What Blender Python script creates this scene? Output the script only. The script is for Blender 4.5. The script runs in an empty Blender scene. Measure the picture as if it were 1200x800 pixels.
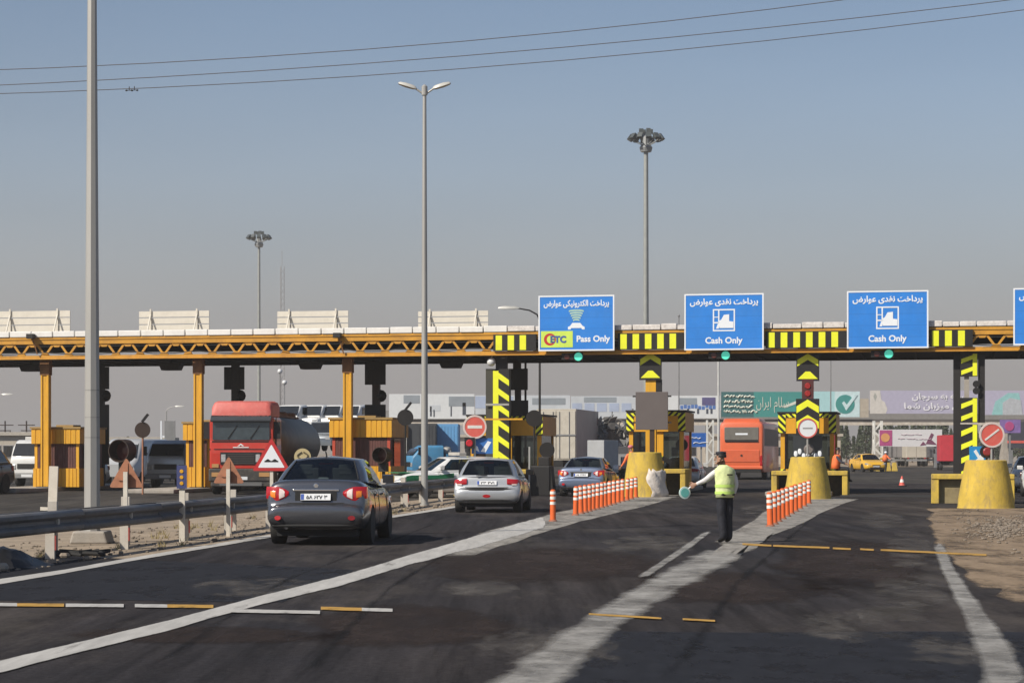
import bpy, bmesh, math, random
from mathutils import Matrix, Vector, Euler
R = math.radians
random.seed(7)
SC = bpy.context.scene
COL = SC.collection

# ------------------------------------------------------------------ camera, sky, sun, exposure
F, CX, HY, CH = 2500.0, 600.0, 529.0, 1.62          # focal length in photo pixels, horizon row, eye height
SUN_AZ, SUN_EL = 232.0, 40.0                        # azimuth clockwise from +Y
cam = bpy.data.cameras.new('camera')
cam.sensor_width = 36; cam.lens = F / 1200 * 36; cam.shift_y = (HY - 400) / 1200
cam.clip_start = 0.1; cam.clip_end = 20000
cam_ob = bpy.data.objects.new('camera', cam); COL.objects.link(cam_ob)
cam_ob.location = (0, 0, CH); cam_ob.rotation_euler = (R(90), 0, 0)
SC.camera = cam_ob
W = bpy.data.worlds.new('World'); SC.world = W; W.use_nodes = True
nt = W.node_tree; bgn = nt.nodes['Background']
sky = nt.nodes.new('ShaderNodeTexSky'); sky.sky_type = 'NISHITA'; sky.sun_disc = False
sky.sun_elevation = R(SUN_EL); sky.sun_rotation = R(SUN_AZ)
sky.air_density = 1.0; sky.dust_density = 1.5; sky.ozone_density = 1.5; sky.altitude = 900
hs = nt.nodes.new('ShaderNodeHueSaturation'); hs.inputs['Saturation'].default_value = 1.0
nt.links.new(sky.outputs[0], hs.inputs['Color'])
# a belt of desert dust low in the sky, by the height of the view direction
tcw = nt.nodes.new('ShaderNodeTexCoord'); sx = nt.nodes.new('ShaderNodeSeparateXYZ'); nt.links.new(tcw.outputs['Generated'], sx.inputs[0])
rw = nt.nodes.new('ShaderNodeValToRGB'); rw.color_ramp.interpolation = 'B_SPLINE'; ew = rw.color_ramp.elements
ew[0].position = 0.0; ew[0].color = (.97,) * 3 + (1,); ew[1].position = .5; ew[1].color = (0, 0, 0, 1)
for p_, v_ in ((.045, .92), (.085, .62), (.13, .34), (.19, .12), (.27, .02)):
    x_ = ew.new(p_); x_.color = (v_, v_, v_, 1)
nt.links.new(sx.outputs[2], rw.inputs[0])
nzw = nt.nodes.new('ShaderNodeTexNoise'); nzw.inputs['Scale'].default_value = 2.2; nzw.inputs['Detail'].default_value = 3
mpw = nt.nodes.new('ShaderNodeMapping'); mpw.inputs['Scale'].default_value = (1, 1, 5); nt.links.new(tcw.outputs['Generated'], mpw.inputs[0]); nt.links.new(mpw.outputs[0], nzw.inputs['Vector'])
mrw = nt.nodes.new('ShaderNodeMapRange'); mrw.inputs[1].default_value = .3; mrw.inputs[2].default_value = .7; mrw.inputs[3].default_value = .94; mrw.inputs[4].default_value = 1.05; nt.links.new(nzw.outputs[0], mrw.inputs[0])
mw = nt.nodes.new('ShaderNodeMix'); mw.data_type = 'RGBA'; mw.inputs[7].default_value = (3.95, 3.62, 3.58, 1)
nt.links.new(rw.outputs[0], mw.inputs[0]); nt.links.new(hs.outputs[0], mw.inputs[6])
mw2 = nt.nodes.new('ShaderNodeMix'); mw2.data_type = 'RGBA'; mw2.blend_type = 'MULTIPLY'; mw2.inputs[0].default_value = 1
nt.links.new(mw.outputs[2], mw2.inputs[6]); nt.links.new(mrw.outputs[0], mw2.inputs[7]); nt.links.new(mw2.outputs[2], bgn.inputs[0])
bgn.inputs[1].default_value = 0.077
sl = bpy.data.lights.new('sun', 'SUN'); sl.energy = 4.4; sl.angle = R(0.53); sl.color = (1, .93, .82)
so = bpy.data.objects.new('sun', sl); COL.objects.link(so)
sv = Vector((math.sin(R(SUN_AZ)) * math.cos(R(SUN_EL)), math.cos(R(SUN_AZ)) * math.cos(R(SUN_EL)), math.sin(R(SUN_EL))))
so.rotation_euler = sv.to_track_quat('Z', 'Y').to_euler(); so.location = (-30, -20, 40)
vs = SC.view_settings
SC.display_settings.display_device = 'sRGB'
vs.view_transform = 'Standard'; vs.look = 'None'; vs.exposure = 0.32; vs.gamma = 1.0; vs.use_curve_mapping = False
SC.cycles.max_bounces = 6; SC.cycles.transparent_max_bounces = 12; SC.cycles.volume_bounces = 0
SC.cycles.use_denoising = True

# ------------------------------------------------------------------ measuring: ground points from the picture, the gate line
def ground(px, py):
    d = F * CH / (py - HY); return ((px - CX) * d / F, d)
def at(px, py, d): return ((px - CX) * d / F, d, CH + (HY - py) * d / F)
TH = R(11.3); GC = (math.cos(TH), -math.sin(TH)); GG = (math.sin(TH), math.cos(TH))   # along the canopy, into the gates
GY = 83.0
def G(s, d, z=0): return (GC[0] * s + GG[0] * d, GY + GC[1] * s + GG[1] * d, z)
def S(px, d=0):
    t = (px - CX) / F; return (t * (GY + GG[1] * d) - GG[0] * d) / (GC[0] - t * GC[1])
def ZG(py, s, d=0): return CH + (HY - py) * G(s, d)[1] / F

# ------------------------------------------------------------------ materials
HAZE = 0.0005
MC = {}
def M(name, col, rough=.6, metal=0, var=.12, scale=2.5, dirt=0, dcol=(.23, .18, .13), bump=0, bscale=40, coat=0, zdirt=0, stretch=None, spec=.5):
    if name in MC: return MC[name]
    m = bpy.data.materials.new(name); m.use_nodes = True; n = m.node_tree.nodes; l = m.node_tree.links
    b = n['Principled BSDF']; b.inputs['Roughness'].default_value = rough; b.inputs['Metallic'].default_value = metal
    b.inputs['Specular IOR Level'].default_value = spec
    if coat: b.inputs['Coat Weight'].default_value = coat; b.inputs['Coat Roughness'].default_value = .06
    tc = n.new('ShaderNodeTexCoord'); co = tc.outputs['Object']
    if stretch:
        mp = n.new('ShaderNodeMapping'); mp.inputs['Scale'].default_value = stretch; l.new(co, mp.inputs[0]); co = mp.outputs[0]
    nz = n.new('ShaderNodeTexNoise'); nz.inputs['Scale'].default_value = scale; nz.inputs['Detail'].default_value = 6; nz.inputs['Roughness'].default_value = .65
    l.new(co, nz.inputs['Vector'])
    mr = n.new('ShaderNodeMapRange'); mr.inputs[1].default_value = .3; mr.inputs[2].default_value = .7
    mr.inputs[3].default_value = 1 - var; mr.inputs[4].default_value = 1 + var; l.new(nz.outputs[0], mr.inputs[0])
    mx = n.new('ShaderNodeMix'); mx.data_type = 'RGBA'; mx.blend_type = 'MULTIPLY'; mx.inputs[0].default_value = 1
    mx.inputs[6].default_value = (*col, 1); l.new(mr.outputs[0], mx.inputs[7]); out = mx.outputs[2]
    if dirt:
        n2 = n.new('ShaderNodeTexNoise'); n2.inputs['Scale'].default_value = scale * 1.7; n2.inputs['Detail'].default_value = 8; n2.inputs['Roughness'].default_value = .75
        l.new(co, n2.inputs['Vector'])
        r2 = n.new('ShaderNodeMapRange'); r2.inputs[1].default_value = .48; r2.inputs[2].default_value = .72; r2.inputs[3].default_value = dirt * .12; r2.inputs[4].default_value = dirt
        l.new(n2.outputs[0], r2.inputs[0])
        mx2 = n.new('ShaderNodeMix'); mx2.data_type = 'RGBA'; mx2.inputs[7].default_value = (*dcol, 1)
        l.new(r2.outputs[0], mx2.inputs[0]); l.new(out, mx2.inputs[6]); out = mx2.outputs[2]
    l.new(out, b.inputs['Base Color'])
    if bump:
        n3 = n.new('ShaderNodeTexNoise'); n3.inputs['Scale'].default_value = bscale; n3.inputs['Detail'].default_value = 4; l.new(co, n3.inputs['Vector'])
        bp = n.new('ShaderNodeBump'); bp.inputs['Strength'].default_value = bump; bp.inputs['Distance'].default_value = .02
        l.new(n3.outputs[0], bp.inputs['Height']); l.new(bp.outputs[0], b.inputs['Normal'])
    MC[name] = m; return m

def M_glass(name, tint=(.2, .24, .24), rough=.03):
    if name in MC: return MC[name]
    m = bpy.data.materials.new(name); m.use_nodes = True; n = m.node_tree.nodes; l = m.node_tree.links
    n.remove(n['Principled BSDF']); o = n['Material Output']
    tr = n.new('ShaderNodeBsdfTransparent'); tr.inputs[0].default_value = (*tint, 1)
    gl = n.new('ShaderNodeBsdfGlossy'); gl.inputs['Roughness'].default_value = rough; gl.inputs[0].default_value = (.9, .93, .95, 1)
    fr = n.new('ShaderNodeFresnel'); fr.inputs[0].default_value = 1.5
    mx = n.new('ShaderNodeMixShader'); l.new(fr.outputs[0], mx.inputs[0]); l.new(tr.outputs[0], mx.inputs[1]); l.new(gl.outputs[0], mx.inputs[2])
    l.new(mx.outputs[0], o.inputs[0]); MC[name] = m; return m

def M_emit(name, col, st):
    if name in MC: return MC[name]
    m = M(name, col, .3, var=0); b = m.node_tree.nodes['Principled BSDF']
    b.inputs['Emission Color'].default_value = (*col, 1); b.inputs['Emission Strength'].default_value = st; return m

def ramp(n, pts):
    r = n.new('ShaderNodeValToRGB'); e = r.color_ramp.elements
    while len(e) > 1: e.remove(e[-1])
    e[0].position = pts[0][0]; e[0].color = (*pts[0][1], 1)
    for p, c in pts[1:]:
        x = e.new(p); x.color = (*c, 1)
    return r

def M_asphalt(name, base, patch, rough=.82):
    m = bpy.data.materials.new(name); m.use_nodes = True; n = m.node_tree.nodes; l = m.node_tree.links
    b = n['Principled BSDF']; b.inputs['Roughness'].default_value = rough; b.inputs['Specular IOR Level'].default_value = .06
    tc = n.new('ShaderNodeTexCoord'); co = tc.outputs['Object']
    def noise(scale, sc=(1, 1, 1), det=6, ro=.6, rot=0):
        mp = n.new('ShaderNodeMapping'); mp.inputs['Scale'].default_value = sc; mp.inputs['Rotation'].default_value = (0, 0, rot); l.new(co, mp.inputs[0])
        z = n.new('ShaderNodeTexNoise'); z.inputs['Scale'].default_value = scale; z.inputs['Detail'].default_value = det; z.inputs['Roughness'].default_value = ro
        l.new(mp.outputs[0], z.inputs['Vector']); return z.outputs[0]
    a = noise(.12, (1, .45, 1), 5)
    r1 = ramp(n, [(.36, base), (.5, tuple(.5 * (p + q) for p, q in zip(base, patch))), (.62, patch)]); l.new(a, r1.inputs[0])
    st = noise(1.6, (1.6, .07, 1), 6, .7, R(8))                  # tyre streaks along the road
    mr = n.new('ShaderNodeMapRange'); mr.inputs[1].default_value = .3; mr.inputs[2].default_value = .72; mr.inputs[3].default_value = .5; mr.inputs[4].default_value = 1.75; l.new(st, mr.inputs[0])
    mx = n.new('ShaderNodeMix'); mx.data_type = 'RGBA'; mx.blend_type = 'MULTIPLY'; mx.inputs[0].default_value = 1; l.new(r1.outputs[0], mx.inputs[6]); l.new(mr.outputs[0], mx.inputs[7])
    gr = noise(14, (1, 1, 1), 8, .8)
    mg = n.new('ShaderNodeMapRange'); mg.inputs[1].default_value = .3; mg.inputs[2].default_value = .7; mg.inputs[3].default_value = .6; mg.inputs[4].default_value = 1.55; l.new(gr, mg.inputs[0])
    m2 = n.new('ShaderNodeMix'); m2.data_type = 'RGBA'; m2.blend_type = 'MULTIPLY'; m2.inputs[0].default_value = 1; l.new(mx.outputs[2], m2.inputs[6]); l.new(mg.outputs[0], m2.inputs[7])
    du = noise(.35, (1, .3, 1), 9, .75, R(11))                   # dusty wash
    rd = n.new('ShaderNodeMapRange'); rd.inputs[1].default_value = .5; rd.inputs[2].default_value = .75; rd.inputs[3].default_value = 0; rd.inputs[4].default_value = .5; l.new(du, rd.inputs[0])
    m3 = n.new('ShaderNodeMix'); m3.data_type = 'RGBA'; l.new(rd.outputs[0], m3.inputs[0]); l.new(m2.outputs[2], m3.inputs[6]); m3.inputs[7].default_value = (.15, .13, .11, 1)
    l.new(m3.outputs[2], b.inputs['Base Color'])
    bz = noise(60, (1, 1, 1), 3); bp = n.new('ShaderNodeBump'); bp.inputs['Strength'].default_value = .5; bp.inputs['Distance'].default_value = .01
    l.new(bz, bp.inputs['Height']); l.new(bp.outputs[0], b.inputs['Normal'])
    MC[name] = m; return m

def M_worn(name, paint, under=None, cover=.5, scale=3.0, stretch=(1, .25, 1), soft=.08, rot=8, edge=2.2, var=.25):
    """worn paint, dust or sand lying on the asphalt: noise and the distance to its rim decide where the road below shows through"""
    m = bpy.data.materials.new(name); m.use_nodes = True; n = m.node_tree.nodes; l = m.node_tree.links
    b = n['Principled BSDF']; b.inputs['Roughness'].default_value = .85; b.inputs['Specular IOR Level'].default_value = .1
    tc = n.new('ShaderNodeTexCoord'); mp = n.new('ShaderNodeMapping'); mp.inputs['Scale'].default_value = stretch; mp.inputs['Rotation'].default_value = (0, 0, R(rot)); l.new(tc.outputs['Object'], mp.inputs[0])
    z = n.new('ShaderNodeTexNoise'); z.inputs['Scale'].default_value = scale; z.inputs['Detail'].default_value = 10; z.inputs['Roughness'].default_value = .74; l.new(mp.outputs[0], z.inputs['Vector'])
    at_ = n.new('ShaderNodeAttribute'); at_.attribute_name = 'edge'
    em = n.new('ShaderNodeMath'); em.operation = 'MULTIPLY'; em.use_clamp = True; em.inputs[1].default_value = edge; l.new(at_.outputs['Fac'], em.inputs[0])
    ma = n.new('ShaderNodeMath'); ma.operation = 'MULTIPLY_ADD'; ma.inputs[1].default_value = .4; l.new(em.outputs[0], ma.inputs[0]); l.new(z.outputs[0], ma.inputs[2])
    t = .9 - (cover - .5) * .36
    mr = n.new('ShaderNodeMapRange'); mr.inputs[1].default_value = t - soft; mr.inputs[2].default_value = t + soft; mr.inputs[4].default_value = .96; l.new(ma.outputs[0], mr.inputs[0])
    z2 = n.new('ShaderNodeTexNoise'); z2.inputs['Scale'].default_value = 5; z2.inputs['Detail'].default_value = 8; z2.inputs['Roughness'].default_value = .7; l.new(mp.outputs[0], z2.inputs['Vector'])
    v2 = n.new('ShaderNodeMapRange'); v2.inputs[1].default_value = .3; v2.inputs[2].default_value = .7; v2.inputs[3].default_value = 1 - var; v2.inputs[4].default_value = 1 + var * .6; l.new(z2.outputs[0], v2.inputs[0])
    m2 = n.new('ShaderNodeMix'); m2.data_type = 'RGBA'; m2.blend_type = 'MULTIPLY'; m2.inputs[0].default_value = 1; m2.inputs[6].default_value = (*paint, 1); l.new(v2.outputs[0], m2.inputs[7])
    l.new(m2.outputs[2], b.inputs['Base Color'])
    tr = n.new('ShaderNodeBsdfTransparent'); mx = n.new('ShaderNodeMixShader'); l.new(mr.outputs[0], mx.inputs[0]); l.new(tr.outputs[0], mx.inputs[1]); l.new(b.outputs[0], mx.inputs[2]); l.new(mx.outputs[0], n['Material Output'].inputs[0])
    MC[name] = m; return m

def M_foliage(name, c0, c1):
    if name in MC: return MC[name]
    m = bpy.data.materials.new(name); m.use_nodes = True; n = m.node_tree.nodes; l = m.node_tree.links; b = n['Principled BSDF']; b.inputs['Roughness'].default_value = .8
    tc = n.new('ShaderNodeTexCoord'); z = n.new('ShaderNodeTexNoise'); z.inputs['Scale'].default_value = 1.3; z.inputs['Detail'].default_value = 5; l.new(tc.outputs['Object'], z.inputs['Vector'])
    r = ramp(n, [(.35, c0), (.65, c1)]); l.new(z.outputs[0], r.inputs[0]); l.new(r.outputs[0], b.inputs['Base Color']); MC[name] = m; return m

# ------------------------------------------------------------------ mesh builder
class MB:
    def __init__(s): s.v = []; s.f = []; s.m = []
    def add(s, vs, fs, m=0, X=None):
        o = len(s.v)
        for v in vs:
            v = Vector(v); s.v.append(tuple(X @ v) if X is not None else tuple(v))
        for f in fs: s.f.append(tuple(i + o for i in f)); s.m.append(m)
        return s
    def bx(s, x0, x1, y0, y1, z0, z1, m=0, X=None):
        vs = [(x0, y0, z0), (x1, y0, z0), (x1, y1, z0), (x0, y1, z0), (x0, y0, z1), (x1, y0, z1), (x1, y1, z1), (x0, y1, z1)]
        return s.add(vs, [(3, 2, 1, 0), (4, 5, 6, 7), (0, 1, 5, 4), (1, 2, 6, 5), (2, 3, 7, 6), (3, 0, 4, 7)], m, X)
    def box(s, c, d, m=0, X=None):
        return s.bx(c[0] - d[0] / 2, c[0] + d[0] / 2, c[1] - d[1] / 2, c[1] + d[1] / 2, c[2] - d[2] / 2, c[2] + d[2] / 2, m, X)
    def loft(s, rings, m=0, closed=True, caps=True, X=None):
        n = len(rings[0]); vs = [p for r in rings for p in r]; fs = []
        for i in range(len(rings) - 1):
            for k in range(n if closed else n - 1):
                k2 = (k + 1) % n; fs.append((i * n + k, i * n + k2, (i + 1) * n + k2, (i + 1) * n + k))
        if caps and closed:
            fs.append(tuple(reversed(range(n)))); fs.append(tuple((len(rings) - 1) * n + k for k in range(n)))
        return s.add(vs, fs, m, X)
    def tube(s, pts, r, n=8, m=0, caps=True, X=None):
        pts = [Vector(p) for p in pts]; rs = r if isinstance(r, (list, tuple)) else [r] * len(pts); rings = []
        for i, p in enumerate(pts):
            t = (pts[min(i + 1, len(pts) - 1)] - pts[max(i - 1, 0)]).normalized()
            u = t.cross(Vector((0, 0, 1)))
            if u.length < .05: u = t.cross(Vector((0, 1, 0)))
            u.normalize(); w = t.cross(u)
            rings.append([tuple(p + (u * math.cos(2 * math.pi * k / n) + w * math.sin(2 * math.pi * k / n)) * rs[i]) for k in range(n)])
        return s.loft(rings, m, True, caps, X)
    def bar(s, a, b, w, h, m=0, X=None):
        """rectangular bar from a to b, w across (horizontal), h the other way"""
        a, b = Vector(a), Vector(b); t = (b - a).normalized(); u = t.cross(Vector((0, 0, 1)))
        if u.length < .05: u = Vector((1, 0, 0))
        u.normalize(); q = u.cross(t)
        rg = [[tuple(p + u * sx * w / 2 + q * sz * h / 2) for sx, sz in ((-1, -1), (1, -1), (1, 1), (-1, 1))] for p in (a, b)]
        return s.loft(rg, m, True, True, X)
    def lathe(s, prof, n=24, m=0, c=(0, 0, 0), axis='z', X=None):
        rings = []
        for r, z in prof:
            ring = []
            for k in range(n):
                a = 2 * math.pi * k / n; p, q = r * math.cos(a), r * math.sin(a)
                ring.append((c[0] + p, c[1] + q, c[2] + z) if axis == 'z' else (c[0] + p, c[1] + z, c[2] - q) if axis == 'y' else (c[0] + z, c[1] + p, c[2] + q))
            rings.append(ring)
        return s.loft(rings, m, True, True, X)
    def prism(s, poly, a, b, axis='y', m=0, X=None):
        """2-D outline pushed from a to b along an axis (xz outline for y, xy for z, yz for x)"""
        def P(p, t): return (p[0], t, p[1]) if axis == 'y' else (p[0], p[1], t) if axis == 'z' else (t, p[0], p[1])
        return s.loft([[P(p, a) for p in poly], [P(p, b) for p in poly]], m, True, True, X)
    def ball(s, c, r, m=0, n=12, k=8, X=None):
        r = r if isinstance(r, tuple) else (r, r, r); rings = []
        for i in range(1, k):
            t = math.pi * i / k
            rings.append([(c[0] + r[0] * math.sin(t) * math.cos(2 * math.pi * j / n), c[1] + r[1] * math.sin(t) * math.sin(2 * math.pi * j / n), c[2] - r[2] * math.cos(t)) for j in range(n)])
        return s.loft(rings, m, True, True, X)
    def build(s, name, mats, parent=None, smooth=None, bev=0, loc=(0, 0, 0), rz=0, keep=False):
        me = bpy.data.meshes.new(name); me.from_pydata(s.v, [], s.f)
        mats = mats if isinstance(mats, (list, tuple)) else [mats]
        for m in mats: me.materials.append(m)
        me.polygons.foreach_set('material_index', s.m)
        bm = bmesh.new(); bm.from_mesh(me); bmesh.ops.recalc_face_normals(bm, faces=bm.faces) if not keep else None; bm.to_mesh(me); bm.free()
        if smooth:
            me.polygons.foreach_set('use_smooth', [True] * len(me.polygons)); me.set_sharp_from_angle(angle=R(smooth))
        me.update()
        o = bpy.data.objects.new(name, me); COL.objects.link(o); o.location = loc; o.rotation_euler = (0, 0, rz)
        if parent: o.parent = parent
        if bev:
            b = o.modifiers.new('bevel', 'BEVEL'); b.width = bev; b.segments = 2; b.limit_method = 'ANGLE'; b.angle_limit = R(40)
        return o

def tag(o, label=None, cat=None, group=None, kind=None):
    for k, v in (('label', label), ('category', cat), ('group', group), ('kind', kind)):
        if v: o[k] = v
    return o
def thing(name, label, cat, loc=(0, 0, 0), rz=0, group=None):
    o = bpy.data.objects.new(name, None); COL.objects.link(o); o.location = loc; o.rotation_euler = (0, 0, rz); o.empty_display_size = .2
    return tag(o, label, cat, group)
def kids(o): return [c for c in COL.objects if c.parent == o]
def copy_tree(o, loc, rz=None, label=None, kmap=None):
    kmap = kmap if kmap is not None else None
    def rec(a, par):
        c = a.copy(); COL.objects.link(c); c.parent = par
        for ch in kids(a): rec(ch, c)
        return c
    r = rec(o, None); r.location = loc
    if rz is not None: r.rotation_euler = (0, 0, rz)
    if label: r['label'] = label
    return r
def struct(mb, name, mats, **k): return tag(mb.build(name, mats, **k), kind='structure')
def sheet(name, pts, z, mat, kind='structure', th=0):
    mb = MB()
    if th: mb.prism(pts, z, z + th, 'z')
    else: mb.add([(p[0], p[1], z) for p in pts], [tuple(range(len(pts)))])
    o = mb.build(name, mat, keep=not th)
    if not th and o.data.polygons[0].normal.z < 0: o.data.flip_normals()
    return tag(o, kind=kind)
def edged(name, vs, fs, edge, mat, kind='structure'):
    me = bpy.data.meshes.new(name); me.from_pydata(vs, [], fs); me.materials.append(mat)
    at_ = me.attributes.new('edge', 'FLOAT', 'POINT'); at_.data.foreach_set('value', edge)
    for p in me.polygons:
        if p.normal.z < 0: p.flip()
    o = bpy.data.objects.new(name, me); COL.objects.link(o); return tag(o, kind=kind)
def lane(name, L, Rr, z, mat, sub=4, ends=True):
    def dense(P): return [tuple(P[i][k] + (P[i + 1][k] - P[i][k]) * j / sub for k in (0, 1)) for i in range(len(P) - 1) for j in range(sub)] + [P[-1]]
    L, Rr = dense(L), dense(Rr); n = len(L); vs = []; ed = []
    for a, b in zip(L, Rr):
        for u, e in ((0, 0), (.2, .4), (.5, 1), (.8, .4), (1, 0)): vs.append((a[0] + (b[0] - a[0]) * u, a[1] + (b[1] - a[1]) * u, z)); ed.append(e)
    if ends: ed[:5] = [0] * 5; ed[-5:] = [0] * 5
    return edged(name, vs, [(5 * i + k, 5 * i + k + 1, 5 * i + k + 6, 5 * i + k + 5) for i in range(n - 1) for k in range(4)], ed, mat)
def patchy(name, P, z, mat, ins=.35, seed=1):
    """a sheet whose rim is ragged: outline points, and the same outline drawn in towards the middle"""
    rn = random.Random(seed); D_ = []
    for i in range(len(P)):
        a, b = P[i], P[(i + 1) % len(P)]
        for j in range(4): D_.append((a[0] + (b[0] - a[0]) * j / 4, a[1] + (b[1] - a[1]) * j / 4))
    cx, cy = sum(p[0] for p in D_) / len(D_), sum(p[1] for p in D_) / len(D_); n = len(D_)
    out = [(x + (x - cx) * rn.uniform(-.03, .05), y + (y - cy) * rn.uniform(-.03, .05)) for x, y in D_]; inn = [(x + (cx - x) * ins, y + (cy - y) * ins) for x, y in D_]
    vs = [(x, y, z) for x, y in out] + [(x, y, z) for x, y in inn] + [(cx, cy, z)]
    return edged(name, vs, [(i, (i + 1) % n, n + (i + 1) % n, n + i) for i in range(n)] + [(n + i, n + (i + 1) % n, 2 * n) for i in range(n)], [0] * n + [1] * n + [1], mat)

# ------------------------------------------------------------------ lettering (Persian letters joined by hand from their joining forms)
FORMS = dict(zip('ابپتجخدرزسشضعقکلمنهوی', [(0xFE8D, 2), (0xFE8F, 4), (0xFB56, 4), (0xFE95, 4), (0xFE9D, 4), (0xFEA5, 4), (0xFEA9, 2), (0xFEAD, 2), (0xFEAF, 2), (0xFEB1, 4),
    (0xFEB5, 4), (0xFEBD, 4), (0xFEC9, 4), (0xFED5, 4), (0xFB8E, 4), (0xFEDD, 4), (0xFEE1, 4), (0xFEE5, 4), (0xFEE9, 4), (0xFEED, 2), (0xFBFC, 4)]))
def fa(t):
    out = []
    for i, ch in enumerate(t):
        if ch not in FORMS: out.append(ch); continue
        b, n = FORMS[ch]; pv = t[i - 1] if i else ' '; nx = t[i + 1] if i + 1 < len(t) else ' '
        jp = pv in FORMS and FORMS[pv][1] == 4; jn = n == 4 and nx in FORMS
        out.append(chr(b + (3 if jp and jn else 1 if jp else 2 if jn else 0)))
    return ''.join(reversed(out))
def lettering(name, body, mat, parent, center, width=None, height=None, yaw=0, pitch=90, bold=.018, depth=.004, label=None):
    """letters turned into a mesh that faces local -Y; scaled to the width or height asked for"""
    c = bpy.data.curves.new(name, 'FONT'); c.body = body; c.offset = bold; c.extrude = .01; c.resolution_u = 3
    t = bpy.data.objects.new(name, c); COL.objects.link(t); bpy.context.view_layer.update()
    me = bpy.data.meshes.new_from_object(t.evaluated_get(bpy.context.evaluated_depsgraph_get()))
    bpy.data.objects.remove(t); bpy.data.curves.remove(c)
    xs = [v.co.x for v in me.vertices]; ys = [v.co.y for v in me.vertices]
    w, h = max(xs) - min(xs), max(ys) - min(ys); cx, cy = (max(xs) + min(xs)) / 2, (max(ys) + min(ys)) / 2
    k = width / w if width else height / h; kz = height / h if width and height else k
    me.transform(Matrix.Diagonal((k, kz, depth / .01, 1)) @ Matrix.Translation((-cx, -cy, 0)))
    me.transform(Euler((R(pitch), 0, R(yaw))).to_matrix().to_4x4())
    me.materials.clear(); me.materials.append(mat)
    o = bpy.data.objects.new(name, me); COL.objects.link(o); o.location = center; o.parent = parent
    return o
# ------------------------------------------------------------------ palette
SOIL = (.30, .235, .165)
ASPH = M_asphalt('asphalt', (.019, .0185, .0215), (.034, .029, .0275), .95)
ASPH2 = M_asphalt('old_asphalt', (.028, .026, .025), (.05, .045, .040), .95)
SOILM = M('dusty_soil', SOIL, .95, var=.3, scale=.9, dirt=.6, dcol=(.17, .13, .095), bump=.9, bscale=9)
SAND = M_worn('sand_over_asphalt', (.27, .20, .135), None, .72, 1.2, (1, .35, 1), .12, 10, 3)
CONC = M('dusty_concrete', (.34, .31, .27), .9, var=.15, dirt=.55, dcol=(.22, .18, .14), bump=.3)
YEL = M('yellow_metal', (.68, .345, .012), .5, var=.12, scale=1.8, dirt=.5, dcol=(.30, .17, .04), stretch=(2.5, 2.5, .35))
YELB = M('yellow_concrete', (.56, .385, .05), .85, var=.2, scale=2.6, dirt=.85, dcol=(.24, .18, .10), bump=.5, bscale=14, stretch=(1, 1, .5))
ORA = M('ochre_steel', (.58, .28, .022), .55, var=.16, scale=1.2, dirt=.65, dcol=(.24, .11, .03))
RUST = M('rusted_bracket', (.20, .09, .03), .8, var=.3)
FLU = M('fluorescent_yellow', (.78, .80, .02), .5, var=.06, dirt=.15, dcol=(.45, .45, .08))
BLK = M('black_paint', (.008, .007, .007), .55, var=.3, dirt=.2, dcol=(.03, .025, .02))
DRK = M('dark_steel', (.011, .009, .008), .6, var=.3)
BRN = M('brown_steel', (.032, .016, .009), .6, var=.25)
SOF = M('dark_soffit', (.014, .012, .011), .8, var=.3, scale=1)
MAR = M('maroon_sheet', (.10, .035, .028), .55, var=.35, scale=3, stretch=(3, 1, .6))
WHT = M('white_sheet', (.74, .72, .68), .6, var=.07, dirt=.2, dcol=(.45, .38, .30))
WHT2 = M('dusty_white_plastic', (.66, .62, .58), .6, var=.18, scale=5, dirt=.55, dcol=(.33, .28, .24), bump=.8, bscale=6)
SLAT = M('cream_slat', (.60, .56, .48), .6, var=.06, dirt=.2)
GALV = M('galvanised_steel', (.36, .355, .335), .5, metal=.25, var=.12, scale=1.2, stretch=(1, 1, .15), dirt=.2, dcol=(.24, .21, .17))
GALD = M('weathered_rail_steel', (.15, .15, .155), .55, metal=.3, var=.2, dirt=.4, dcol=(.10, .085, .07))
BLU = M('sign_blue', (.018, .20, .64), .45, var=.10, scale=1.1, dirt=.16, dcol=(.14, .27, .45))
SWH = M('sign_white', (.74, .77, .80), .5, var=.03)
RED = M('sign_red', (.46, .02, .022), .5, var=.08, dirt=.15, dcol=(.5, .2, .15))
PNK = M('faded_red', (.62, .10, .075), .6, var=.12, dirt=.25, dcol=(.6, .3, .25))
ORG = M('orange_plastic', (.72, .12, .018), .5, var=.1, dirt=.25, dcol=(.5, .2, .1))
REF = M('white_reflective', (.78, .76, .70), .4, var=.08, dirt=.35, dcol=(.5, .33, .25))
GRY = M('grey_sheet', (.20, .20, .20), .6, var=.12)
GLS = M_glass('window_glass', (.30, .34, .34))
GLD = M('dark_glass', (.016, .018, .02), .06, var=.2, coat=.5)
RUB = M('tyre_rubber', (.014, .014, .014), .85, var=.2, dirt=.35, dcol=(.07, .06, .05))
CHR = M('chrome', (.75, .75, .75), .15, metal=1, var=.03)
ALU = M('wheel_alloy', (.42, .42, .42), .35, metal=.8, var=.1)
SIGB = M('rusty_sign_back', (.36, .155, .085), .7, var=.25, scale=6, dirt=.35, dcol=(.26, .10, .05))
LWHT = M_worn('worn_white_paint', (.44, .425, .40), None, .98, 2.4, (1, .12, 1), .10, 8, 4)
LWORN = M_worn('rubbed_white_paint', (.40, .385, .36), None, .60, 1.5, (.7, .5, 1), .24, 30, 2.0, .45)
LYEL = M_worn('worn_yellow_paint', (.46, .27, .07), None, .82, 3.2, (1, 1, 1), .10, 8, 4)
DUST = M_worn('dusty_gore', (.30, .28, .25), None, .85, .9, (1, .3, 1), .14, 14, 3, .4)
SCUFF = M_worn('dust_scuff', (.14, .127, .115), None, .26, 1.6, (1, .35, 1), .16, 12, 1.2, .3)
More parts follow.
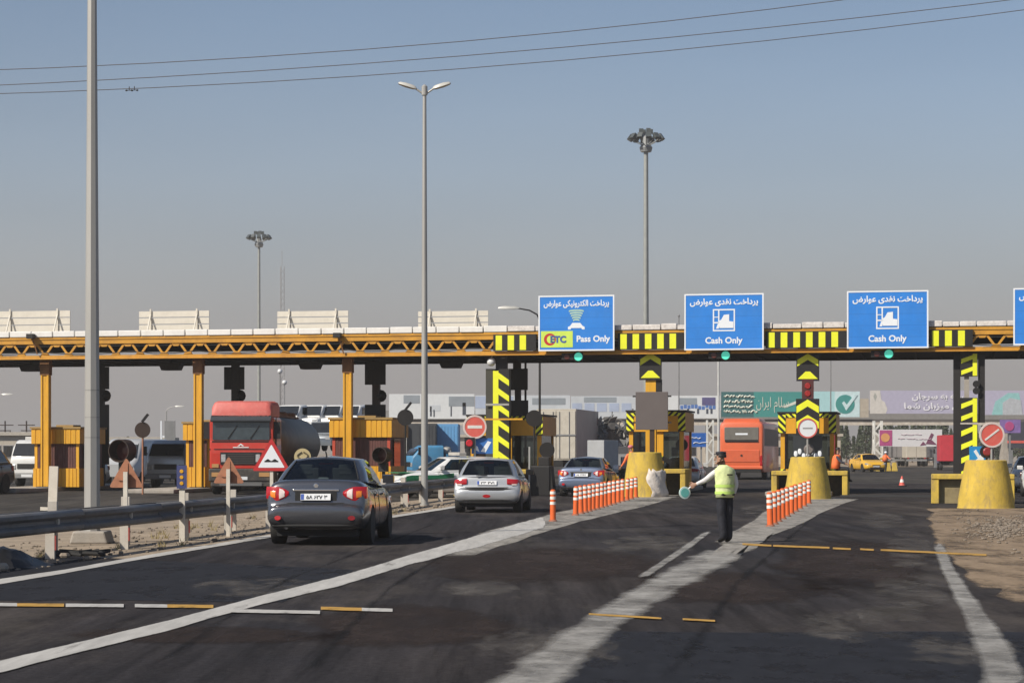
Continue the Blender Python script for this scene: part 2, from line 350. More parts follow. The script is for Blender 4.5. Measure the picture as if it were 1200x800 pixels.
SKID = M_worn('tyre_skid', (.013, .013, .0135), None, .40, 2.0, (1, .07, 1), .2, 8, 1.0, .2)
DAMP = M_worn('repaired_asphalt', (.021, .0215, .026), None, .9, 1.5, (1, .4, 1), .12, 8, 6, .35)
BROWN = M_worn('brown_asphalt', (.036, .026, .022), None, .7, .7, (1, .3, 1), .16, 8, 1.2, .35)

# ------------------------------------------------------------------ ground and roads
mb = MB(); n = 60
ext = [-6000, -1500, -500, -200, -90, -40, -20, 0, 20, 40, 90, 200, 500, 1500, 6000]
ys = [-300, -20, 10, 30, 60, 100, 200, 400, 900, 2500, 7000]
vv = [(x, y, 0) for y in ys for x in ext]; nx = len(ext)
mb.add(vv, [(j * nx + i, j * nx + i + 1, (j + 1) * nx + i + 1, (j + 1) * nx + i) for j in range(len(ys) - 1) for i in range(nx - 1)])
struct(mb, 'ground', SOILM)
def gp(*pts): return [ground(*p) for p in pts]
# our carriageway: left edge follows the white edge line, right edge runs under the sand
lin = lambda a, b, t: (a[0] + (b[0] - a[0]) * t, a[1] + (b[1] - a[1]) * t)
edgeL = [(-9.3, 2), (-8.3, 12), (-6.45, 26.3), (-5.82, 31.6), (-4.86, 39.3), (-2.1, 59.6), (-.4, 72), (1.5, 82), G(-1.0, 10)[:2], G(-1.0, 30)[:2]]
road = edgeL + [G(60, 30)[:2], G(60, 0)[:2], (34, 60), (17.5, 45), (11.5, 30), (8.4, 18), (5.5, 2)]
sheet('road', road, .006, ASPH)
sheet('toll_plaza_pavement', [G(-60, -30)[:2], ground(-300, 604), ground(0, 602), ground(200, 600), ground(330, 597), ground(440, 590), ground(520, 583), G(-1.0, 10)[:2], G(-1, 31)[:2], G(-90, 31)[:2]], .004, ASPH2)
sheet('far_plaza_pavement', [G(-120, 30)[:2], G(120, 30)[:2], G(160, 150)[:2], G(-140, 150)[:2]], .008, ASPH2)
# sand drifted over the right shoulder
sand = gp((1088, 596), (1085, 612), (1092, 632), (1103, 652), (1122, 672), (1150, 690), (1190, 706), (1260, 722), (1420, 745)) + [ground(1700, 700), ground(1700, 598), ground(1300, 592)]
patchy('sand_shoulder', sand, .012, SAND, .16)

def line_strip(name, Lp, Rp, z, mat): return lane(name, gp(*Lp), gp(*Rp), z, mat)
line_strip('edge_line', [(-200, 715), (0, 679), (75, 668), (150, 654.5), (300, 629.5), (430, 609), (520, 595), (560, 589)], [(-200, 722), (0, 686), (75, 673), (150, 659), (300, 633.5), (430, 612), (520, 597.5), (560, 591)], .016, LWHT)
line_strip('lane_line', [(-120, 808), (0, 775), (100, 751), (200, 727), (300, 700), (400, 675), (480, 650), (560, 627), (610, 612), (640, 604)], [(-120, 830), (0, 791), (100, 765), (200, 740), (300, 712), (400, 688), (480, 663), (560, 643), (610, 628), (640, 619)], .016, LWHT)
line_strip('lane_line', [(540, 816), (620, 761), (690, 716), (740, 687), (790, 659), (830, 640)], [(650, 822), (690, 783), (742, 731), (795, 700), (845, 672), (880, 652)], .016, LWORN)
line_strip('lane_line', [(742, 678), (770, 660), (800, 640), (826, 622)], [(757, 680), (783, 662), (812, 642), (836, 623)], .018, LWORN)
line_strip('edge_line', [(1146, 812), (1138, 770), (1128, 735), (1114, 700), (1101, 670), (1090, 636)], [(1222, 812), (1195, 762), (1168, 727), (1140, 693), (1120, 665), (1107, 636)], .018, LWORN)
patchy('gore_paving', gp((500, 650), (560, 626), (640, 603), (700, 590), (745, 580), (800, 578), (800, 582), (740, 597), (680, 612), (610, 632), (540, 655)), .012, DUST, .3, 4)
patchy('gore_paving', gp((815, 668), (838, 636), (880, 610), (918, 584), (960, 581), (1002, 584), (965, 602), (915, 626), (860, 652), (838, 664)), .013, DUST, .3, 5)
# yellow rumble bars and the broken cross lines
def bars(name, segs, h, mats, z=.02):
    for (x0, y0, x1, y1, k) in segs: lane(name, gp((x0, y0 + h), (x1, y1 + h)), gp((x0, y0), (x1, y1)), z, mats[k], 5, False)
bars('cross_line', [(870, 637, 904, 639, 0), (906, 639, 972, 641.5, 0), (976, 642, 997, 643, 0), (1008, 643, 1024, 644, 0), (1032, 644, 1156, 650, 0)], 2.6, [LYEL])
bars('cross_line', [(690, 720, 775, 725, 0), (800, 726, 838, 728, 0)], 2.6, [LYEL])
bars('cross_line', [(-60, 707, 20, 708, 1), (20, 708, 75, 708.5, 0), (77, 708.5, 145, 709, 1), (158, 709, 196, 709.5, 1), (196, 709.5, 250, 710, 0), (270, 715, 375, 717, 1), (376, 712, 424, 713.5, 0), (424, 713.5, 460, 714.5, 1)], 4.5, [LYEL, LWHT])
# faint scraped marks on the asphalt
mk = MB()
for (bx_, by_, nn, st) in ((216, 659, 6, 14), (345, 662, 5, 19), (455, 664, 7, 19)):
    for i in range(nn):
        x = bx_ + i * st + random.uniform(-3, 3); y = by_ + random.uniform(-4, 4)
        mk.add([(*ground(x, y + 3), .017), (*ground(x + 6, y + 2), .017), (*ground(x + 9, y), .017), (*ground(x + 3, y + .5), .017)], [(0, 1, 2, 3)])
tag(mk.build('scraped_paint_mark', M_worn('rubbed_mark', (.22, .215, .21), (.06, .058, .056), .5, 6, (1, 1, 1), .2), keep=True), kind='structure')
# repairs, skid marks and dust on the asphalt
def blob(px, py, rx, ry, n=12): return gp(*[(px + rx * math.cos(2 * math.pi * k / n), py + ry * math.sin(2 * math.pi * k / n)) for k in range(n)])
patchy('asphalt_repair', gp((690, 741), (1400, 741), (1400, 830), (560, 830)), .009, DAMP, .05, 2)
patchy('asphalt_repair', gp((40, 650), (420, 668), (330, 705), (-60, 704)), .009, DAMP, .1, 3)
for i, (x, y, a, b) in enumerate(((640, 665, 180, 28), (860, 690, 170, 26), (1000, 665, 120, 40), (480, 735, 160, 34), (230, 745, 190, 14))): patchy('asphalt_stain', blob(x, y, a, b), .0095, BROWN, .5, 20 + i)
for i, (x, y, a, b) in enumerate(((1035, 612, 46, 18), (1060, 705, 90, 42), (1130, 765, 110, 40), (900, 600, 60, 14), (560, 690, 90, 16), (300, 690, 150, 20), (760, 640, 90, 22), (1010, 735, 130, 40), (640, 760, 150, 40), (1065, 650, 45, 40))): patchy('dust_patch', blob(x, y, a, b), .0105, SCUFF, .6, 40 + i)
for i, (a, b, w) in enumerate((((150, 800), (520, 610), 22), ((330, 815), (585, 612), 22), ((770, 815), (960, 600), 26))):
    lane('tyre_track', gp((a[0] - w * 1.6, a[1]), ((a[0] + b[0]) / 2 - w * .6, (a[1] + b[1]) / 2 - 25), (b[0] - w * .25, b[1])), gp((a[0] + w * 1.6, a[1]), ((a[0] + b[0]) / 2 + w * .6, (a[1] + b[1]) / 2 - 25), (b[0] + w * .25, b[1])), .011, SKID, 6)
def rail_x(d): return -6.83 + .14 * (d - 32)
# ------------------------------------------------------------------ verge stones
rk = MB()
for i in range(1100):
    d = random.uniform(24, 66); X = -6.83 + .14 * (d - 32) + random.uniform(-2.6, .75)
    r = random.uniform(.008, .03) * (2.6 if random.random() < .06 else 1)
    rk.ball((X, d, r * .5), (r * random.uniform(.8, 1.5), r, r * .75), 0, 6, 4)
for i in range(900):
    px, py = (random.uniform(1100, 1240), random.uniform(598, 705)) if i % 5 == 0 else (random.gauss(1180, 22), random.gauss(618, 7))
    X, d = ground(px, py)
    if X < 7.2 + (d - 25) * .06: continue
    r = random.uniform(.008, .035); rk.ball((X, d, r * .5 + .012), (r * 1.3, r, r * .7), 0, 6, 4)
tag(rk.build('gravel', M('verge_stone', (.20, .165, .13), .95, var=.4, scale=8)), 'loose stones scattered over the dusty verges', kind='stuff')

wd = MB()
for i in range(46):
    d = random.uniform(26, 62); X = rail_x(d) + random.choice((random.uniform(-2.4, -.3), random.uniform(-.25, .5)))
    for k in range(16):
        a = random.random() * 6.28; L = random.uniform(.05, .2); b = (X + random.uniform(-.06, .06), d + random.uniform(-.06, .06), 0); t_ = (b[0] + math.cos(a) * L * .6, b[1] + math.sin(a) * L * .6, L)
        wd.add([b, (b[0] + .012, b[1], 0), t_], [(0, 1, 2)])
tag(wd.build('dry_weeds', M('dry_grass', (.26, .21, .10), .9, var=.3), keep=True), 'dry weeds in tufts along the guard rail', kind='stuff')
X, Y = ground(10, 664); m = MB(); n_ = 9
vs = [(-.55 + 1.1 * i / n_, -.5 + 1.0 * j / n_, max(0, .26 * (1 - (abs(i / n_ - .45) * 2.1) ** 2) * (1 - (abs(j / n_ - .5) * 2) ** 2) + random.uniform(-.03, .04))) for j in range(n_ + 1) for i in range(n_ + 1)]
m.add(vs, [(j * (n_ + 1) + i, j * (n_ + 1) + i + 1, (j + 1) * (n_ + 1) + i + 1, (j + 1) * (n_ + 1) + i) for j in range(n_) for i in range(n_)])
tag(m.build('plastic_sheet', M('black_plastic', (.012, .012, .013), .35), loc=(X, Y, .01), smooth=60), 'crumpled black plastic lying on the verge at the picture\'s left edge', 'plastic sheet')
X, Y = ground(99, 651); m = MB()  # dark strips put in for a patch of shadow on the verge
for i in range(7): m.tube([(random.uniform(-.4, .4), random.uniform(-.3, .3), .03), (random.uniform(-.5, .5), random.uniform(-.3, .3), .07), (random.uniform(-.4, .4), random.uniform(-.3, .3), .02)], .035, 6)
tag(m.build('shadow_strips', RUB, loc=(X, Y, .0)), 'black strips laid as a shadow patch on the verge before the lamp post', 'shadow patch')
X, Y = ground(9, 668); m = MB(); m.ball((0, 0, .06), (.09, .07, .07), 0, 7, 5); tag(m.build('stone_block', CONC, loc=(X, Y - .3, 0)), 'small pale stone beside the crumpled black plastic', 'stone')
# ------------------------------------------------------------------ the toll canopy
S0, S1 = S(-110), S(1330)
cano = thing('toll_canopy', 'long ochre steel toll plaza canopy with lattice fascia spanning all the lanes', 'canopy', G(0, 0), -TH)
zt0, zt1 = 5.38, 6.26
DEP = 7.2
mb = MB(); mb.bx(S0, S1, .12, DEP, 6.27, 6.36, 0); mb.build('roof', M('roof_sheet', (.33, .30, .26), .7), cano)
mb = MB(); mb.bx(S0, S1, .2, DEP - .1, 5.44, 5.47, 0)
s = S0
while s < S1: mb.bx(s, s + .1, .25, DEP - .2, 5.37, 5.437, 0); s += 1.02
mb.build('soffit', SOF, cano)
SL = S(578)
def truss(d, s0, s1, mat, sgn, braces=True):
    m = MB()
    m.bx(s0, s1, d - .09, d + .09, 5.98, 6.24, 0); m.bx(s0, s1, d - .12, d - .09, 6.16, 6.26, 0)
    m.bx(s0, s1, d - .09, d + .09, 5.36, 5.52, 0); m.bx(s0, s1, d - .14, d - .09, 5.36, 5.40, 0)
    if braces:
        P = 1.02; k = 0; s = s0
        while s + P < s1 + .3:
            m.bar((s, d, 5.5), (s + P * .36, d, 6.0), .07, .085, 0); m.bar((s + P, d, 5.5), (s + P * .64, d, 6.0), .07, .085, 0)
            m.prism([(s + P * .30, 5.99), (s + P * .70, 5.99), (s + P * .60, 5.86), (s + P * .40, 5.86)], d - .05, d + .02, 'y', 0)
            m.prism([(s - P * .2, 5.51), (s + P * .2, 5.51), (s + P * .1, 5.63), (s - P * .1, 5.63)], d - .05, d + .02, 'y', 0)
            s += P
    return m
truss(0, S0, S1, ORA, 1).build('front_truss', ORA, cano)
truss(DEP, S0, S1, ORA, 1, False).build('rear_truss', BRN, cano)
m = MB(); s = S0
while s < S1:
    L = random.uniform(2.2, 4.2); m.tube([(s + L * u / 6, -.13, 5.66 - .10 * math.sin(math.pi * u / 6) + random.uniform(-.01, .01)) for u in range(7)], .018, 5); s += L
m.build('cable', BLK, cano)
# white edging along the roof, laid in lengths
mb = MB(); s = S0; i = 0
while s < S1:
    L = random.uniform(.9, .98) if s < SL else random.choice((.62, .8, 1.1)); e = random.uniform(-.012, .012)
    rag = s > SL
    mb.bx(s, s + L - .035, -.16 + e, .5, 6.265 + (.02 if rag else 0), 6.50 + e + (random.uniform(-.04, .02) if rag else 0), 1 if rag else 0); s += L
mb.build('roof_edge', [WHT, WHT2], cano, bev=.025)
# black and yellow height warning panels in front of the truss
for (a, b) in ((578, 628), (724, 801), (897, 992), (1089, 1140)):
    s0, s1 = S(a, -.2), S(b, -.2); m = MB(); m.bx(s0, s1, -.2, -.1, 5.53, 6.17, 0); o = m.build('warning_panel', BLK, cano)
    m = MB(); k = s0 + .10
    while k + .25 < s1: m.bx(k, k + .25, -.215, -.2, 5.56, 6.13, 0); k += .475
    m.build('stripe', FLU, o)
# slatted boards standing on the roof, seen from behind
for i, (a, b) in enumerate(((-2, 82), (163, 245), (325, 408), (490, 572))):
    s0, s1 = S(a, 3), S(b, 3); w = s1 - s0; c = (s0 + s1) / 2; z0, z1 = 6.36, ZG(363.5, c, 3)
    lab = ['on the canopy roof at the picture\'s edge behind the grey foreground lamp post', 'on the canopy roof over the maroon and yellow booth beside the red truck', 'on the canopy roof to the right of the distant thin high mast', 'on the canopy roof beside the pole of the twin arm lamp'][i]
    t = thing('roof_board', 'cream slatted board seen from behind ' + lab, 'board', G(c, 3, z0), -TH, 'slatted boards on the canopy roof')
    h = z1 - z0 + .25 * 0
    m = MB(); nsl = 4; sh = h / nsl
    for k in range(nsl): m.bx(-w / 2, w / 2, .0, .05, k * sh + .012, (k + 1) * sh - .03, 0)
    m.build('slat_panel', SLAT, t)
    for x in (-w * .33, w * .33):
        m = MB(); m.bar((x, -.03, 0), (x, -.03, h + .06), .07, .06); m.bar((x + .02, -.62, 0), (x, -.03, h * .85), .05, .05); m.build('strut', SLAT, t)

# lane signs hung in front of the truss
def beam_car(mb, x, z, k, y):
    P = [(-.36, -.08), (-.36, .03), (-.27, .07), (-.17, .2), (.17, .2), (.27, .07), (.36, .03), (.36, -.08), (.25, -.08), (.22, -.02), (-.22, -.02), (-.25, -.08)]
    mb.prism([(x + a * k, z + b * k) for a, b in P], y - .006, y, 'y')
SIGNS = [(631, 720, 346, 411, 'etc'), (802, 895, 344, 410, 'cash'), (992.5, 1088, 340.5, 408, 'cash'), (1187.5, 1283, 337, 404, 'cash')]
for i, (a, b, ya, yb, kind) in enumerate(SIGNS):
    d = -.42; s0, s1 = S(a, d), S(b, d); c = (s0 + s1) / 2; z0, z1 = ZG(yb, c, d), ZG(ya, c, d); w, h = s1 - s0, z1 - z0
    lab = ['blue electronic toll lane sign with yellow green patch and car icon hung on the canopy', 'blue cash only lane sign above the orange bus and the traffic officer', 'blue cash only lane sign above the lavender billboard and pale distant truck', 'blue lane sign cut off by the picture\'s edge at the canopy end'][i]
    t = thing('lane_sign', lab, 'sign', G(c, d, z0), -TH, 'blue lane signs on the canopy')
    m = MB(); m.bx(-w / 2, w / 2, 0, .05, 0, h, 0)
    for q in range(1, 5): m.bx(-w / 2 + .06, w / 2 - .06, -.0015, 0, h * q / 5 - .006, h * q / 5 + .006, 1)
    m.build('sign_panel', [BLU, M('sign_seam', (.014, .15, .50), .5)], t)
    m = MB(); q = .055
    for (x0, x1, a0, a1) in ((-w / 2, w / 2, h - q, h), (-w / 2, w / 2, 0, q), (-w / 2, -w / 2 + q, q, h - q), (w / 2 - q, w / 2, q, h - q)): m.bx(x0, x1, -.012, 0, a0, a1)
    m.build('border', SWH, t)
    m = MB()
    for x in (-w * .3, w * .3): m.bx(x - .04, x + .04, .05, .34, h * .1, h * .95)
    m.build('bracket', DRK, t)
    txt = fa('پرداخت الکترونیکی عوارض') if kind == 'etc' else fa('پرداخت نقدی عوارض')
    lettering('lettering', txt, SWH, t, (0, -.004, h * .84), width=w * .86, height=h * .155, bold=.03)
    if kind == 'etc':
        m = MB()
        for q in range(5):
            z_, w_ = h * (.525 + q * .042), .14 + q * .047; arc = [(w_ * math.sin(a_), z_ + .05 * math.cos(a_ * 1.2)) for a_ in [R(-62 + 12.4 * u) for u in range(11)]]
            m.prism(arc + [(x_, y_ + .062) for x_, y_ in reversed(arc)], -.006, 0, 'y')
        m.build('beam_symbol', M('pale_green', (.38, .55, .42), .5), t)
        m = MB(); beam_car(m, 0, h * .42, .9, 0); m.build('car_symbol', SWH, t)
        m = MB(); m.bx(-w / 2 + .1, -w / 2 + .1 + w * .42, -.008, 0, h * .065, h * .36); p = m.build('patch', M('patch_yellow_green', (.55, .72, .10), .5), t)
        m = MB(); m.lathe([(.235, -.012), (.235, -.008)], 24, 0, (-w / 2 + .45, 0, h * .21), 'y'); m.lathe([(.15, -.016), (.15, -.012)], 20, 1, (-w / 2 + .48, 0, h * .21), 'y'); m.build('emblem', [RED, M('patch_yellow_green', (0, 0, 0))], p)
        lettering('lettering', 'ETC', M('emblem_blue', (.05, .10, .32), .5), p, (-w / 2 + .78, -.012, h * .21), width=.62, bold=.05)
        lettering('lettering', 'Pass Only', SWH, t, (w * .225, -.004, h * .2), width=w * .44, bold=.03)
    else:
        m = MB(); k = .42; z = h * .53
        for (x0, x1, a0, a1) in ((-k, k, k - .05, k), (-k, k, -k, -k + .05), (-k, -k + .05, -k + .05, k - .05), (k - .05, k, -k + .05, k - .05), (-k + .2, -k + .25, -.12, k - .05), (-k + .05, -.12, -.12, -.07), (-k + .05, -k + .2, .1, .13)): m.bx(x0, x1, -.008, 0, z + a0, z + a1)
        m.prism([(-.17, z - .3), (-.17, z - .02), (-.10, z + .02), (0, z + .2), (.2, z + .22), (.2, z - .04), (.36, z - .06), (.36, z - .3)], -.012, -.008, 'y')
        m.prism([(-.3, z - .32), (-.2, z - .32), (-.12, z - .06), (-.2, z - .05)], -.007, 0, 'y')
        m.build('booth_symbol', SWH, t)
        lettering('lettering', 'Cash Only', SWH, t, (0, -.004, h * .155), width=w * .47, bold=.03)
    # lamp below each sign: green disc lit beside a dark unlit one
    lt = thing('lane_light', ['green lane light under the electronic toll sign', 'green lane light under the cash sign above the orange bus', 'green lane light under the cash sign next to the tall striped pillar', 'green lane light under the sign at the picture\'s edge'][i], 'lane light', G(c + .0, -.2, 5.28), -TH, 'lane lights under the canopy')
    m = MB(); m.bx(-.62, -.12, 0, .2, -.13, .13); m.bx(-.14, .22, .02, .2, -.16, .16); m.bx(-.05, .05, .05, .15, .16, .24); m.build('housing', BLK, lt, bev=.02)
    m = MB(); m.lathe([(.165, 0), (.15, -.03)], 20, 0, (.04, .02, 0), 'y'); m.build('green_lens', M_emit('green_lamp', (.10, .72, .52), .35), lt)
    m = MB(); m.lathe([(.11, 0), (.10, -.02)], 16, 0, (-.4, 0, 0), 'y'); m.build('red_lens', M('unlit_red', (.09, .02, .015), .3), lt)
# dark lamp boxes under the left half
for i, (px, lab) in enumerate(((37, 'under the canopy near the picture\'s edge'), (201, 'under the canopy left of the red truck\'s cab'), (364, 'under the canopy above the red truck\'s tank'), (529, 'under the canopy left of the striped pillar'))):
    s = S(px, 3.2)
    m = MB(); m.prism([(-.5, .3), (.5, .3), (.36, 0), (-.36, 0)], -.25, .25, 'y'); m.bx(-.06, .06, -.06, .06, .3, .36)
    o = m.build('hanging_lamp_box', DRK, loc=G(s, 3.2, 5.01), rz=-TH); tag(o, 'dark tapered lamp box hanging ' + lab, 'lamp box', 'dark lamp boxes under the canopy')
# loose things on the fascia: cameras and lamps over the pillars
for i, (px, py, lab) in enumerate(((37, 391, 'over the yellow pillar beside the foreground lamp post'), (396, 390, 'over the pillar beside the dark brown post'))):
    s = S(px, -.25); t = thing('floodlight', 'small dark floodlight on the edge ' + lab, 'floodlight', G(s, -.25, ZG(py + 6, s, -.25)), -TH, 'floodlights on the canopy edge')
    m = MB(); m.bx(-.15, .15, -.22, .06, .0, .2); m.build('lamp_head', DRK, t, bev=.02)
    m = MB(); m.bar((.05, .0, -.02), (.22, .06, -.62), .05, .05); m.build('arm', RUST, t)

# ------------------------------------------------------------------ pillars, islands and booths
ISL = CONC
def island(px, d0=-7, d1=11, w=2.2, lab=''):
    s = S(px, 2); m = MB(); r = w / 2
    pts = [(-r, 0), (-r, d1)] + [(-r * math.cos(a), d1 + r * math.sin(a)) for a in (.5, 1.1, 1.57, 2.04, 2.64)] + [(r, d1), (r, 0)]
    pts = [(-r, d0), (-r, d1), (r, d1), (r, d0)]
    m.prism(pts, 0, .17, 'z'); o = m.build('gate_island', ISL, loc=G(s, 0), rz=-TH, bev=.04)
    return tag(o, lab, 'traffic island', 'raised concrete islands between the toll lanes')
def pillar_post(px, lab, w=.34, z1=5.4, mat=YEL):
    s = S(px, .55); t = thing('canopy_pillar', lab, 'pillar', G(s, .55), -TH, 'yellow canopy pillars')
    m = MB(); m.bx(-w / 2, w / 2, -.12, .12, 0, 4.75); m.bx(-w / 2, -w / 2 + .07, -.16, -.12, 0, 4.75); m.bx(w / 2 - .07, w / 2, -.16, -.12, 0, 4.75); m.build('column', mat, t)
    m = MB(); m.bx(-w / 2 - .03, w / 2 + .03, -.17, .15, 4.75, 5.38); m.bx(-w / 2 - .06, w / 2 + .06, -.2, .2, 5.08, 5.14); m.build('head_bracket', RUST, t)
    m = MB(); m.bx(-.3, .3, -.3, .3, .17, .2); m.build('base_plate', DRK, t)
    return t
for px, lab in ((54, 'yellow steel canopy pillar before the booth at the picture\'s left edge'), (233, 'yellow steel canopy pillar just left of the red truck'), (408, 'yellow steel canopy pillar before the booth behind the dark sedan')):
    pillar_post(px, lab)
for px, w, lab in ((54, 2.3, 'raised concrete island under the booth by the foreground lamp post'), (232, 2.0, 'raised concrete island under the booth left of the red truck'), (412, 2.6, 'raised concrete island under the booth right of the red truck')):
    island(px, -3.5, 11, w, lab)
# backs of the signal posts on the far side of the left gates
for i, (px, lab, lo) in enumerate(((118, 'dark signal post with black backboards half behind the foreground lamp post', 1), (276, 'dark signal post with black backboard above the red truck\'s cab', 0), (441, 'dark brown signal post with two black backboards behind the yellow pillar', 1))):
    s = S(px, 4.4); y = G(s, 4.4)[1]; t = thing('signal_post', lab, 'signal post', G(s, 4.4), -TH, 'signal posts behind the left booths')
    m = MB(); m.bx(-.15, .15, -.12, .12, .17, 5.37); m.build('post', BRN if i == 2 else DRK, t)
    zt = CH + (HY - 430 - (0 if i < 2 else -6)) * y / F; k = .44
    m = MB(); m.bx(-k, k, -.2, -.13, zt - .95, zt)
    for q in range(5): m.bx(-k + .06 + q * .17, -k + .1 + q * .17, -.215, -.2, zt - .93, zt - .02)
    m.build('backboard', BLK, t)
    if lo:
        zl = CH + (HY - 474) * y / F; m = MB(); m.bx(-k, k, -.2, -.13, zl - .75 - (1.8 if i == 0 else 0), zl); m.build('backboard', BLK, t)
    m = MB(); z0 = CH + (HY - 458) * y / F; m.lathe([(.08, 0), (.1, .15), (.26, .42)], 12, 0, (.14, -.25, z0 - .2), 'y'); m.build('loudspeaker', DRK, t)

def corr(m, x0, x1, y, z0, z1, mi=0, step=.16, d=.02):
    """corrugated sheet on the front face"""
    x = x0; k = 0
    while x < x1 - .01:
        e = min(x + step * .8, x1); m.bx(x, e, y - d, y, z0, z1, mi); x += step
def left_booth(pxa, pxb, ytop, lab, d=1.0, frame=False):
    s0, s1 = S(pxa, d), S(pxb, d); c = (s0 + s1) / 2; w = s1 - s0; y = G(c, d)[1]; zt = CH + (HY - ytop) * y / F; L = 2.6
    t = thing('toll_booth', lab, 'toll booth', G(c, d), -TH, 'yellow and maroon toll booths on the oncoming side')
    h = w / 2; za, zb = .17, zt; z1, z2 = .17 + (zt - .17) * .31, .17 + (zt - .17) * .72
    m = MB(); m.bx(-h, h, 0, L, za, z1); corr(m, -h, h, 0, za, z1); m.build('lower_panel', YEL, t)
    m = MB(); m.bx(-h + .05, h - .05, .06, L - .06, z1, z2); corr(m, -h + .07, h - .07, .06, z1 + .02, z2 - .02, 0, .11, .012); m.build('shutter', MAR, t)
    m = MB(); m.bx(-h + .04, -h + .16, .04, .12, z1, z2); m.bx(h - .16, h - .04, .04, .12, z1, z2)
    m.build('window_post', YEL if not frame else M('red_frame', (.42, .06, .03), .5), t)
    m = MB(); m.bx(-h - .05, h + .05, -.06, L + .06, z2, zb - .08); corr(m, -h - .05, h + .05, -.06, z2, zb - .1, 0, .22); m.build('upper_panel', YEL, t)
    m = MB(); m.bx(-h - .1, h + .1, -.12, L + .12, zb - .08, zb); m.bx(-.35, .4, .8, 1.6, zb, zb + .09); m.build('roof', M('booth_roof', (.30, .19, .06), .7), t)
    m = MB(); m.bx(h - .02, h + .012, .5, 1.5, z1, z2 - .06); m.build('window', GLD, t)
    return t
left_booth(39, 93, 500, 'yellow and maroon toll booth beside the foreground lamp post at far left')
left_booth(216.5, 247, 494, 'narrow yellow and brown toll booth left of the red truck')
left_booth(388, 458, 489, 'wide yellow toll booth with red framed maroon panels right of the red truck', frame=True)
# ------------------------------------------------------------------ the four gates on our side
for px, w, lab in ((592, 2.3, 'raised concrete island behind the silver hatchback'), (764, 2.3, 'raised concrete island under the booth with the plain dark board'), (946, 2.4, 'raised concrete island under the booth with the round white sign'), (1134, 2.2, 'raised concrete island under the tall striped pillar on the far right')):
    island(px, -3.5, 10, w, lab)

def hazard(m, x0, x1, y, z0, z1, step=.17, slope=1, mi=1, t=.008):
    """slanted yellow bars clipped to a rectangle on the front face"""
    h = z1 - z0; x = x0 - h
    def clip(poly):
        for ax, lim, sg in ((0, x0, 1), (0, x1, -1)):
            out = []
            for i, p in enumerate(poly):
                q = poly[i - 1]; a = (p[ax] - lim) * sg >= 0; b = (q[ax] - lim) * sg >= 0
                if a != b:
                    u = (lim - q[ax]) / (p[ax] - q[ax]); out.append((lim, q[1] + (p[1] - q[1]) * u))
                if a: out.append(p)
            poly = out
            if not poly: break
        return poly
    while x < x1 + h:
        p = [(x, z0), (x + step * .5, z0), (x + step * .5 + h, z1), (x + h, z1)]
        if slope < 0: p = [(x0 + x1 - a, b) for a, b in p]
        p = clip(p)
        if len(p) > 2: m.prism(p, y - t, y, 'y', mi)
        x += step
def chevrons(m, xc, w, z0, z1, y, n, mi=0, t=.008, th=.26):
    """upward pointing chevrons"""
    p = (z1 - z0) / n; h = w / 2
    for k in range(n):
        a = z0 + k * p
        m.prism([(xc - h, a), (xc, a + h * .62), (xc + h, a), (xc + h, a + th), (xc, a + h * .62 + th), (xc - h, a + th)], y - t, y, 'y', mi)
def half_chevrons(m, x0, x1, z0, z1, y, n, mi=0, mirror=False, up=True):
    """stripes that run from a solid edge: the left (or right) half of a column of chevrons"""
    w = x1 - x0; p = (z1 - z0) / n
    def X(u): return x1 - u * w if mirror else x0 + u * w
    m.prism([(X(0), z0), (X(.34), z0), (X(.34), z1), (X(0), z1)] if not mirror else [(X(.3), z0), (X(0), z0), (X(0), z1), (X(.3), z1)], y - .008, y, 'y', mi)
    for k in range(n):
        a = z1 - k * p - p * .08
        m.prism([(X(.3), a), (X(1), a - p * .52), (X(1), a - p * .9), (X(.3), a - p * .40)], y - .0085, y, 'y', mi)

def crash_block(px, d, w, h, lab):
    """yellow concrete frame across the nose of the island, hollow behind the bollard"""
    s = S(px, d); t = thing('crash_block', lab, 'crash block', G(s, d), -TH, 'yellow crash blocks on the island noses')
    k = w / 2; m = MB(); q = .2
    m.bx(-k, -k + q, 0, 1.6, 0, h - .16); m.bx(k - q, k, 0, 1.6, 0, h - .16); m.bx(-k, k, -.03, 1.65, h - .16, h); m.build('frame', YELB, t, bev=.025)
    m = MB(); m.bx(-k + q, k - q, 1.0, 1.1, 0, h - .17); m.build('back_panel', M('shaded_recess', (.045, .038, .022), .95, var=.3, dirt=.2), t)  # shade inside the recess is put into the panel's dark colour
    return t
def bollard(px, py, h, r0, r1, lab, dust=False):
    X, Y = ground(px, py); Y += r0 * .9; X = (px - CX) * Y / F
    mats = [YELB, M('lime_dust', (.62, .57, .52), .95, var=.2, scale=3, dirt=.4, dcol=(.5, .42, .2), bump=.8, bscale=10)]
    m = MB(); m.lathe([(r0 * 1.03, 0), (r0, .05), (r0 * .985, .25), ((r0 + r1) / 2, h * .55), (r1 * 1.01, h * .9), (r1 * .97, h), (r1 * .9, h + .02), (r1 * .2, h + .025)], 40)
    o = m.build('safety_bollard', mats, None, 45, loc=(X, Y, 0), rz=-TH); tag(o, lab, 'bollard', 'yellow concrete bollards before the booths')
    return o, (X, Y)
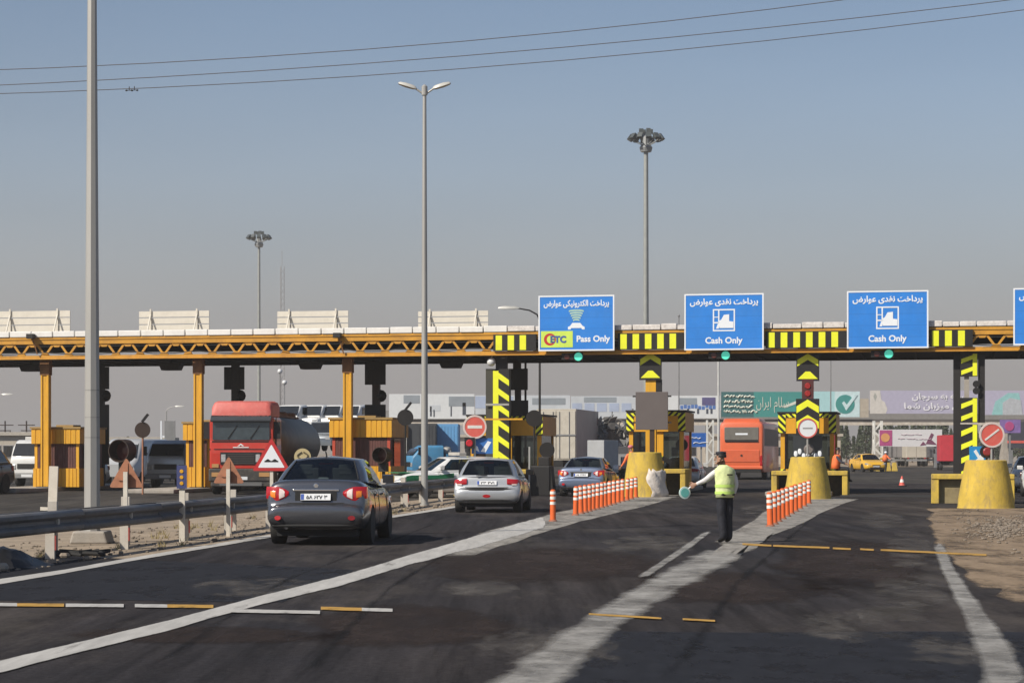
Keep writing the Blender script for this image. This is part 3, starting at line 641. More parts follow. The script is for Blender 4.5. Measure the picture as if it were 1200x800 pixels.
def round_sign(name, px, py, d_, r, face, rim, lab, grp, marks=None, back=False, post=True, z0=.1, rz=0, cat='road sign'):
    x, y, z = at(px, py, d_)
    t = thing(name, lab, cat, (x, y, 0), rz, grp)
    m = MB(); m.lathe([(r, 0), (r, .02)], 32, 0, (0, 0, z), 'y'); m.build('disc', face if not back else DRK, t)
    if rim:
        m = MB()
        rings = [[(q * math.cos(2 * math.pi * k / 32), yy, z + q * math.sin(2 * math.pi * k / 32)) for k in range(32)] for q, yy in ((r * .86, -.004), (r * .86, -.012), (r * 1.0, -.012), (r * 1.02, .01))]
        m.loft(rings, 0, True, False); m.build('rim', rim, t)
    if marks:
        m = MB(); marks(m, r, z); m.build('marking', M('mark', (.68, .66, .62), .5) if face is not SWH else M('grey_mark', (.30, .30, .30), .5), t)
    if post:
        m = MB(); m.tube([(0, .05, z0), (0, .05, z + r * .6)], .035, 10); m.build('post', GALV if post is True else post, t)
    return t

# --- gate behind the hatchback: striped black pillar, ochre booth, stop disc
s = S(588, .45); t = thing('striped_pillar', 'black canopy pillar with yellow slanting stripes behind the silver hatchback', 'pillar', G(s, .45), -TH, 'striped canopy pillars')
m = MB(); m.bx(-.33, .33, -.2, .2, .17, 4.85); m.build('column', BLK, t)
m = MB(); m.bx(-.62, -.34, -.1, .24, .17, 4.86); m.build('side_plate', M('dark_olive', (.045, .042, .03), .6), t)
m = MB(); half_chevrons(m, -.31, .33, .5, 4.78, -.2, 7); m.build('stripe', FLU, t)
m = MB(); m.bx(-.22, .22, -.12, .12, 4.85, 5.38); m.build('head', DRK, t)
m = MB(); m.ball((-.36, -.3, 5.12), .17, 0, 14, 10); m.tube([(-.36, -.3, 5.2), (-.36, -.1, 5.42)], .03, 8); m.build('globe_camera', M('white_globe', (.66, .66, .66), .3), t, 40)
m = MB(); m.bx(-.62, .33, -.215, -.205, 3.42, 3.50); m.build('band', GALV, t)
s = S(607, 5.2); y = G(s, 5.2)[1]; zz = lambda r: CH + (HY - r) * y / F
t = thing('signal_post', 'dark signal post with two black backboards just right of the striped pillar', 'signal post', G(s, 5.2), -TH, 'signal posts behind the left booths')
m = MB(); m.bx(-.12, .12, -.1, .1, .17, 5.36); m.bx(.28, .36, -.05, .02, 1.0, 5.36); m.bx(-.2, -.12, -.06, .06, zz(432), 5.36); m.build('post', BRN, t)
m = MB(); m.bx(-.42, .44, -.2, -.12, zz(457), zz(432)); m.build('backboard', BLK, t)
m = MB(); m.bx(-.42, .46, -.2, -.12, zz(487), zz(469)); m.build('backboard', BLK, t)
def hazard_booth(px, w, zt, lab, d=1.6, dep=2.8, left_lit=True, board=None):
    s = S(px, d); t = thing('toll_booth', lab, 'toll booth', G(s, d), -TH, 'hazard striped toll booths on our side'); h = w / 2
    m = MB(); m.bx(-h, h, 0, dep, .17, .95); m.build('lower_panel', YEL, t)
    for a, b in ((-h, -h + .16), (h - .16, h)):
        m = MB(); m.bx(a, b, 0, .16, .95, zt - .75); m.build('corner_post', YEL, t)
    m = MB(); m.bx(-.28, .28, .0, .14, .95, zt - .75); m.build('centre_post', YEL, t)
    m = MB(); m.bx(-h, -h + .1, dep - .1, dep, .95, zt - .75); m.bx(h - .1, h, dep - .1, dep, .95, zt - .75); m.build('rear_post', YEL, t)
    for a, b in ((-h + .16, -.28), (.28, h - .16)):
        m = MB(); m.bx(a, b, .06, .075, .95, zt - .75); m.build('window', GLS, t)
    m = MB(); m.bx(h - .06, h - .045, .16, dep - .1, .95, zt - .75); m.build('side_window', GLS, t)
    m = MB(); m.bx(-h + .045, -h + .06, .16, dep - .1, .95, zt - .75); m.build('side_window', GLS, t)
    m = MB(); m.bx(-h - .08, h + .08, -.1, dep + .1, zt - .75, zt); u = m.build('upper_panel', M('amber_panel', (.68, .33, .012), .5, var=.1, dirt=.2, dcol=(.3, .2, .06)), t)
    m = MB()
    for a, b, sl in ((-h - .085, -h + .2, -1), (h - .2, h + .085, 1)):
        m.bx(a, b, -.118, -.1, zt - .75, zt + .02, 0); hazard(m, a, b, -.118, zt - .72, zt - .03, .26, sl)
    m.bx(-h + .2, h - .2, -.115, -.1, zt - .14, zt + .02, 0); hazard(m, -h + .2, 0, -.115, zt - .14, zt + .02, .24, -1); hazard(m, 0, h - .2, -.115, zt - .14, zt + .02, .24, 1)
    m.build('hazard_strip', [BLK, FLU], u)
    m = MB(); m.bx(-h - .12, h + .12, -.14, dep + .14, zt + .02, zt + .09); m.build('roof', DRK, t)
    m = MB()
    for a, b, sl in ((-h, -h + .2, 1), (h - .2, h, -1)): m.bx(a, b, -.012, 0, .3, .95, 0); hazard(m, a, b, -.012, .3, .95, .26, sl)
    m.build('hazard_foot', [BLK, FLU], t)
    m = MB(); m.bx(-h + .2, h - .2, .3, .9, .9, .98); m.bx(-.75, -.35, .45, .85, .98, 1.35); m.bx(.35, .8, .5, .9, .98, 1.2); m.build('counter', GRY, t)
    m = MB(); m.bx(-h + .3, -.4, dep - .25, dep - .2, 1.3, zt - .9); m.build('curtain', M('pale_curtain', (.5, .47, .42), .9, stretch=(6, 1, 1)), t)
    return t
hazard_booth(592, 2.9, CH + (HY - 488) * G(S(592, 1.6), 1.6)[1] / F, 'ochre toll booth with hazard striped corners behind the striped pillar and stop disc')
crash_block(592, -3.6, 2.9, .95, 'yellow crash block half hidden behind the silver hatchback')
bollard(556, 581, 1.35, .75, .58, 'yellow bollard almost hidden behind the silver hatchback')
def bar_mark(m, r, z): m.bx(-r * .62, r * .62, -.006, 0, z - r * .13, z + r * .13)
round_sign('stop_disc', 556.5, 500, 76.5, .42, PNK, M('pale_rim', (.62, .52, .48), .5), 'faded red round sign with a white bar left of the striped pillar', 'round signs at the gates', bar_mark, z0=1.0)
x, y, z = at(565, 520, 76.6)
t = thing('lane_notice', 'blue and white notice panel below the red round stop sign', 'sign', (x, y, z - .35), 0)
m = MB(); m.bx(-.38, .38, 0, .03, 0, .56); m.build('panel', M('notice_blue', (.03, .14, .42), .5), t)
m = MB(); m.prism([(-.05, .08), (.12, .05), (.33, .42), (.2, .46)], -.005, 0, 'y'); m.prism([(-.34, .2), (-.1, .06), (-.16, .26), (-.3, .34)], -.005, 0, 'y'); m.build('marking', SWH, t)
x, y, z = at(553.5, 519, 76.3)
t = thing('warning_lamp', 'small round red warning lamp in a black case under the stop sign', 'warning lamp', (x - .1, y, z), 0, 'red warning lamps at the gates')
m = MB(); m.bx(-.18, .18, .0, .2, -.2, .2); m.tube([(0, .1, -.2), (0, .1, -1.25)], .04, 8); m.build('case', BLK, t)
m = MB(); m.lathe([(.13, 0), (.1, -.04)], 16, 0, (0, 0, 0), 'y'); m.build('lens', M('red_lens', (.45, .02, .03), .25), t)
# cross arm that carries the stop disc
x, y, z = at(578, 491, 78.5)
m = MB(); m.bx(-.55, 1.1, 0, .05, -.03, .03); tag(m.build('sign_arm', YEL, loc=(x, y, z), rz=-TH), 'thin yellow arm across the striped pillar behind the stop disc', 'sign arm')
# black discs and machines in the lane beside the striped pillar
round_sign('traffic_disc', 626, 490, 82, .32, DRK, None, 'large black disc on a black post right of the striped pillar booth', 'black discs on posts', post=DRK)
round_sign('traffic_disc', 641, 527, 80, .29, DRK, None, 'black disc on a low post above the barrier machine by the blue sedan', 'black discs on posts', post=DRK)
X, Y = ground(634, 581)
t = thing('barrier_machine', 'black barrier machine on the island between the hatchback and the blue sedan', 'barrier machine', (X, Y, .0), -TH)
m = MB(); m.bx(-.5, .32, 0, .8, 0, 1.1); m.build('cabinet', BLK, t, bev=.03)
m = MB(); m.prism([(-.18, 1.1), (.36, 1.1), (.46, .1), (.62, 0), (.3, 0)], .05, .6, 'y'); m.bx(-.12, .28, .1, .6, 1.1, 1.42); m.build('motor_box', DRK, t, bev=.02)
m = MB(); m.bx(-.46, -.4, -.03, 0, .1, 1.8); m.build('guard_post', GALV, t)
# --- gate with the plain dark board
def chevron_pillar(px, lab, z_lo, d=.45, w=.86):
    s = S(px, d); t = thing('chevron_pillar', lab, 'pillar', G(s, d), -TH, 'striped canopy pillars')
    m = MB(); m.bx(-.2, .2, -.12, .2, .17, 5.36); m.build('column', YEL, t)
    m = MB(); m.bx(-w / 2, w / 2, -.2, -.13, z_lo, 5.34); b = m.build('chevron_board', BLK, t)
    m = MB(); chevrons(m, 0, w * .92, z_lo + .56, 5.16, -.2, 1, th=.24); m.prism([(-w * .44, z_lo + .08), (w * .44, z_lo + .08), (w * .1, z_lo + .36), (-w * .1, z_lo + .36)], -.208, -.2, 'y'); m.build('chevron', FLU, b)
    return t, w
t, w = chevron_pillar(763, 'yellow canopy pillar with a two chevron board above the plain dark board', 4.38)
m = MB(); m.bx(.12, .42, -.1, .1, 3.7, 4.4); m.build('signal_case', BLK, t)
hazard_booth(769, 2.15, CH + (HY - 483) * G(S(769, 1.6), 1.6)[1] / F, 'hazard striped toll booth behind the plain dark board and dusty bollard')
s = S(764, -.6); yb = G(s, -.6)[1]
t = thing('dark_board', 'plain dark grey board standing before the booth above the dusty bollard', 'board', G(s, -.6), -TH)
m = MB(); a, b = S(745, -.6) - s, S(783, -.6) - s; m.bx(a, b, -.05, 0, CH + (HY - 503.5) * yb / F, CH + (HY - 459) * yb / F); m.build('panel', M('dull_board', (.105, .088, .085), .7, var=.06), t, bev=.015)
m = MB()
for zq in (2.7, 3.7): m.bx(a - .12, b + .12, 0, .04, zq, zq + .06)
m.build('rail', DRK, t)
m = MB(); m.bx(-.09, .09, 0, .1, .17, 3.6); m.build('post', BRN, t)
crash_block(770, -3.3, 2.1, .98, 'yellow crash block with a deep black recess next to the dusty bollard')
bo, (bx0, by0) = bollard(756, 582.5, 1.58, .80, .60, 'yellow bollard smeared with white dust at the end of the longer post row')
# sheet of dusty plastic draped on that bollard
m = MB(); rings = []
for k in range(7):
    zz_ = .02 + k * .17; r = .84 - zz_ * .125 + .02; ring = []
    for j in range(9):
        a = R(-80 + j * 8 + 6 * math.sin(k * 1.3 + j) - k * 1.5); rr = r + .03 * math.sin(j * 1.9 + k * .9); ring.append((rr * math.cos(a), rr * math.sin(a), zz_ if k < 6 else zz_ - .12 * abs(math.sin(j * 1.1))))
    rings.append(ring)
m.loft(rings, 0, False, False); o = m.build('plastic_sheet', M('dusty_plastic', (.66, .60, .54), .8, var=.2, scale=4, dirt=.4, bump=.6, bscale=8), loc=(bx0, by0, 0), smooth=60, keep=True)
o.modifiers.new('thick', 'SOLIDIFY').thickness = .012
tag(o, 'crumpled white plastic sheet wrapped round the dusty yellow bollard', 'plastic sheet')
# fallen yellow and black bar beside it
m = MB(); m.bar((-.2, 0, .1), (.55, 0, -.28), .1, .16, 0); m.bar((-.1, -.055, .05), (.2, -.055, -.1), .01, .15, 1); o = m.build('hazard_rail', [BLK, FLU], loc=at(769, 533, 77.3)); tag(o, 'short black and yellow rail leaning on the dusty bollard\'s block', 'hazard rail')
round_sign('traffic_disc', 799, 521, 84, .24, DRK, None, 'small black disc on a post beside the booth with the dark board', 'black discs on posts', post=DRK)
# --- gate with the round white sign
t, w = chevron_pillar(947, 'canopy pillar with stacked chevron boards and a red signal above the round white sign', 4.30)
yb = G(S(947, .2), .2)[1]; zr = lambda r: CH + (HY - r) * yb / F
m = MB(); m.bx(-.22, .22, -.22, -.12, zr(467), zr(444)); m.build('signal_case', M('signal_case', (.075, .016, .014), .5), t)
for r in (452, 461):
    m = MB(); m.lathe([(.12, 0), (.1, -.04)], 16, 0, (0, -.22, zr(r)), 'y'); m.build('red_lens', M('red_signal', (.30, .02, .018), .3), t)
m = MB(); m.bx(-.44, .44, -.3, -.23, zr(512), zr(467)); b = m.build('chevron_board', BLK, t)
m = MB(); chevrons(m, 0, .84, zr(484), zr(467.5), -.3, 1, th=.26); chevrons(m, 0, .84, zr(502), zr(485), -.3, 1, th=.26); m.build('chevron', FLU, b)
hazard_booth(946, 2.05, CH + (HY - 485) * G(S(946, 1.6), 1.6)[1] / F, 'hazard striped toll booth behind the round white sign and yellow bollard')
def bar2(m, r, z): m.bx(-r * .5, r * .5, -.006, 0, z - r * .07, z + r * .07)
round_sign('round_sign', 946.5, 501.5, 80.2, .37, SWH, M('red_rim', (.60, .12, .10), .5), 'round white sign with a red rim above the clean yellow bollard', 'round signs at the gates', bar2, z0=1.0)
crash_block(948.5, -3.3, 2.75, .92, 'wide yellow crash block behind the clean bollard and shorter post row')
bollard(946.5, 585, 1.42, .80, .60, 'clean yellow bollard at the end of the shorter post row')
# window stickers and a lamp on that booth
x, y, z = at(946.5, 527, 80.6)
t = thing('window_poster', 'dark poster with white blots and a round lamp under the white sign', 'poster', (x, y, z - .6), -TH)
m = MB(); m.bx(-.55, .55, .0, .02, 0, 1.15); m.build('panel', M('poster_dark', (.03, .035, .04), .4), t)
m = MB()
for q in range(7): a = -.45 + q * .15; m.ball((a, 0, .46 + .10 * math.sin(q * 2.1)), (.07, .012, .12), 0, 8, 6)
m.build('blot', SWH, t); m = MB(); m.lathe([(.2, 0), (.14, -.05)], 18, 0, (.05, 0, .62), 'y'); m.build('lamp', M('grey_lamp', (.16, .14, .13), .4), t)
# --- gate on the far right
s = S(1135, .45); yb = G(s, .45)[1]; zr = lambda r: CH + (HY - r) * yb / F
t = thing('striped_pillar', 'tall black pillar with yellow angled stripes on the far right', 'pillar', G(s, .45), -TH, 'striped canopy pillars')
m = MB(); m.bx(-.56, -.3, .0, .2, .17, 5.38); m.build('column', DRK, t)
for (za, zb, n) in ((zr(441), 5.3, 2), (zr(495), zr(466), 2), (zr(560), zr(497), 4)):
    m = MB(); m.bx(-.3, .33, -.2, .1, za, zb); b = m.build('stripe_board', BLK, t)
    m = MB(); q = (zb - za) / n
    for k in range(n):
        a = za + k * q; m.prism([(-.27, a + .05), (.31, a + q * .62), (.31, a + q * .97), (-.27, a + q * .5)], -.208, -.2, 'y')
    m.prism([(.15, za + .02), (.31, za + .02), (.31, zb - .02), (.15, zb - .02)], -.207, -.2, 'y'); m.build('stripe', FLU, b)
m = MB(); m.bx(.35, .60, -.1, .2, zr(495), 5.3); m.build('side_plate', DRK, t)
m = MB(); m.bx(-.16, .02, -.1, .0, zr(466), zr(441)); m.build('gap_panel', CONC, t)
for r in (450, 458):
    m = MB(); m.lathe([(.13, .1), (.13, -.12), (.11, -.12)], 14, 0, (.28, -.14, zr(r)), 'y'); m.build('signal_lamp', BLK, t)
x, y, z = at(1162.5, 509.5, 64); 
def slash(m, r, z): m.bar((-r * .55, -.006, z - r * .4), (r * .55, -.006, z + r * .45), .012, r * .14)
round_sign('round_sign', 1162.5, 509.5, 66, .39, PNK, M('pale_rim', (.62, .52, .48), .5), 'faded red round sign with a pale slash beside the striped pillar', 'round signs at the gates', slash, z0=.5)
x, y, z = at(1146, 533, 68)
t = thing('arrow_sign', 'square blue keep side sign with white arrow above the rightmost bollard', 'road sign', (x, y, z - .28))
m = MB(); m.bx(-.27, .27, 0, .03, 0, .56); m.build('panel', M('arrow_blue', (.02, .26, .60), .5), t)
m = MB(); m.prism([(-.14, .4), (.0, .18), (-.1, .1), (.2, .06), (.16, .36), (.06, .26), (-.06, .46)], -.006, 0, 'y'); m.build('arrow', SWH, t)
m = MB(); m.bx(-.03, .03, .03, .07, -1.2, .3); m.build('post', GALV, t)
x, y, z = at(1157, 529, 67)
t = thing('warning_lamp', 'round dark red lamp between the arrow sign and the slashed sign', 'warning lamp', (x, y, z), 0, 'red warning lamps at the gates')
m = MB(); m.lathe([(.21, .14), (.21, 0), (.17, 0)], 16, 0, (0, 0, 0), 'y'); m.tube([(0, .1, -.15), (0, .1, -1.3)], .035, 8); m.build('case', DRK, t)
m = MB(); m.lathe([(.14, -.004), (.1, -.04)], 16, 0, (0, 0, 0), 'y'); m.build('lens', M('dull_red_lens', (.26, .03, .03), .3), t)
X, Y = ground(1140, 590)
t = thing('crash_block', 'yellow crash block with a stained recess left of the rightmost bollard', 'crash block', (X, Y, 0), -TH, 'yellow crash blocks on the island noses')
m = MB(); k = 1.27; h = .92; q = .24; m.bx(-k, -k + q, 0, 1.4, 0, h - .16); m.bx(k - q, k, 0, 1.4, 0, h - .16); m.bx(-k, k, -.03, 1.45, h - .16, h); m.build('frame', YELB, t, bev=.025)
m = MB(); m.bx(-k + q, k - q, .22, .4, 0, h - .17); m.build('back_panel', M('stained_recess', (.24, .19, .09), .9, var=.35, dirt=.7), t)
bollard(1155.5, 596, 1.36, .80, .60, 'yellow bollard at the far right beside the sandy shoulder')
m = MB(); m.bx(-.05, .05, -.06, .04, 0, .62); m.bx(.15, .24, -.06, .04, 0, .28); tag(m.build('marker_stub', BRN, loc=(*ground(1140.5, 595), 0)), 'low brown stub post in front of the rightmost bollard', 'stub post')
# speed hump across the lane below the canopy
m = MB(); sa, sb = S(985, -4), S(1092, -4); m.prism([(-.3, .0), (-.2, .06), (.2, .06), (.3, .0)], sa, sb, 'x'); o = struct(m, 'speed_hump', M('hump_rubber', (.02, .02, .02), .8), loc=G(0, -4, .008), rz=-TH)
# ------------------------------------------------------------------ flexible posts on the gore noses
def flex_post():
    t = thing('lane_delineator', 'orange flexible post standing alone before the longer row', 'delineator', (0, 0, 0), 0, 'orange lane delineators')
    m = MB(); m.lathe([(.10, 0), (.095, .02), (.07, .04)], 16); m.build('base', M('orange_base', (.30, .07, .02), .7, dirt=.6, dcol=(.25, .2, .16)), t, 40)
    m = MB(); m.lathe([(.068, .04), (.064, .62), (.056, .72), (.03, .735)], 14); m.build('tube', ORG, t, 40)
    for z in (.385, .505, .625):
        m = MB(); m.lathe([(.07, z), (.0685, z + .066)], 14); m.build('band', REF, t, 40)
    return t
fp = flex_post(); fp.location = (*ground(648, 611), .012)
r1 = [(674.5, 604), (681, 602.2), (686, 600.8), (690.5, 599.5), (695, 598), (700, 596.8), (705, 595.3), (709.5, 594), (714.5, 592.5), (719.5, 591), (724.5, 589.5), (729.5, 588), (735, 586.5), (740, 585), (745.5, 583.3)]
r2 = [(902.8, 617), (907.5, 614.5), (912.3, 611.5), (917.3, 608.5), (922.5, 605.5), (927.5, 602.5), (932.5, 599.5), (937.7, 596.5), (942.7, 593.5), (948, 590.5)]
for row, lab in ((r1, 'orange white banded post in the longer row leading to the dusty bollard'), (r2, 'orange white banded post in the shorter row before the clean bollard')):
    for p in row:
        c = copy_tree(fp, (*ground(*p), .012), random.uniform(0, 3), lab); c.rotation_euler = (random.uniform(-.035, .035), random.uniform(-.035, .035), 0)

# ------------------------------------------------------------------ guard rail along the verge
rail = [(-8.9, 17), (-8.0, 24), (-6.83, 32), (-6.1, 37), (-5.43, 41.75), (-4.2, 52), (-2.95, 63), (-2.2, 69.5), (-1.75, 73)]
def rail_at(d):
    for (a, b), (c, e) in zip(rail, rail[1:]):
        if b <= d <= e: u = (d - b) / (e - b); return a + (c - a) * u
    return rail[-1][0]
gr = thing('guard_rail', 'long weathered steel guard rail on white posts along the left verge', 'guard rail', (0, 0, 0))
W_PROF = [(-.02, -.155), (.0, -.15), (.03, -.125), (.035, -.075), (-.035, -.03), (-.04, 0), (-.035, .03), (.035, .075), (.03, .125), (.0, .15), (-.035, .158), (-.075, .158)]
d = 17.0; k = 0
while d < 72.5:
    e = min(d + 4.0, 73); m = MB(); rings = []
    for dd in (d, (d + e) / 2, e + .08):
        x = rail_at(min(dd, 73)); z = .56 + (.008 if k % 2 else 0)
        rings.append([(x + p + (.004 if k % 2 else 0), min(dd, 73), z + q) for p, q in W_PROF])
    m.loft(rings, 0, False, False); o = m.build('rail_section', GALD, gr, 40, keep=True); o.modifiers.new('thick', 'SOLIDIFY').thickness = .008
    d = e; k += 1
for d in (32.1, 35.5, 38.9, 41.75, 45.2, 48.7, 52.2, 55.7, 59.2, 62.6, 66, 69.5, 28.6, 25.1, 21.6):
    x = rail_at(d) - .13
    m = MB(); m.bx(x - .07, x + .07, d - .05, d - .042, 0, .72); m.bx(x - .07, x + .07, d + .042, d + .05, 0, .72); m.bx(x - .006, x + .006, d - .042, d + .042, 0, .72); m.bx(x + .07, x + .13, d - .05, d + .05, .46, .64)
    p = m.build('post', M('whitewashed_post', (.52, .48, .42), .8, var=.15, dirt=.5, dcol=(.30, .24, .18)), gr)
    m = MB(); m.bx(x + .071, x + .086, d - .045, d + .045, .14, .36); m.build('reflector', PNK, p)
# rear rail of the double guard, closer to the oncoming lanes
gr2 = thing('guard_rail', 'second guard rail behind the first on short pale posts', 'guard rail', (0, 0, 0))
d = 17.0
while d < 72:
    e = min(d + 4, 73); m = MB(); rings = [[(rail_at(min(dd, 73)) - .75 - p, min(dd, 73), .54 + q) for p, q in W_PROF] for dd in (d, e)]
    m.loft(rings, 0, False, False); o = m.build('rail_section', GALD, gr2, 40, keep=True); o.modifiers.new('thick', 'SOLIDIFY').thickness = .008; d = e
for d in (30.4, 33.5, 37, 40.5, 44, 47.5, 51, 54.5, 58, 61.5, 65, 68.5):
    x = rail_at(d) - .6; m = MB(); m.bx(x - .07, x + .07, d - .05, d + .05, 0, .84); m.build('post', M('whitewashed_post', (0, 0, 0)), gr2)

# ------------------------------------------------------------------ lamp posts
X, Y = ground(104, 637)
t = thing('lamp_post', 'thick grey lamp post rising out of the picture behind the guard rail', 'lamp post', (X, Y + .3, 0), 0, 'street lamps')
m = MB(); m.prism([(-.34, .0), (.34, .0), (.28, .22), (-.28, .22)], -.34, .34, 'y'); m.build('footing', CONC, t, bev=.03)
m = MB(); m.lathe([(.15, .2), (.15, .24), (.142, .24), (.138, 1.7), (.13, 2.8), (.062, 12.6), (.0, 12.62)], 8); m.build('pole', GALV, t)
m = MB(); m.lathe([(.137, 1.86), (.137, 1.88)], 8); m.lathe([(.135, 2.22), (.135, 2.235)], 8); m.lathe([(.133, 2.7), (.133, 2.715)], 8); m.build('collar', M('collar_steel', (.22, .22, .21), .5), t)
def twin_arm(t, H, ax):
    for sg in (-1, 1):
        m = MB(); m.tube([(0, 0, H - .45), (sg * .18, 0, H - .32), (sg * .30, 0, H - .24)], .03, 8); a = m.build('arm', GALV, t)
        m = MB(); X_ = Matrix.Translation((sg * .26, 0, H - .28)) @ Matrix.Rotation(-sg * R(17), 4, 'Y')
        m.loft([[(sg * x, y * w, z * h + .02) for y, z in ((-1, -.3), (-.8, .6), (0, 1), (.8, .6), (1, -.3), (0, -.7))] for x, w, h in ((0, .05, .04), (.08, .10, .08), (.35, .13, .09), (.52, .09, .06), (.56, .03, .03))], 0, True, True, X_)
        m.build('lamp_head', M('lamp_head_grey', (.50, .49, .45), .4), a, 50)
twin_arm(t, 12.6, 0)
X, Y = ground(497.5, 592)
t = thing('lamp_post', 'slender grey twin arm street lamp standing by the police car', 'lamp post', (X, Y, 0), 0, 'street lamps')
H = CH + (HY - 104) * Y / F
m = MB(); m.lathe([(.14, 0), (.14, .05), (.105, .05), (.1, 3), (.055, H), (0, H + .04)], 12); m.build('pole', GALV, t, 40)
m = MB(); m.lathe([(.09, H - .2), (.09, H + .06), (.03, H + .12)], 10); m.build('cap', GALV, t)
twin_arm(t, H + .26, 0)
def mast(px, ytop, d, r0, r1, lab, nl=12):
    x, y, z = at(px, ytop, d); t = thing('high_mast_light', lab, 'high mast light', (x, y, 0), 0, 'high mast lights')
    m = MB(); m.lathe([(r0, 0), (r1, z - 1.6), (0, z - 1.5)], 14); m.build('pole', M('mast_grey', (.30, .31, .29), .5, metal=.2), t, 40)
    m = MB(); m.lathe([(.5, z - 2.1), (.62, z - 1.7), (.35, z - 1.3), (.2, z - .3), (.0, z - .2)], 14)
    for k in range(nl):
        a = 2 * math.pi * k / nl; m.bar((.3 * math.cos(a), .3 * math.sin(a), z - 1.5), (1.35 * math.cos(a), 1.35 * math.sin(a), z - .95), .06, .06)
    m.build('crown_frame', M('crown_grey', (.24, .25, .25), .5), t)
    for k in range(nl):
        a = 2 * math.pi * k / nl + .1; m = MB(); rr = 1.5
        m.box((0, 0, 0), (.3, .5, .55), 0, Matrix.Translation((rr * math.cos(a), rr * math.sin(a), z - .75)) @ Matrix.Rotation(a, 4, 'Z') @ Matrix.Rotation(R(-35), 4, 'Y')); m.build('floodlight', M('flood_dark', (.07, .08, .08), .4), t)
    for k in range(4):
        a = 2 * math.pi * k / 4 + .4; m = MB(); m.box((.5 * math.cos(a), .5 * math.sin(a), z - .15), (.4, .4, .4), 0); m.build('floodlight', M('flood_dark', (0, 0, 0)), t)
    return t
mast(757, 152, 200, .30, .21, 'tall high mast floodlight behind the blue signs')
mast(303.5, 271.5, 290, .26, .17, 'distant thin high mast floodlight over the red truck')
def arm_lamp(px, pxh, yt, d, lab, r=.07, pm=None, zb=0, tilt=.25):
    x, y, z = at(px, yt, d); L = (pxh - px) * d / F; sg = 1 if L > 0 else -1; pm = pm or GALV
    t = thing('street_lamp', lab, 'street lamp', (x, y, zb), 0, 'street lamps')
    m = MB(); q = z - zb; m.tube([(0, 0, 0), (0, 0, q - abs(L) * .55), (L * .12, 0, q - abs(L) * .28), (L * .45, 0, q - .1), (L, 0, q)], [r, r * .75, r * .6, r * .55, r * .5], 8); m.build('pole', pm, t, 40)
    m = MB(); X_ = Matrix.Translation((L, 0, q))
    m.loft([[(sg * u, v * w, s_ * h) for v, s_ in ((-1, -.4), (-.7, .7), (.7, .7), (1, -.4))] for u, w, h in ((-.1, .05, .04), (.1, .16, .11), (.6, .18, .12), (.85, .08, .06))], 0, True, True, X_)
    m.build('lamp_head', M('lamp_head_grey', (0, 0, 0)), t, 50); return t
arm_lamp(632.5, 606, 361, 96, 'single arm street lamp on a dark pole behind the electronic toll sign', .06, DRK)
arm_lamp(195, 206, 476, 210, 'small distant arm lamp between the yellow booths at left')
arm_lamp(-9, 3, 462, 170, 'arm lamp reaching in at the picture\'s left edge')
for px, ya, d, r, mt, lab in ((795.5, 370, 190, .07, GRY, 'thin dark pole seen under the first cash sign'), (842, 400, 175, .11, M('pale_pole', (.5, .5, .48), .5), 'pale pole standing left of the green billboard'), (973.5, 380, 230, .08, GRY, 'thin dark pole crossing the teal billboard')):
    x, y, z = at(px, ya, d); m = MB(); m.lathe([(r, 0), (r * .7, z), (0, z + .05)], 8); m.ball((0, 0, z), r * 1.6, 0, 8, 6); o = m.build('utility_pole', mt, None, 40, loc=(x, y, 0)); tag(o, lab, 'pole', 'thin far poles')
# far lattice radio mast and slim globe lamps
x, y, z = at(330.5, 294, 420); t = thing('radio_mast', 'faint lattice radio mast just right of the distant thin high mast', 'radio mast', (x, y, 0))
m = MB(); b = .55
for a in (0, 2.094, 4.189): m.tube([(b * math.cos(a), b * math.sin(a), 0), (b * .8 * math.cos(a), b * .8 * math.sin(a), z - 3), ], .05, 5)
k = 0
while k < z - 4:
    for j in range(3):
        a, c = 2.094 * j, 2.094 * (j + 1); m.bar((b * .9 * math.cos(a), b * .9 * math.sin(a), k), (b * .9 * math.cos(c), b * .9 * math.sin(c), k + 1.3), .05, .05)
    k += 1.3
m.tube([(0, 0, z - 3), (0, 0, z)], .05, 5); m.build('lattice', M('mast_pale', (.28, .27, .27), .6), t)
for px, yt, lab in ((328, 435, 'taller slim pole with a white globe above the red truck'), (333.5, 448, 'shorter slim pole with a white globe above the tank')):
    x, y, z = at(px, yt, 230); t = thing('globe_lamp', lab, 'globe lamp', (x, y, 0), 0, 'far globe lamps')
    m = MB(); m.tube([(0, 0, 0), (0, 0, z - .2)], .045, 6); m.build('pole', GRY, t)
    m = MB(); m.ball((0, 0, z), .27, 0, 12, 8); m.build('globe', M('white_globe', (0, 0, 0)), t, 60)
# overhead wires
WD = 112.0
for i, (y0, a, b) in enumerate(((82, .0357, 4.76e-5), (100, .0456, 3.27e-5), (110, .0317, 4.17e-5))):
    pts = [at(x, y0 - a * x - b * x * x, WD + i * 1.4) for x in range(-1500, 2801, 120)]
    m = MB(); m.tube(pts, .022, 6)
    o = m.build('power_line', M('wire_grey', (.10, .09, .09), .6)); 
    tag(o, ['topmost overhead wire of the three crossing the sky', 'middle overhead wire of the three crossing the sky', 'lowest overhead wire carrying two small dampers'][i], 'wire', 'overhead wires')
    if i == 2:
        for px in (151.5, 157.5):
            x, y, z = at(px, y0 - a * px - b * px * px, WD + 2.8); m = MB(); m.bar((-.17, 0, -.09), (.17, 0, -.07), .03, .03); m.ball((-.15, 0, -.09), (.07, .05, .05), 0, 8, 6); m.ball((.15, 0, -.09), (.07, .05, .05), 0, 8, 6); m.bx(-.02, .02, -.02, .02, -.1, .12)
            m.build('damper', BLK, o, loc=(x, y, z))

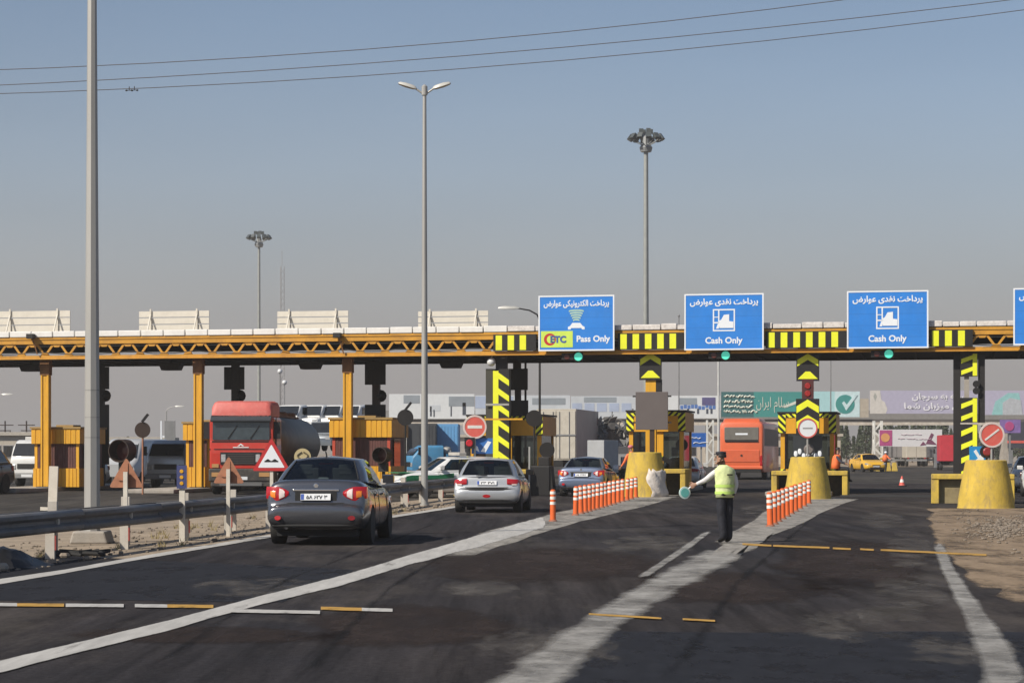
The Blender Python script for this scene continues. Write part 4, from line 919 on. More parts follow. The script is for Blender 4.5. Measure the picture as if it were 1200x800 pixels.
# ------------------------------------------------------------------ signs beside the rail, seen from both sides
def tri(z0, side, r=.06):
    """rounded triangle outline, point up"""
    h = side * .866; P = [(-side / 2, z0), (side / 2, z0), (0, z0 + h)]; out = []
    for i in range(3):
        p, a, b = Vector(P[i]), Vector(P[i - 1]), Vector(P[(i + 1) % 3]); 
        p0 = p + (a - p).normalized() * r; p1 = p + (b - p).normalized() * r
        for k in range(5): u = k / 4; out.append(tuple((1 - u) ** 2 * p0 + 2 * u * (1 - u) * p + u * u * p1))
    return out
def tri_sign(px, ybase, ytop, yfoot, lab, face, wpx, front=True):
    X, Y = ground(px, yfoot); k = Y / F; z0 = CH + (HY - ybase) * k; side = wpx * k
    t = thing('warning_sign', lab, 'road sign', (X, Y, 0), 0, 'triangular road signs by the rail')
    if front:
        m = MB(); m.prism(tri(z0, side), 0, .02, 'y'); m.build('plate', RED, t)
        m = MB(); q = side * .70; m.prism(tri(z0 + side * .085, q, .03), -.004, 0, 'y'); m.build('face', SWH, t)
        m = MB(); w = side * .18; b = z0 + side * .23
        m.prism([(-w, b)] + [(-w + 2 * w * u / 16, b + side * (.03 + .05 * math.sin(u / 16 * 2 * math.pi) ** 2)) for u in range(17)] + [(w, b)], -.008, -.004, 'y'); m.build('bump_symbol', BLK, t)
    else:
        m = MB(); m.prism(tri(z0, side), 0, .02, 'y'); p = m.build('plate', SIGB, t)
        m = MB()
        m.bx(-.03, .03, -.012, 0, z0 + side * .1, z0 + side * .7); m.bx(-side * .22, side * .22, -.02, 0, z0 + side * .2, z0 + side * .2 + .025)
        m.build('brace', SIGB, p)
    m = MB(); m.bx(-.035, .035, .022 if front else -.1, .09 if front else -.03, 0, z0 + side * (.5 if front else .45)); m.build('post', M('white_post', (.62, .58, .50), .7, dirt=.4, dcol=(.4, .3, .22)), t)
tri_sign(148, 571, 545, 642, 'rusty back of a triangular road sign left of the silver truck', SIGB, 41, False)
tri_sign(268, 566, 535, 628, 'rusty back of a triangular road sign before the red truck', SIGB, 37, False)
tri_sign(318, 551.5, 510, 617, 'red bordered white triangle sign warning of a bumpy road beside the dark sedan', RED, 45)
X, Y = ground(213.5, 635)
t = thing('marker_post', 'white post with a dark blue plate and yellow dots behind the rail', 'marker post', (X, Y, 0)); k = Y / F
m = MB(); m.bx(-.05, .05, -.03, .03, 0, CH + (HY - 546) * k); m.build('post', M('white_post', (0, 0, 0)), t)
m = MB(); m.bx(-.09, .09, -.06, -.031, CH + (HY - 572) * k, CH + (HY - 545) * k); p = m.build('plate', M('marker_blue', (.05, .06, .16), .5), t)
for q in (552, 559, 566):
    m = MB(); m.lathe([(.035, -.065), (.03, -.07)], 12, 0, (0, 0, CH + (HY - q) * k), 'y'); m.build('dot', YEL, p)
X, Y = ground(60, 640); k = Y / F
m = MB(); m.bx(-.075, .075, -.03, .03, 0, CH + (HY - 546) * k); m.bx(-.2, .05, -.05, -.03, CH + (HY - 598) * k, CH + (HY - 594) * k); o = m.build('marker_post', M('white_post', (0, 0, 0)), loc=(X, Y, 0)); o.rotation_euler = (0, R(2), 0)
tag(o, 'plain leaning white post behind the rail left of the lamp post', 'marker post')
# backs of round signs and drum shaped lamps on the far side
round_sign('traffic_disc', 167, 503.5, 76, .28, BRN, None, 'black disc with a small lamp on top left of the silver truck', 'black discs on posts', post=SIGB)
x, y, z = at(169, 491, 76); m = MB(); m.bar((-.08, 0, -.1), (.14, 0, .18), .08, .09); tag(m.build('small_lamp', BLK, loc=(x, y, z)), 'small tilted lamp on top of the black disc by the silver truck', 'lamp')
round_sign('traffic_disc', 475, 489, 79, .30, DRK, None, 'black disc with a tilted lamp on top above the police car', 'black discs on posts', post=DRK)
x, y, z = at(477.5, 477, 79); m = MB(); m.bar((-.08, 0, -.1), (.14, 0, .18), .08, .09); tag(m.build('small_lamp', BLK, loc=(x, y, z)), 'small tilted lamp on top of the black disc above the police car', 'lamp')
for px, py, d, r, lab in ((145, 528, 78, .42, 'big dark drum lamp hood left of the silver truck'), (449, 533, 80, .30, 'dark drum lamp hood beside the wide yellow booth')):
    x, y, z = at(px, py, d); t = thing('drum_lamp', lab, 'drum lamp', (x, y, 0), R(-18), 'dark drum lamps')
    m = MB(); rings = [[(q * math.cos(2 * math.pi * k / 24), yy, z + q * math.sin(2 * math.pi * k / 24)) for k in range(24)] for q, yy in ((r * .8, .2), (r, .2), (r, -.4), (r * .93, -.4), (r * .88, .1))]
    m.loft(rings, 0, True, False); m.build('hood', BRN, t, 40)
    m = MB(); m.lathe([(r * .88, .14), (r * .3, .1)], 20, 0, (0, 0, z), 'y'); m.build('lens', M('dark_red_glass', (.12, .02, .015), .25), t)
    m = MB(); m.bx(-.05, .05, .0, .1, 0, z - r); m.bx(-.16, .16, -.1, .16, z - r - .32, z - r * .95); m.build('post', DRK, t)
x, y, z = at(354.5, 535, 66); t = thing('round_sign', 'pale yellow back of a round sign on a white post above the dark sedan', 'road sign', (x, y, 0), 0, 'round signs at the gates')
m = MB(); m.lathe([(.26, 0), (.26, .02)], 28, 0, (0, 0, z), 'y'); m.build('disc', M('pale_yellow', (.46, .38, .20), .6), t)
m = MB()
for sg in (-1, 1): m.tube([(sg * (.03 + .13 * math.sin(u)), -.015, z + .15 - .12 * u * .6) for u in [q * .28 for q in range(12)]], .025, 6)
m.build('brace', M('olive_brace', (.16, .13, .07), .6), t)
m = MB(); m.bx(-.045, .045, .02, .08, 0, z); m.build('post', M('white_post', (0, 0, 0)), t)
# ------------------------------------------------------------------ cars: lofted lower body with real wheel arches, a glazed cabin over it
def paint(name, col, metal=.35, rough=.32, dirt=.18): return M(name, col, rough, metal, var=.05, scale=1.2, dirt=dirt, dcol=(.20, .165, .13), coat=.6)
UNDER = M('underbody_black', (.012, .012, .012), .8)
LENS_R = M('tail_lens_red', (.38, .008, .012), .18, var=.1, scale=14, coat=.6)
LENS_A = M('tail_lens_amber', (.80, .22, .02), .2, var=.15, scale=16, coat=.6)
LENS_W = M('tail_lens_white', (.72, .60, .56), .2, var=.12, scale=16, coat=.6)
HEADL = M('headlamp_glass', (.55, .57, .58), .12, metal=.5, var=.25, scale=9, coat=.8)
PLATE = M('plate_white', (.70, .71, .72), .45, var=.06, dirt=.15)
SEAT = M('seat_cloth', (.20, .20, .20), .9)
CARK = {  # stations: x from the tail, half width, bottom, top of the lower body (fractions of a 4.54 x 1.76 m car)
 'sedan': dict(L=4.54, W=1.78, H=1.47, st=[(0, .68, .44, .585), (.012, .78, .38, .635), (.04, .84, .33, .66), (.13, .835, .29, .675), (.145, .84, .27, .78), (.165, .848, .26, .93), (.19, .855, .25, 1.03), (.25, .868, .24, 1.072), (.5, .89, .22, 1.085), (.85, .89, .2, 1.06), (1.5, .89, .18, 1.0), (2.6, .89, .18, .97), (3.3, .888, .18, .965), (3.6, .882, .19, .93), (4.0, .865, .2, .86), (4.3, .82, .22, .77), (4.44, .74, .27, .66), (4.52, .64, .34, .56)],
   xrb=.66, xrt=1.32, xft=2.45, xfb=3.5, zr=1.07, zf=.945, wb=.785, wt=.575, ax=(.98, 3.58), wr=.315, c4b=.42, c4t=.3),
 'hatch': dict(L=3.83, W=1.66, H=1.43, st=[(0, .64, .40, .54), (.02, .74, .34, .60), (.06, .80, .29, .635), (.10, .815, .27, .66), (.12, .82, .26, .78), (.15, .825, .25, .92), (.2, .83, .24, .97), (.5, .832, .2, .985), (1.2, .83, .18, .965), (2.1, .83, .18, .94), (2.75, .828, .18, .93), (3.0, .82, .19, .89), (3.35, .80, .2, .82), (3.6, .76, .22, .73), (3.74, .68, .27, .62), (3.82, .58, .34, .52)],
   xrb=.19, xrt=.62, xft=1.95, xfb=2.95, zr=.965, zf=.915, wb=.735, wt=.535, ax=(.62, 3.06), wr=.295, c4b=.36, c4t=.16),
 'wagon': dict(L=4.6, W=1.75, H=1.45, st=[(0, .66, .42, .56), (.02, .76, .36, .62), (.06, .83, .31, .66), (.11, .855, .28, .69), (.14, .862, .27, .82), (.18, .868, .26, .95), (.24, .872, .25, 1.0), (.6, .875, .22, 1.0), (1.5, .875, .18, .98), (2.6, .875, .18, .955), (3.3, .872, .18, .95), (3.6, .87, .19, .92), (4.05, .85, .2, .86), (4.35, .80, .22, .78), (4.5, .72, .27, .66), (4.58, .62, .34, .56)],
   xrb=.22, xrt=.75, xft=2.5, xfb=3.5, zr=.99, zf=.935, wb=.77, wt=.58, ax=(.98, 3.62), wr=.315, c4b=.34, c4t=.2)}
def wheel(t, x, y, r, sgn, det=True):
    w = thing('wheel', None, None, (x, y, r)); w.parent = t
    m = MB(); m.lathe([(r * .62, -.11), (r * .95, -.11), (r, -.08), (r, .08), (r * .95, .11), (r * .62, .11)], 28, 0, (0, 0, 0), 'y'); m.build('tyre', RUB, w, 40)
    m = MB(); o = sgn * .07
    m.lathe([(r * .64, o - .02 * sgn), (r * .60, o - .055 * sgn), (.02, o - .05 * sgn)], 24, 1, (0, 0, 0), 'y')
    for k in range(7):
        a = 2 * math.pi * k / 7; m.bar((r * .1 * math.cos(a), o, r * .1 * math.sin(a)), (r * .62 * math.cos(a), o, r * .62 * math.sin(a)), .03, .055)
    m.lathe([(r * .66, o - .03 * sgn), (r * .66, o + .015 * sgn), (r * .60, o + .015 * sgn), (r * .58, o - .02 * sgn)], 24, 0, (0, 0, 0), 'y'); m.lathe([(r * .16, o - .02), (r * .14, o + .02)], 12, 0, (0, 0, 0), 'y')
    m.build('rim', [ALU, UNDER], w)
def boolean_cut(o, cutters):
    for c in cutters:
        b = o.modifiers.new('cut', 'BOOLEAN'); b.operation = 'DIFFERENCE'; b.object = c; b.solver = 'EXACT'
    bpy.context.view_layer.update()
    me = bpy.data.meshes.new_from_object(o.evaluated_get(bpy.context.evaluated_depsgraph_get()))
    o.modifiers.clear(); o.data = me
    for c in cutters: bpy.data.objects.remove(c)
def car(name, label, loc, head, kind, pm, group=None, cat='car', sx=1, sy=1, sz=1, plate=None, lights='rear', clad=None, seats=True, mirror_m=None):
    K = CARK[kind]; yaw = math.atan2(head[1], head[0]); t = thing(name, label, cat, (loc[0], loc[1], loc[2] if len(loc) > 2 else 0), yaw, group)
    def q(x, y, z): return (x * sx, y * sy, z * sz)
    # lower body, mirrored half sections
    rings = []
    for x, w, zb, zt in K['st']:
        h = zt - zb; half = [(0, zb), (w * .80, zb), (w * .945, zb + .05), (w, zb + .36 * h), (w * .992, zb + .62 * h), (w * .955, zb + .86 * h), (w * .86, zt - .005), (w * .45, zt + .012), (0, zt + .016)]
        rings.append([q(x, y, z) for y, z in half] + [q(x, -y, z) for y, z in reversed(half[1:-1])])
    m = MB(); m.loft(rings, 0); b = m.build('body', [pm, UNDER], t, 50)
    ss = b.modifiers.new('ss', 'SUBSURF'); ss.levels = ss.render_levels = 1
    cut = []
    for ax in K['ax']:
        for sg in (-1, 1):
            m = MB(); m.lathe([(K['wr'] + .055, -.16), (K['wr'] + .055, .16)], 28, 1, (0, 0, 0), 'y'); c = m.build('cutter', [pm, UNDER]); W2 = K['W'] / 2
            c.parent = t; c.location = (ax * sx, sg * (W2 * sy - .08), K['wr'] * sz); cut.append(c)
    boolean_cut(b, cut); b.data.polygons.foreach_set('use_smooth', [True] * len(b.data.polygons)); b.data.set_sharp_from_angle(angle=R(32))
    W2 = K['W'] / 2 * sy
    for ax in K['ax']:
        for sg in (-1, 1): wheel(t, ax * sx, sg * (W2 - .115), K['wr'] * sz, sg)
    # cabin: columns round half the plan, rows up to the roof
    xrb, xrt, xft, xfb, zr, zf, wb, wt = (K[k] for k in ('xrb', 'xrt', 'xft', 'xfb', 'zr', 'zf', 'wb', 'wt')); H = K['H']
    def zb_at(x): u = (x - xrb) / (xfb - xrb); return zr + (zf - zr) * u - .03
    def zt_at(x, y=1): u = (x - xrt) / (xft - xrt); return H - .085 + .035 * math.sin(math.pi * min(max(u * .8 + .1, 0), 1)) + .06 * (1 - min(1, abs(y) / wt) ** 2)
    mid = (xrt + xft) / 2; cb = xrb + K['c4b'] + .05; ct = xrt + K['c4t']
    cols = [((xrb - .07, 0), (xrt - .05, 0)), ((xrb - .05, wb * .5), (xrt - .035, wt * .5)), ((xrb, wb * .86), (xrt, wt * .86)), ((xrb + .1, wb * .97), (xrt + .05, wt * .97)), ((xrb + .17, wb), (xrt + .1, wt)),
            ((cb, wb + .005), (ct, wt + .01)), ((mid - .03, wb + .02), (mid - .12, wt + .02)), ((mid + .05, wb + .02), (mid - .04, wt + .02)), ((xfb - .46, wb + .01), (xft - .03, wt)),
            ((xfb - .33, wb), (xft + .04, wt * .985)), ((xfb - .12, wb * .93), (xft + .08, wt * .9)), ((xfb - .02, wb * .5), (xft + .12, wt * .5)), ((xfb + .03, 0), (xft + .14, 0))]
    rows = [0, .10, .5, .93, 1.0]; glass_cols = {0, 1, 5, 7, 10, 11}; n = len(cols)
    V = {}; vs = []
    def vid(k, r, sg):
        if cols[k][0][1] == 0: sg = 1
        key = (k, r, sg)
        if key not in V:
            (bx_, by_), (tx, ty) = cols[k]; u = rows[r]; bl = .022 * math.sin(math.pi * u)
            x = bx_ + (tx - bx_) * u; y = by_ + (ty - by_) * u; z0 = zb_at(bx_) if 4 < k < 9 else (zr if k <= 4 else zf) - .03
            z = z0 + (zt_at(tx, ty) - z0) * u; y += bl * (1.3 if 3 < k < 10 else .4) * (1 if by_ else 0); x += bl * (-1.2 if k < 3 else 1.2 if k > 9 else 0)
            V[key] = len(vs); vs.append(q(x, y * sg, z))
        return V[key]
    fb, fg = [], []
    for k in range(n - 1):
        for r in range(4):
            for sg in (1, -1):
                f = (vid(k, r, sg), vid(k + 1, r, sg), vid(k + 1, r + 1, sg), vid(k, r + 1, sg))
                (fg if k in glass_cols and r in (1, 2) else fb).append(f)
    base_n = len(vs)
    for k in range(n - 1):    # roof skin over the top row
        for sg in (1, -1):
            f = []
            for kk in (k, k + 1): f.append(vid(kk, 4, sg))
            def cen(kk):
                key = ('c', kk)
                if key not in V:
                    if cols[kk][1][1] == 0: return vid(kk, 4, 1)
                    V[key] = len(vs); vs.append(q(cols[kk][1][0], 0, zt_at(cols[kk][1][0], 0)))
                return V[key]
            a, b2 = cen(k), cen(k + 1); f += [b2, a]; f = list(dict.fromkeys(f)); fb.append(tuple(f))
    m = MB(); m.v = [tuple(v) for v in vs]; m.f = fb; m.m = [0] * len(fb); rf = m.build('roof', pm, t, 35)
    parts_g = (('rear_window', {0, 1}), ('windscreen', {10, 11}), ('side_window', {5, 7}))
    for nm, ks in parts_g:
        for side in ((0,) if nm != 'side_window' else (1, -1)):
            m = MB(); fs = []
            for k in ks:
                for r in (1, 2):
                    for sg in ((1, -1) if side == 0 else (side,)): fs.append((vid(k, r, sg), vid(k + 1, r, sg), vid(k + 1, r + 1, sg), vid(k, r + 1, sg)))
            m.v = [tuple(v) for v in vs]; m.f = fs; m.m = [0] * len(fs); g = m.build(nm, GLS, t, 35)
            bm = bmesh.new(); bm.from_mesh(g.data); bmesh.ops.delete(bm, geom=[v for v in bm.verts if not v.link_faces], context='VERTS'); bm.to_mesh(g.data); bm.free()
    bm = bmesh.new(); bm.from_mesh(rf.data); bmesh.ops.delete(bm, geom=[v for v in bm.verts if not v.link_faces], context='VERTS'); bm.to_mesh(rf.data); bm.free()
    # black seals round the rear window, third lamp
    m = MB(); m.v = list(vs); rib = []
    for sg in (1, -1):
        a = [Vector(vs[vid(2, r, sg)]) for r in (1, 2, 3)]; m2 = MB(); m2.tube([p + Vector((-.006, sg * .004, .004)) for p in a], .012, 6); m2.build('window_seal', UNDER, t)
    m = MB(); m.bx((xrt - .02) * sx, (xrt + .06) * sx, -.13, .13, (H - .14) * sz, (H - .115) * sz); m.build('brake_lamp', LENS_R, t)
    if seats:
        for y in (-.36, .36):
            for x, hz in ((mid - .45, .26), (mid + .42, .3)):
                m = MB(); m.loft([[q(x + dx - z_ * .1, y + yy * .24, .75 + z_ * (H - .75 - hz + .06)) for dx, yy in ((-.06, -1), (.06, -1), (.09, 0), (.06, 1), (-.06, 1))] for z_ in (0, .5, 1)]); m.bx((x - .15) * sx, (x - .04) * sx, y * sy - .13, y * sy + .13, (H - hz - .06) * sz, (H - hz + .12) * sz); m.build('seat', SEAT, t, bev=.02)
        m = MB(); m.bx((xrb + .05) * sx, (xrb + .4) * sx, -wb * .8 * sy, wb * .8 * sy, (zr - .04) * sz, (zr - .01) * sz); m.bx((xfb - .5) * sx, (xfb - .1) * sx, -wb * .85 * sy, wb * .85 * sy, (zf - .08) * sz, (zf + .0) * sz); m.build('parcel_shelf', SEAT, t)
    # tail lamps
    st = K['st']; xw = [s_ for s_ in st if s_[0] >= .1][0]
    zt0 = .745 if kind == 'sedan' else .70; zt1 = .965 if kind == 'sedan' else .90
    if kind == 'sedan':
        for sg in (1, -1):
            def lens(nm, y0, y1, mt, d, sh=0):
                m = MB(); rg = []
                for u in range(9):
                    y = y0 + (y1 - y0) * u / 8; xo = .142 - d + .085 * max(0, (y - .58) / .29) ** 2.2; v = min(1, max(0, (y - .46) / .2)) ** .6
                    za, zc = .855 - .115 * v + .04 * max(0, (y - .7) / .18) + sh, .875 + .095 * v - sh
                    rg.append([q(xo, sg * y, za), q(xo - .014, sg * y, (za + zc) / 2), q(xo + .028, sg * y, zc), q(xo + .13, sg * y, zc), q(xo + .13, sg * y, za)])
                m.loft(rg, 0); return m.build(nm, mt, None, 50)
            L1 = lens('tail_light', .47, .872, LENS_R, .012); L1.parent = t
            for a in (lens('reversing_lens', .54, .635, LENS_W, .022, .02), lens('indicator_lens', .70, .79, LENS_A, .022, .045)): a.parent = L1
    else:
        for sg in (1, -1):
            m = MB(); out = [(.50, .10), (.62, .105), (.74, .13), (.80, .19), (.835, .30)] if kind == 'hatch' else [(.60, .115), (.70, .12), (.79, .15), (.85, .22), (.882, .32)]
            m.loft([[q(xo - .012, sg * y, z0), q(xo - .022, sg * y, (z0 + z1) / 2), q(xo + .018, sg * y, z1), q(xo + .12, sg * y * .98, z1), q(xo + .12, sg * y * .98, z0)] for i, (y, xo) in enumerate(out) for z0, z1 in [((.70 + .05 * (1 - i / 4)), .89 - .01 * i)]], 0); L1 = m.build('tail_light', LENS_R, t, 50)
            m = MB(); m.loft([[q(xo - .03, sg * y, .72), q(xo - .03, sg * y, .755), q(xo + .1, sg * y, .755), q(xo + .1, sg * y, .72)] for y, xo in out[1:3]], 0); m.build('reversing_lens', LENS_W, L1)
    # bumper seam, reflectors, plate, trim
    zs = .70 if kind == 'sedan' else .645; xs = .115 if kind == 'sedan' else .085
    m = MB(); m.tube([q(xs + .11 * (abs(y) / .8) ** 3 - .012, y, zs) for y in [(-.80 + .1 * k) for k in range(17)]], .011 if not clad else .03, 6); m.build('bumper_seam', UNDER, t)
    m = MB(); m.tube([q(.028 + .10 * (abs(y) / .8) ** 3, y, .335) for y in [(-.74 + .0925 * k) for k in range(17)]], .028, 8); m.build('bumper_valance', UNDER, t)
    for sg in ((1, -1) if kind != 'hatch' else ()):
        m = MB(); m.lathe([(.05, -.02), (.045, -.0)], 12, 0, (0, 0, 0), 'x'); r_ = m.build('reflector', LENS_R, t); r_.location = q(.022 if kind == 'sedan' else .015, sg * .62, .46)
        r_.rotation_euler = (0, R(4), sg * R(-24)); r_.scale = (2.2, 1.3, .8); r_.rotation_euler[2] += math.pi if False else 0
    pz = (.80 if kind == 'sedan' else .78); px_ = (.128 if kind == 'sedan' else .10)
    m = MB(); m.bx(-.015, .0, -.26, .26, -.057, .057, 0); m.bx(-.017, -.015, .20, .255, -.05, .05, 1); p = m.build('licence_plate', [PLATE, M('plate_blue', (.03, .08, .35), .5)], t); p.location = q(px_ - (.01 if kind == 'sedan' else .0), 0, pz); p.rotation_euler = (0, R(14), 0)
    if plate:
        l_ = lettering('lettering', plate, BLK, p, (-.018, -.02, 0), width=.36, height=.07, yaw=-90)
    m = MB()
    if kind == 'sedan':
        m.bx(.138 * sx, .175 * sx, -.40, .40, .895 * sz, .93 * sz); m.build('chrome_strip', CHR, t, bev=.008)
        m = MB(); m.lathe([(.045, -.012), (.035, -.02)], 16, 0, (0, 0, 0), 'x'); e = m.build('emblem', CHR, t); e.location = q(.19, 0, .985)
        m = MB(); m.bx(.135 * sx, .16 * sx, -.36, .36, .70 * sz, .888 * sz); m.build('plate_recess', UNDER, t)
    elif clad:
        pass
    m = MB(); m.tube([q(.06, .5, .30), q(.4, .5, .32)], .03, 10); m.build('exhaust', CHR, t)
    # sides: handles, mirrors, sill line, door gaps
    for sg in (1, -1):
        for x in (mid - .32, mid + .62):
            m = MB(); m.bx((x - .1) * sx, (x + .08) * sx, sg * W2 * .978 - .018, sg * W2 * .978 + .018, .80 * sz, .835 * sz); m.build('door_handle', pm, t, bev=.008)
        for x in (mid + .02, xfb - .42, K['ax'][0] + .36):
            m = MB(); m.tube([q(x, sg * (W2 / sy * 1.0), .32), q(x, sg * (W2 / sy * .995), .62), q(x - .02, sg * (W2 / sy * .962), .9)], .006, 5); m.build('door_gap', UNDER, t)
        m = MB(); x = xfb - .52
        m.loft([[q(x + dx, sg * (W2 / sy * .9 + yy), zf + .12 + zz_) for dx, zz_ in ((-.05, -.07), (.08, -.05), (.10, .03), (.0, .08), (-.07, .06))] for yy in (.02, .10, .2, .22)]); m.build('side_mirror', mirror_m or pm, t, 40)
    # front: lamps, grille, plate
    xe = st[-1][0]; Wf = st[-3][1]
    for sg in (1, -1):
        m = MB(); m.loft([[q(xe - xo, sg * y, z) for z, xo in ((zc - .07, dx - .03), (zc, dx - .04), (zc + .075, dx + .05), (zc + .03, dx + .2), (zc - .05, dx + .2))] for y, zc, dx in ((Wf * .52, .60, .06), (Wf * .78, .63, .11), (Wf * 1.0, .67, .22))], 0); m.build('headlight', HEADL, t, 50)
    m = MB(); m.bx((xe - .12) * sx, (xe + .012) * sx, -.32, .32, .50 * sz, .585 * sz); m.bx((xe - .12) * sx, (xe + .008) * sx, -.5, .5, .30 * sz, .40 * sz); m.build('grille', UNDER, t)
    m = MB(); m.bx((xe + .01) * sx, (xe + .025) * sx, -.26, .26, .42 * sz, .50 * sz); m.build('front_plate', PLATE, t)
    m = MB(); m.bx(.25 * sx, (xe - .3) * sx, -W2 * .78, W2 * .78, .16 * sz, .3 * sz); m.build('underbody', UNDER, t)
    return t
X, Y = ground(370, 637); sedan = car('sedan', 'dark grey sedan driving away close to the guard rail in the left lane', ((369 - 600) / F * 36.6, 36.55), (.06, 1), 'sedan', paint('dark_grey_paint', (.125, .128, .142), .75, .22, .12), plate='۵۸ ۶۲۷ ۳', group='cars approaching the gates', sz=1.05)
m = MB(); m.tube([(1.5, 0, 1.49), (1.3, 0, 1.62)], .012, 6); m.build('antenna', UNDER, sedan)
m = MB(); m.loft([[(.95 + .04 * k, .0 + y * (1 - .2 * k), 1.07 + .05 * k) for y in (-.14, .1, .14, -.06)] for k in range(3)]); m.build('tissue_box', SWH, sedan)
hatch = car('hatchback', 'silver hatchback with a black bumper strip driving ahead of the dark sedan', ((570 - 600) / F * 56.3, 56.3), (.10, 1), 'hatch', paint('silver_paint', (.44, .45, .46), .5, .35, .12), plate='۲۳ ۴۷۱', clad=True, group='cars approaching the gates', mirror_m=BLK, sx=1.0, sy=1.07, sz=1.02)
m = MB(); m.loft([[(x - .006, y, .575), (x - .02, y, .60), (x - .012, y, .65), (x + .08, y, .655), (x + .08, y, .57)] for y, x in [(yy, .028 + .13 * (abs(yy) / .88) ** 4) for yy in [-.86 + .1075 * k for k in range(17)]]], 0); m.build('bumper_strip', BLK, hatch, 50)
m = MB(); m.lathe([(.07, -.012), (.05, -.0)], 16, 0, (0, 0, 0), 'x'); e = m.build('fog_lamp', LENS_R, hatch); e.location = (.01, 0, .45); e.scale = (1, 1.5, .6)
m = MB(); m.bar((.13, 0, 1.0), (.10, .28, .985), .015, .02); m.build('wiper', BLK, hatch)
D = 76.5; car('sedan', 'blue sedan stopped between the barrier machine and the long row of orange posts', ((680 - 600) / F * D, D), (.19, .98), 'sedan', paint('light_blue_paint', (.15, .19, .28), .45, .35, .15), plate='۶۱ ۳۴۲', group='cars approaching the gates', sx=.95, sy=.97, sz=.98)
D = 93; car('hatchback', 'white hatchback half hidden behind the black recess of the dusty bollard\'s block', ((797 - 600) / F * D, D), (.19, .98), 'hatch', paint('white_paint', (.66, .66, .65), .0, .4, .2), plate='۳۵ ۶۱۲', group='cars at the gates')
D = 75.5; pol = car('police_car', 'white and green police estate car parked behind the rail beside the lamp post', ((596 - 600) / F * D, D + 1.2), (-.92, -.42), 'wagon', paint('white_paint', (0, 0, 0)), cat='police car')
GRN = M('police_green', (.02, .26, .11), .4, dirt=.2)
m = MB()
for sg in (1, -1):
    m.loft([[(x, sg * .884, zz_), (x, sg * .889, zz_ + .12), (x, sg * .872, zz_ + .25)] for x, zz_ in ((2.5, .62), (3.1, .55), (3.6, .55), (4.1, .55), (4.3, .52))], 0, False, False)
    o = m.build('green_band', GRN, pol, keep=True); o.modifiers.new('t', 'SOLIDIFY').thickness = .012
m = MB(); m.bx(3.62, 4.45, -.5, .5, .875, .9); m.build('bonnet_stripe', GRN, pol)
m = MB(); m.bx(1.85, 2.15, -.5, .5, 1.48, 1.6); m.build('roof_light_bar', M('light_bar', (.42, .40, .36), .3), pol, bev=.03)
D = 88; car('sedan', 'white sedan partly hidden by the rightmost bollard at the picture\'s edge', ((1212 - 600) / F * D, D), (-.25, -.97), 'sedan', paint('white_paint', (0, 0, 0)), group='cars at the gates')
D = 80; car('hatchback', 'white small car entering at the right picture edge, lower than its neighbour', ((1222 - 600) / F * D, D), (-.22, -.98), 'hatch', paint('white_paint', (0, 0, 0)), group='cars at the gates')
D = 172; taxi = car('taxi', 'yellow taxi far down the lane behind the seated worker', ((1006 - 600) / F * D, D), (.15, -.98), 'sedan', paint('taxi_yellow', (.72, .40, .02), 0, .4, .1), cat='taxi')

# ------------------------------------------------------------------ trucks and bus
def truck_wheel(t, x, y, r, sgn, wdt=.28):
    w = thing('wheel', None, None, (x, y, r)); w.parent = t
    m = MB(); m.lathe([(r * .55, -wdt / 2), (r * .94, -wdt / 2), (r, -wdt / 3), (r, wdt / 3), (r * .94, wdt / 2), (r * .55, wdt / 2)], 24, 0, (0, 0, 0), 'y'); m.build('tyre', RUB, w, 40)
    m = MB(); m.lathe([(r * .57, sgn * wdt * .4), (r * .5, sgn * wdt * .25), (r * .2, sgn * wdt * .3), (r * .16, sgn * wdt * .55), (.01, sgn * wdt * .55)], 20, 0, (0, 0, 0), 'y'); m.build('rim', M('truck_rim', (.25, .24, .22), .5, metal=.4), w, 40)
REDP = M('truck_red', (.52, .035, .02), .34, var=.1, scale=1.2, dirt=.3, dcol=(.42, .16, .12), coat=.3)
PINK = M('sun_bleached_red', (.56, .11, .09), .55, var=.12, dirt=.35, dcol=(.6, .3, .26))
def rounded(y, z0, z1, k=.14):
    return [(-y, z0), (y, z0), (y, z1 - k), (y - k * .35, z1 - k * .3), (y - k, z1), (-y + k, z1), (-y + k * .35, z1 - k * .3), (-y, z1 - k)]
# red tractor with a dark tank behind it, coming towards us (local x = forwards, towards the viewer)
p = ((282.5 - 600) / F * 80.5, 80.5)
t = thing('tank_truck', 'red tank truck facing us in the gate between the left yellow booths', 'truck', (p[0], p[1], 0), math.atan2(-1, -.045))
m = MB(); m.loft([[(x, y, z) for y, z in rounded(w, 1.0, zt, .12)] for x, w, zt in ((-2.1, 1.2, 2.95), (-.25, 1.23, 2.95), (-.05, 1.2, 2.88))], 0)
m.prism([(-.02, .98), (.03, .98), (.05, 1.55), (.03, 2.02), (-.02, 2.05)], -1.16, 1.16, 'y', 0)
cab = m.build('cab', REDP, t, bev=.03)
m = MB(); m.loft([[(x, y, z) for y, z in rounded(w, z0, zt, .2)] for x, w, z0, zt in ((-2.0, 1.15, 2.95, 3.56), (-.45, 1.15, 2.95, 3.54), (-.14, 1.13, 2.96, 3.47), (-.05, 1.12, 2.98, 3.30), (.0, 1.12, 2.99, 3.05))], 0); m.build('roof_fairing', PINK, t, 40)
m = MB(); m.prism([(-.02, 2.08), (.02, 2.06), (-.02, 2.80), (-.05, 2.82)], -1.08, 1.08, 'y'); m.build('windscreen', M('cab_glass', (.035, .045, .05), .06, var=.3, coat=.6), t)
m = MB(); m.prism([(-.04, 2.80), (.16, 2.74), (.18, 2.80), (-.02, 2.98)], -1.14, 1.14, 'y'); m.build('sun_visor', M('visor_dark', (.045, .05, .055), .3), t)
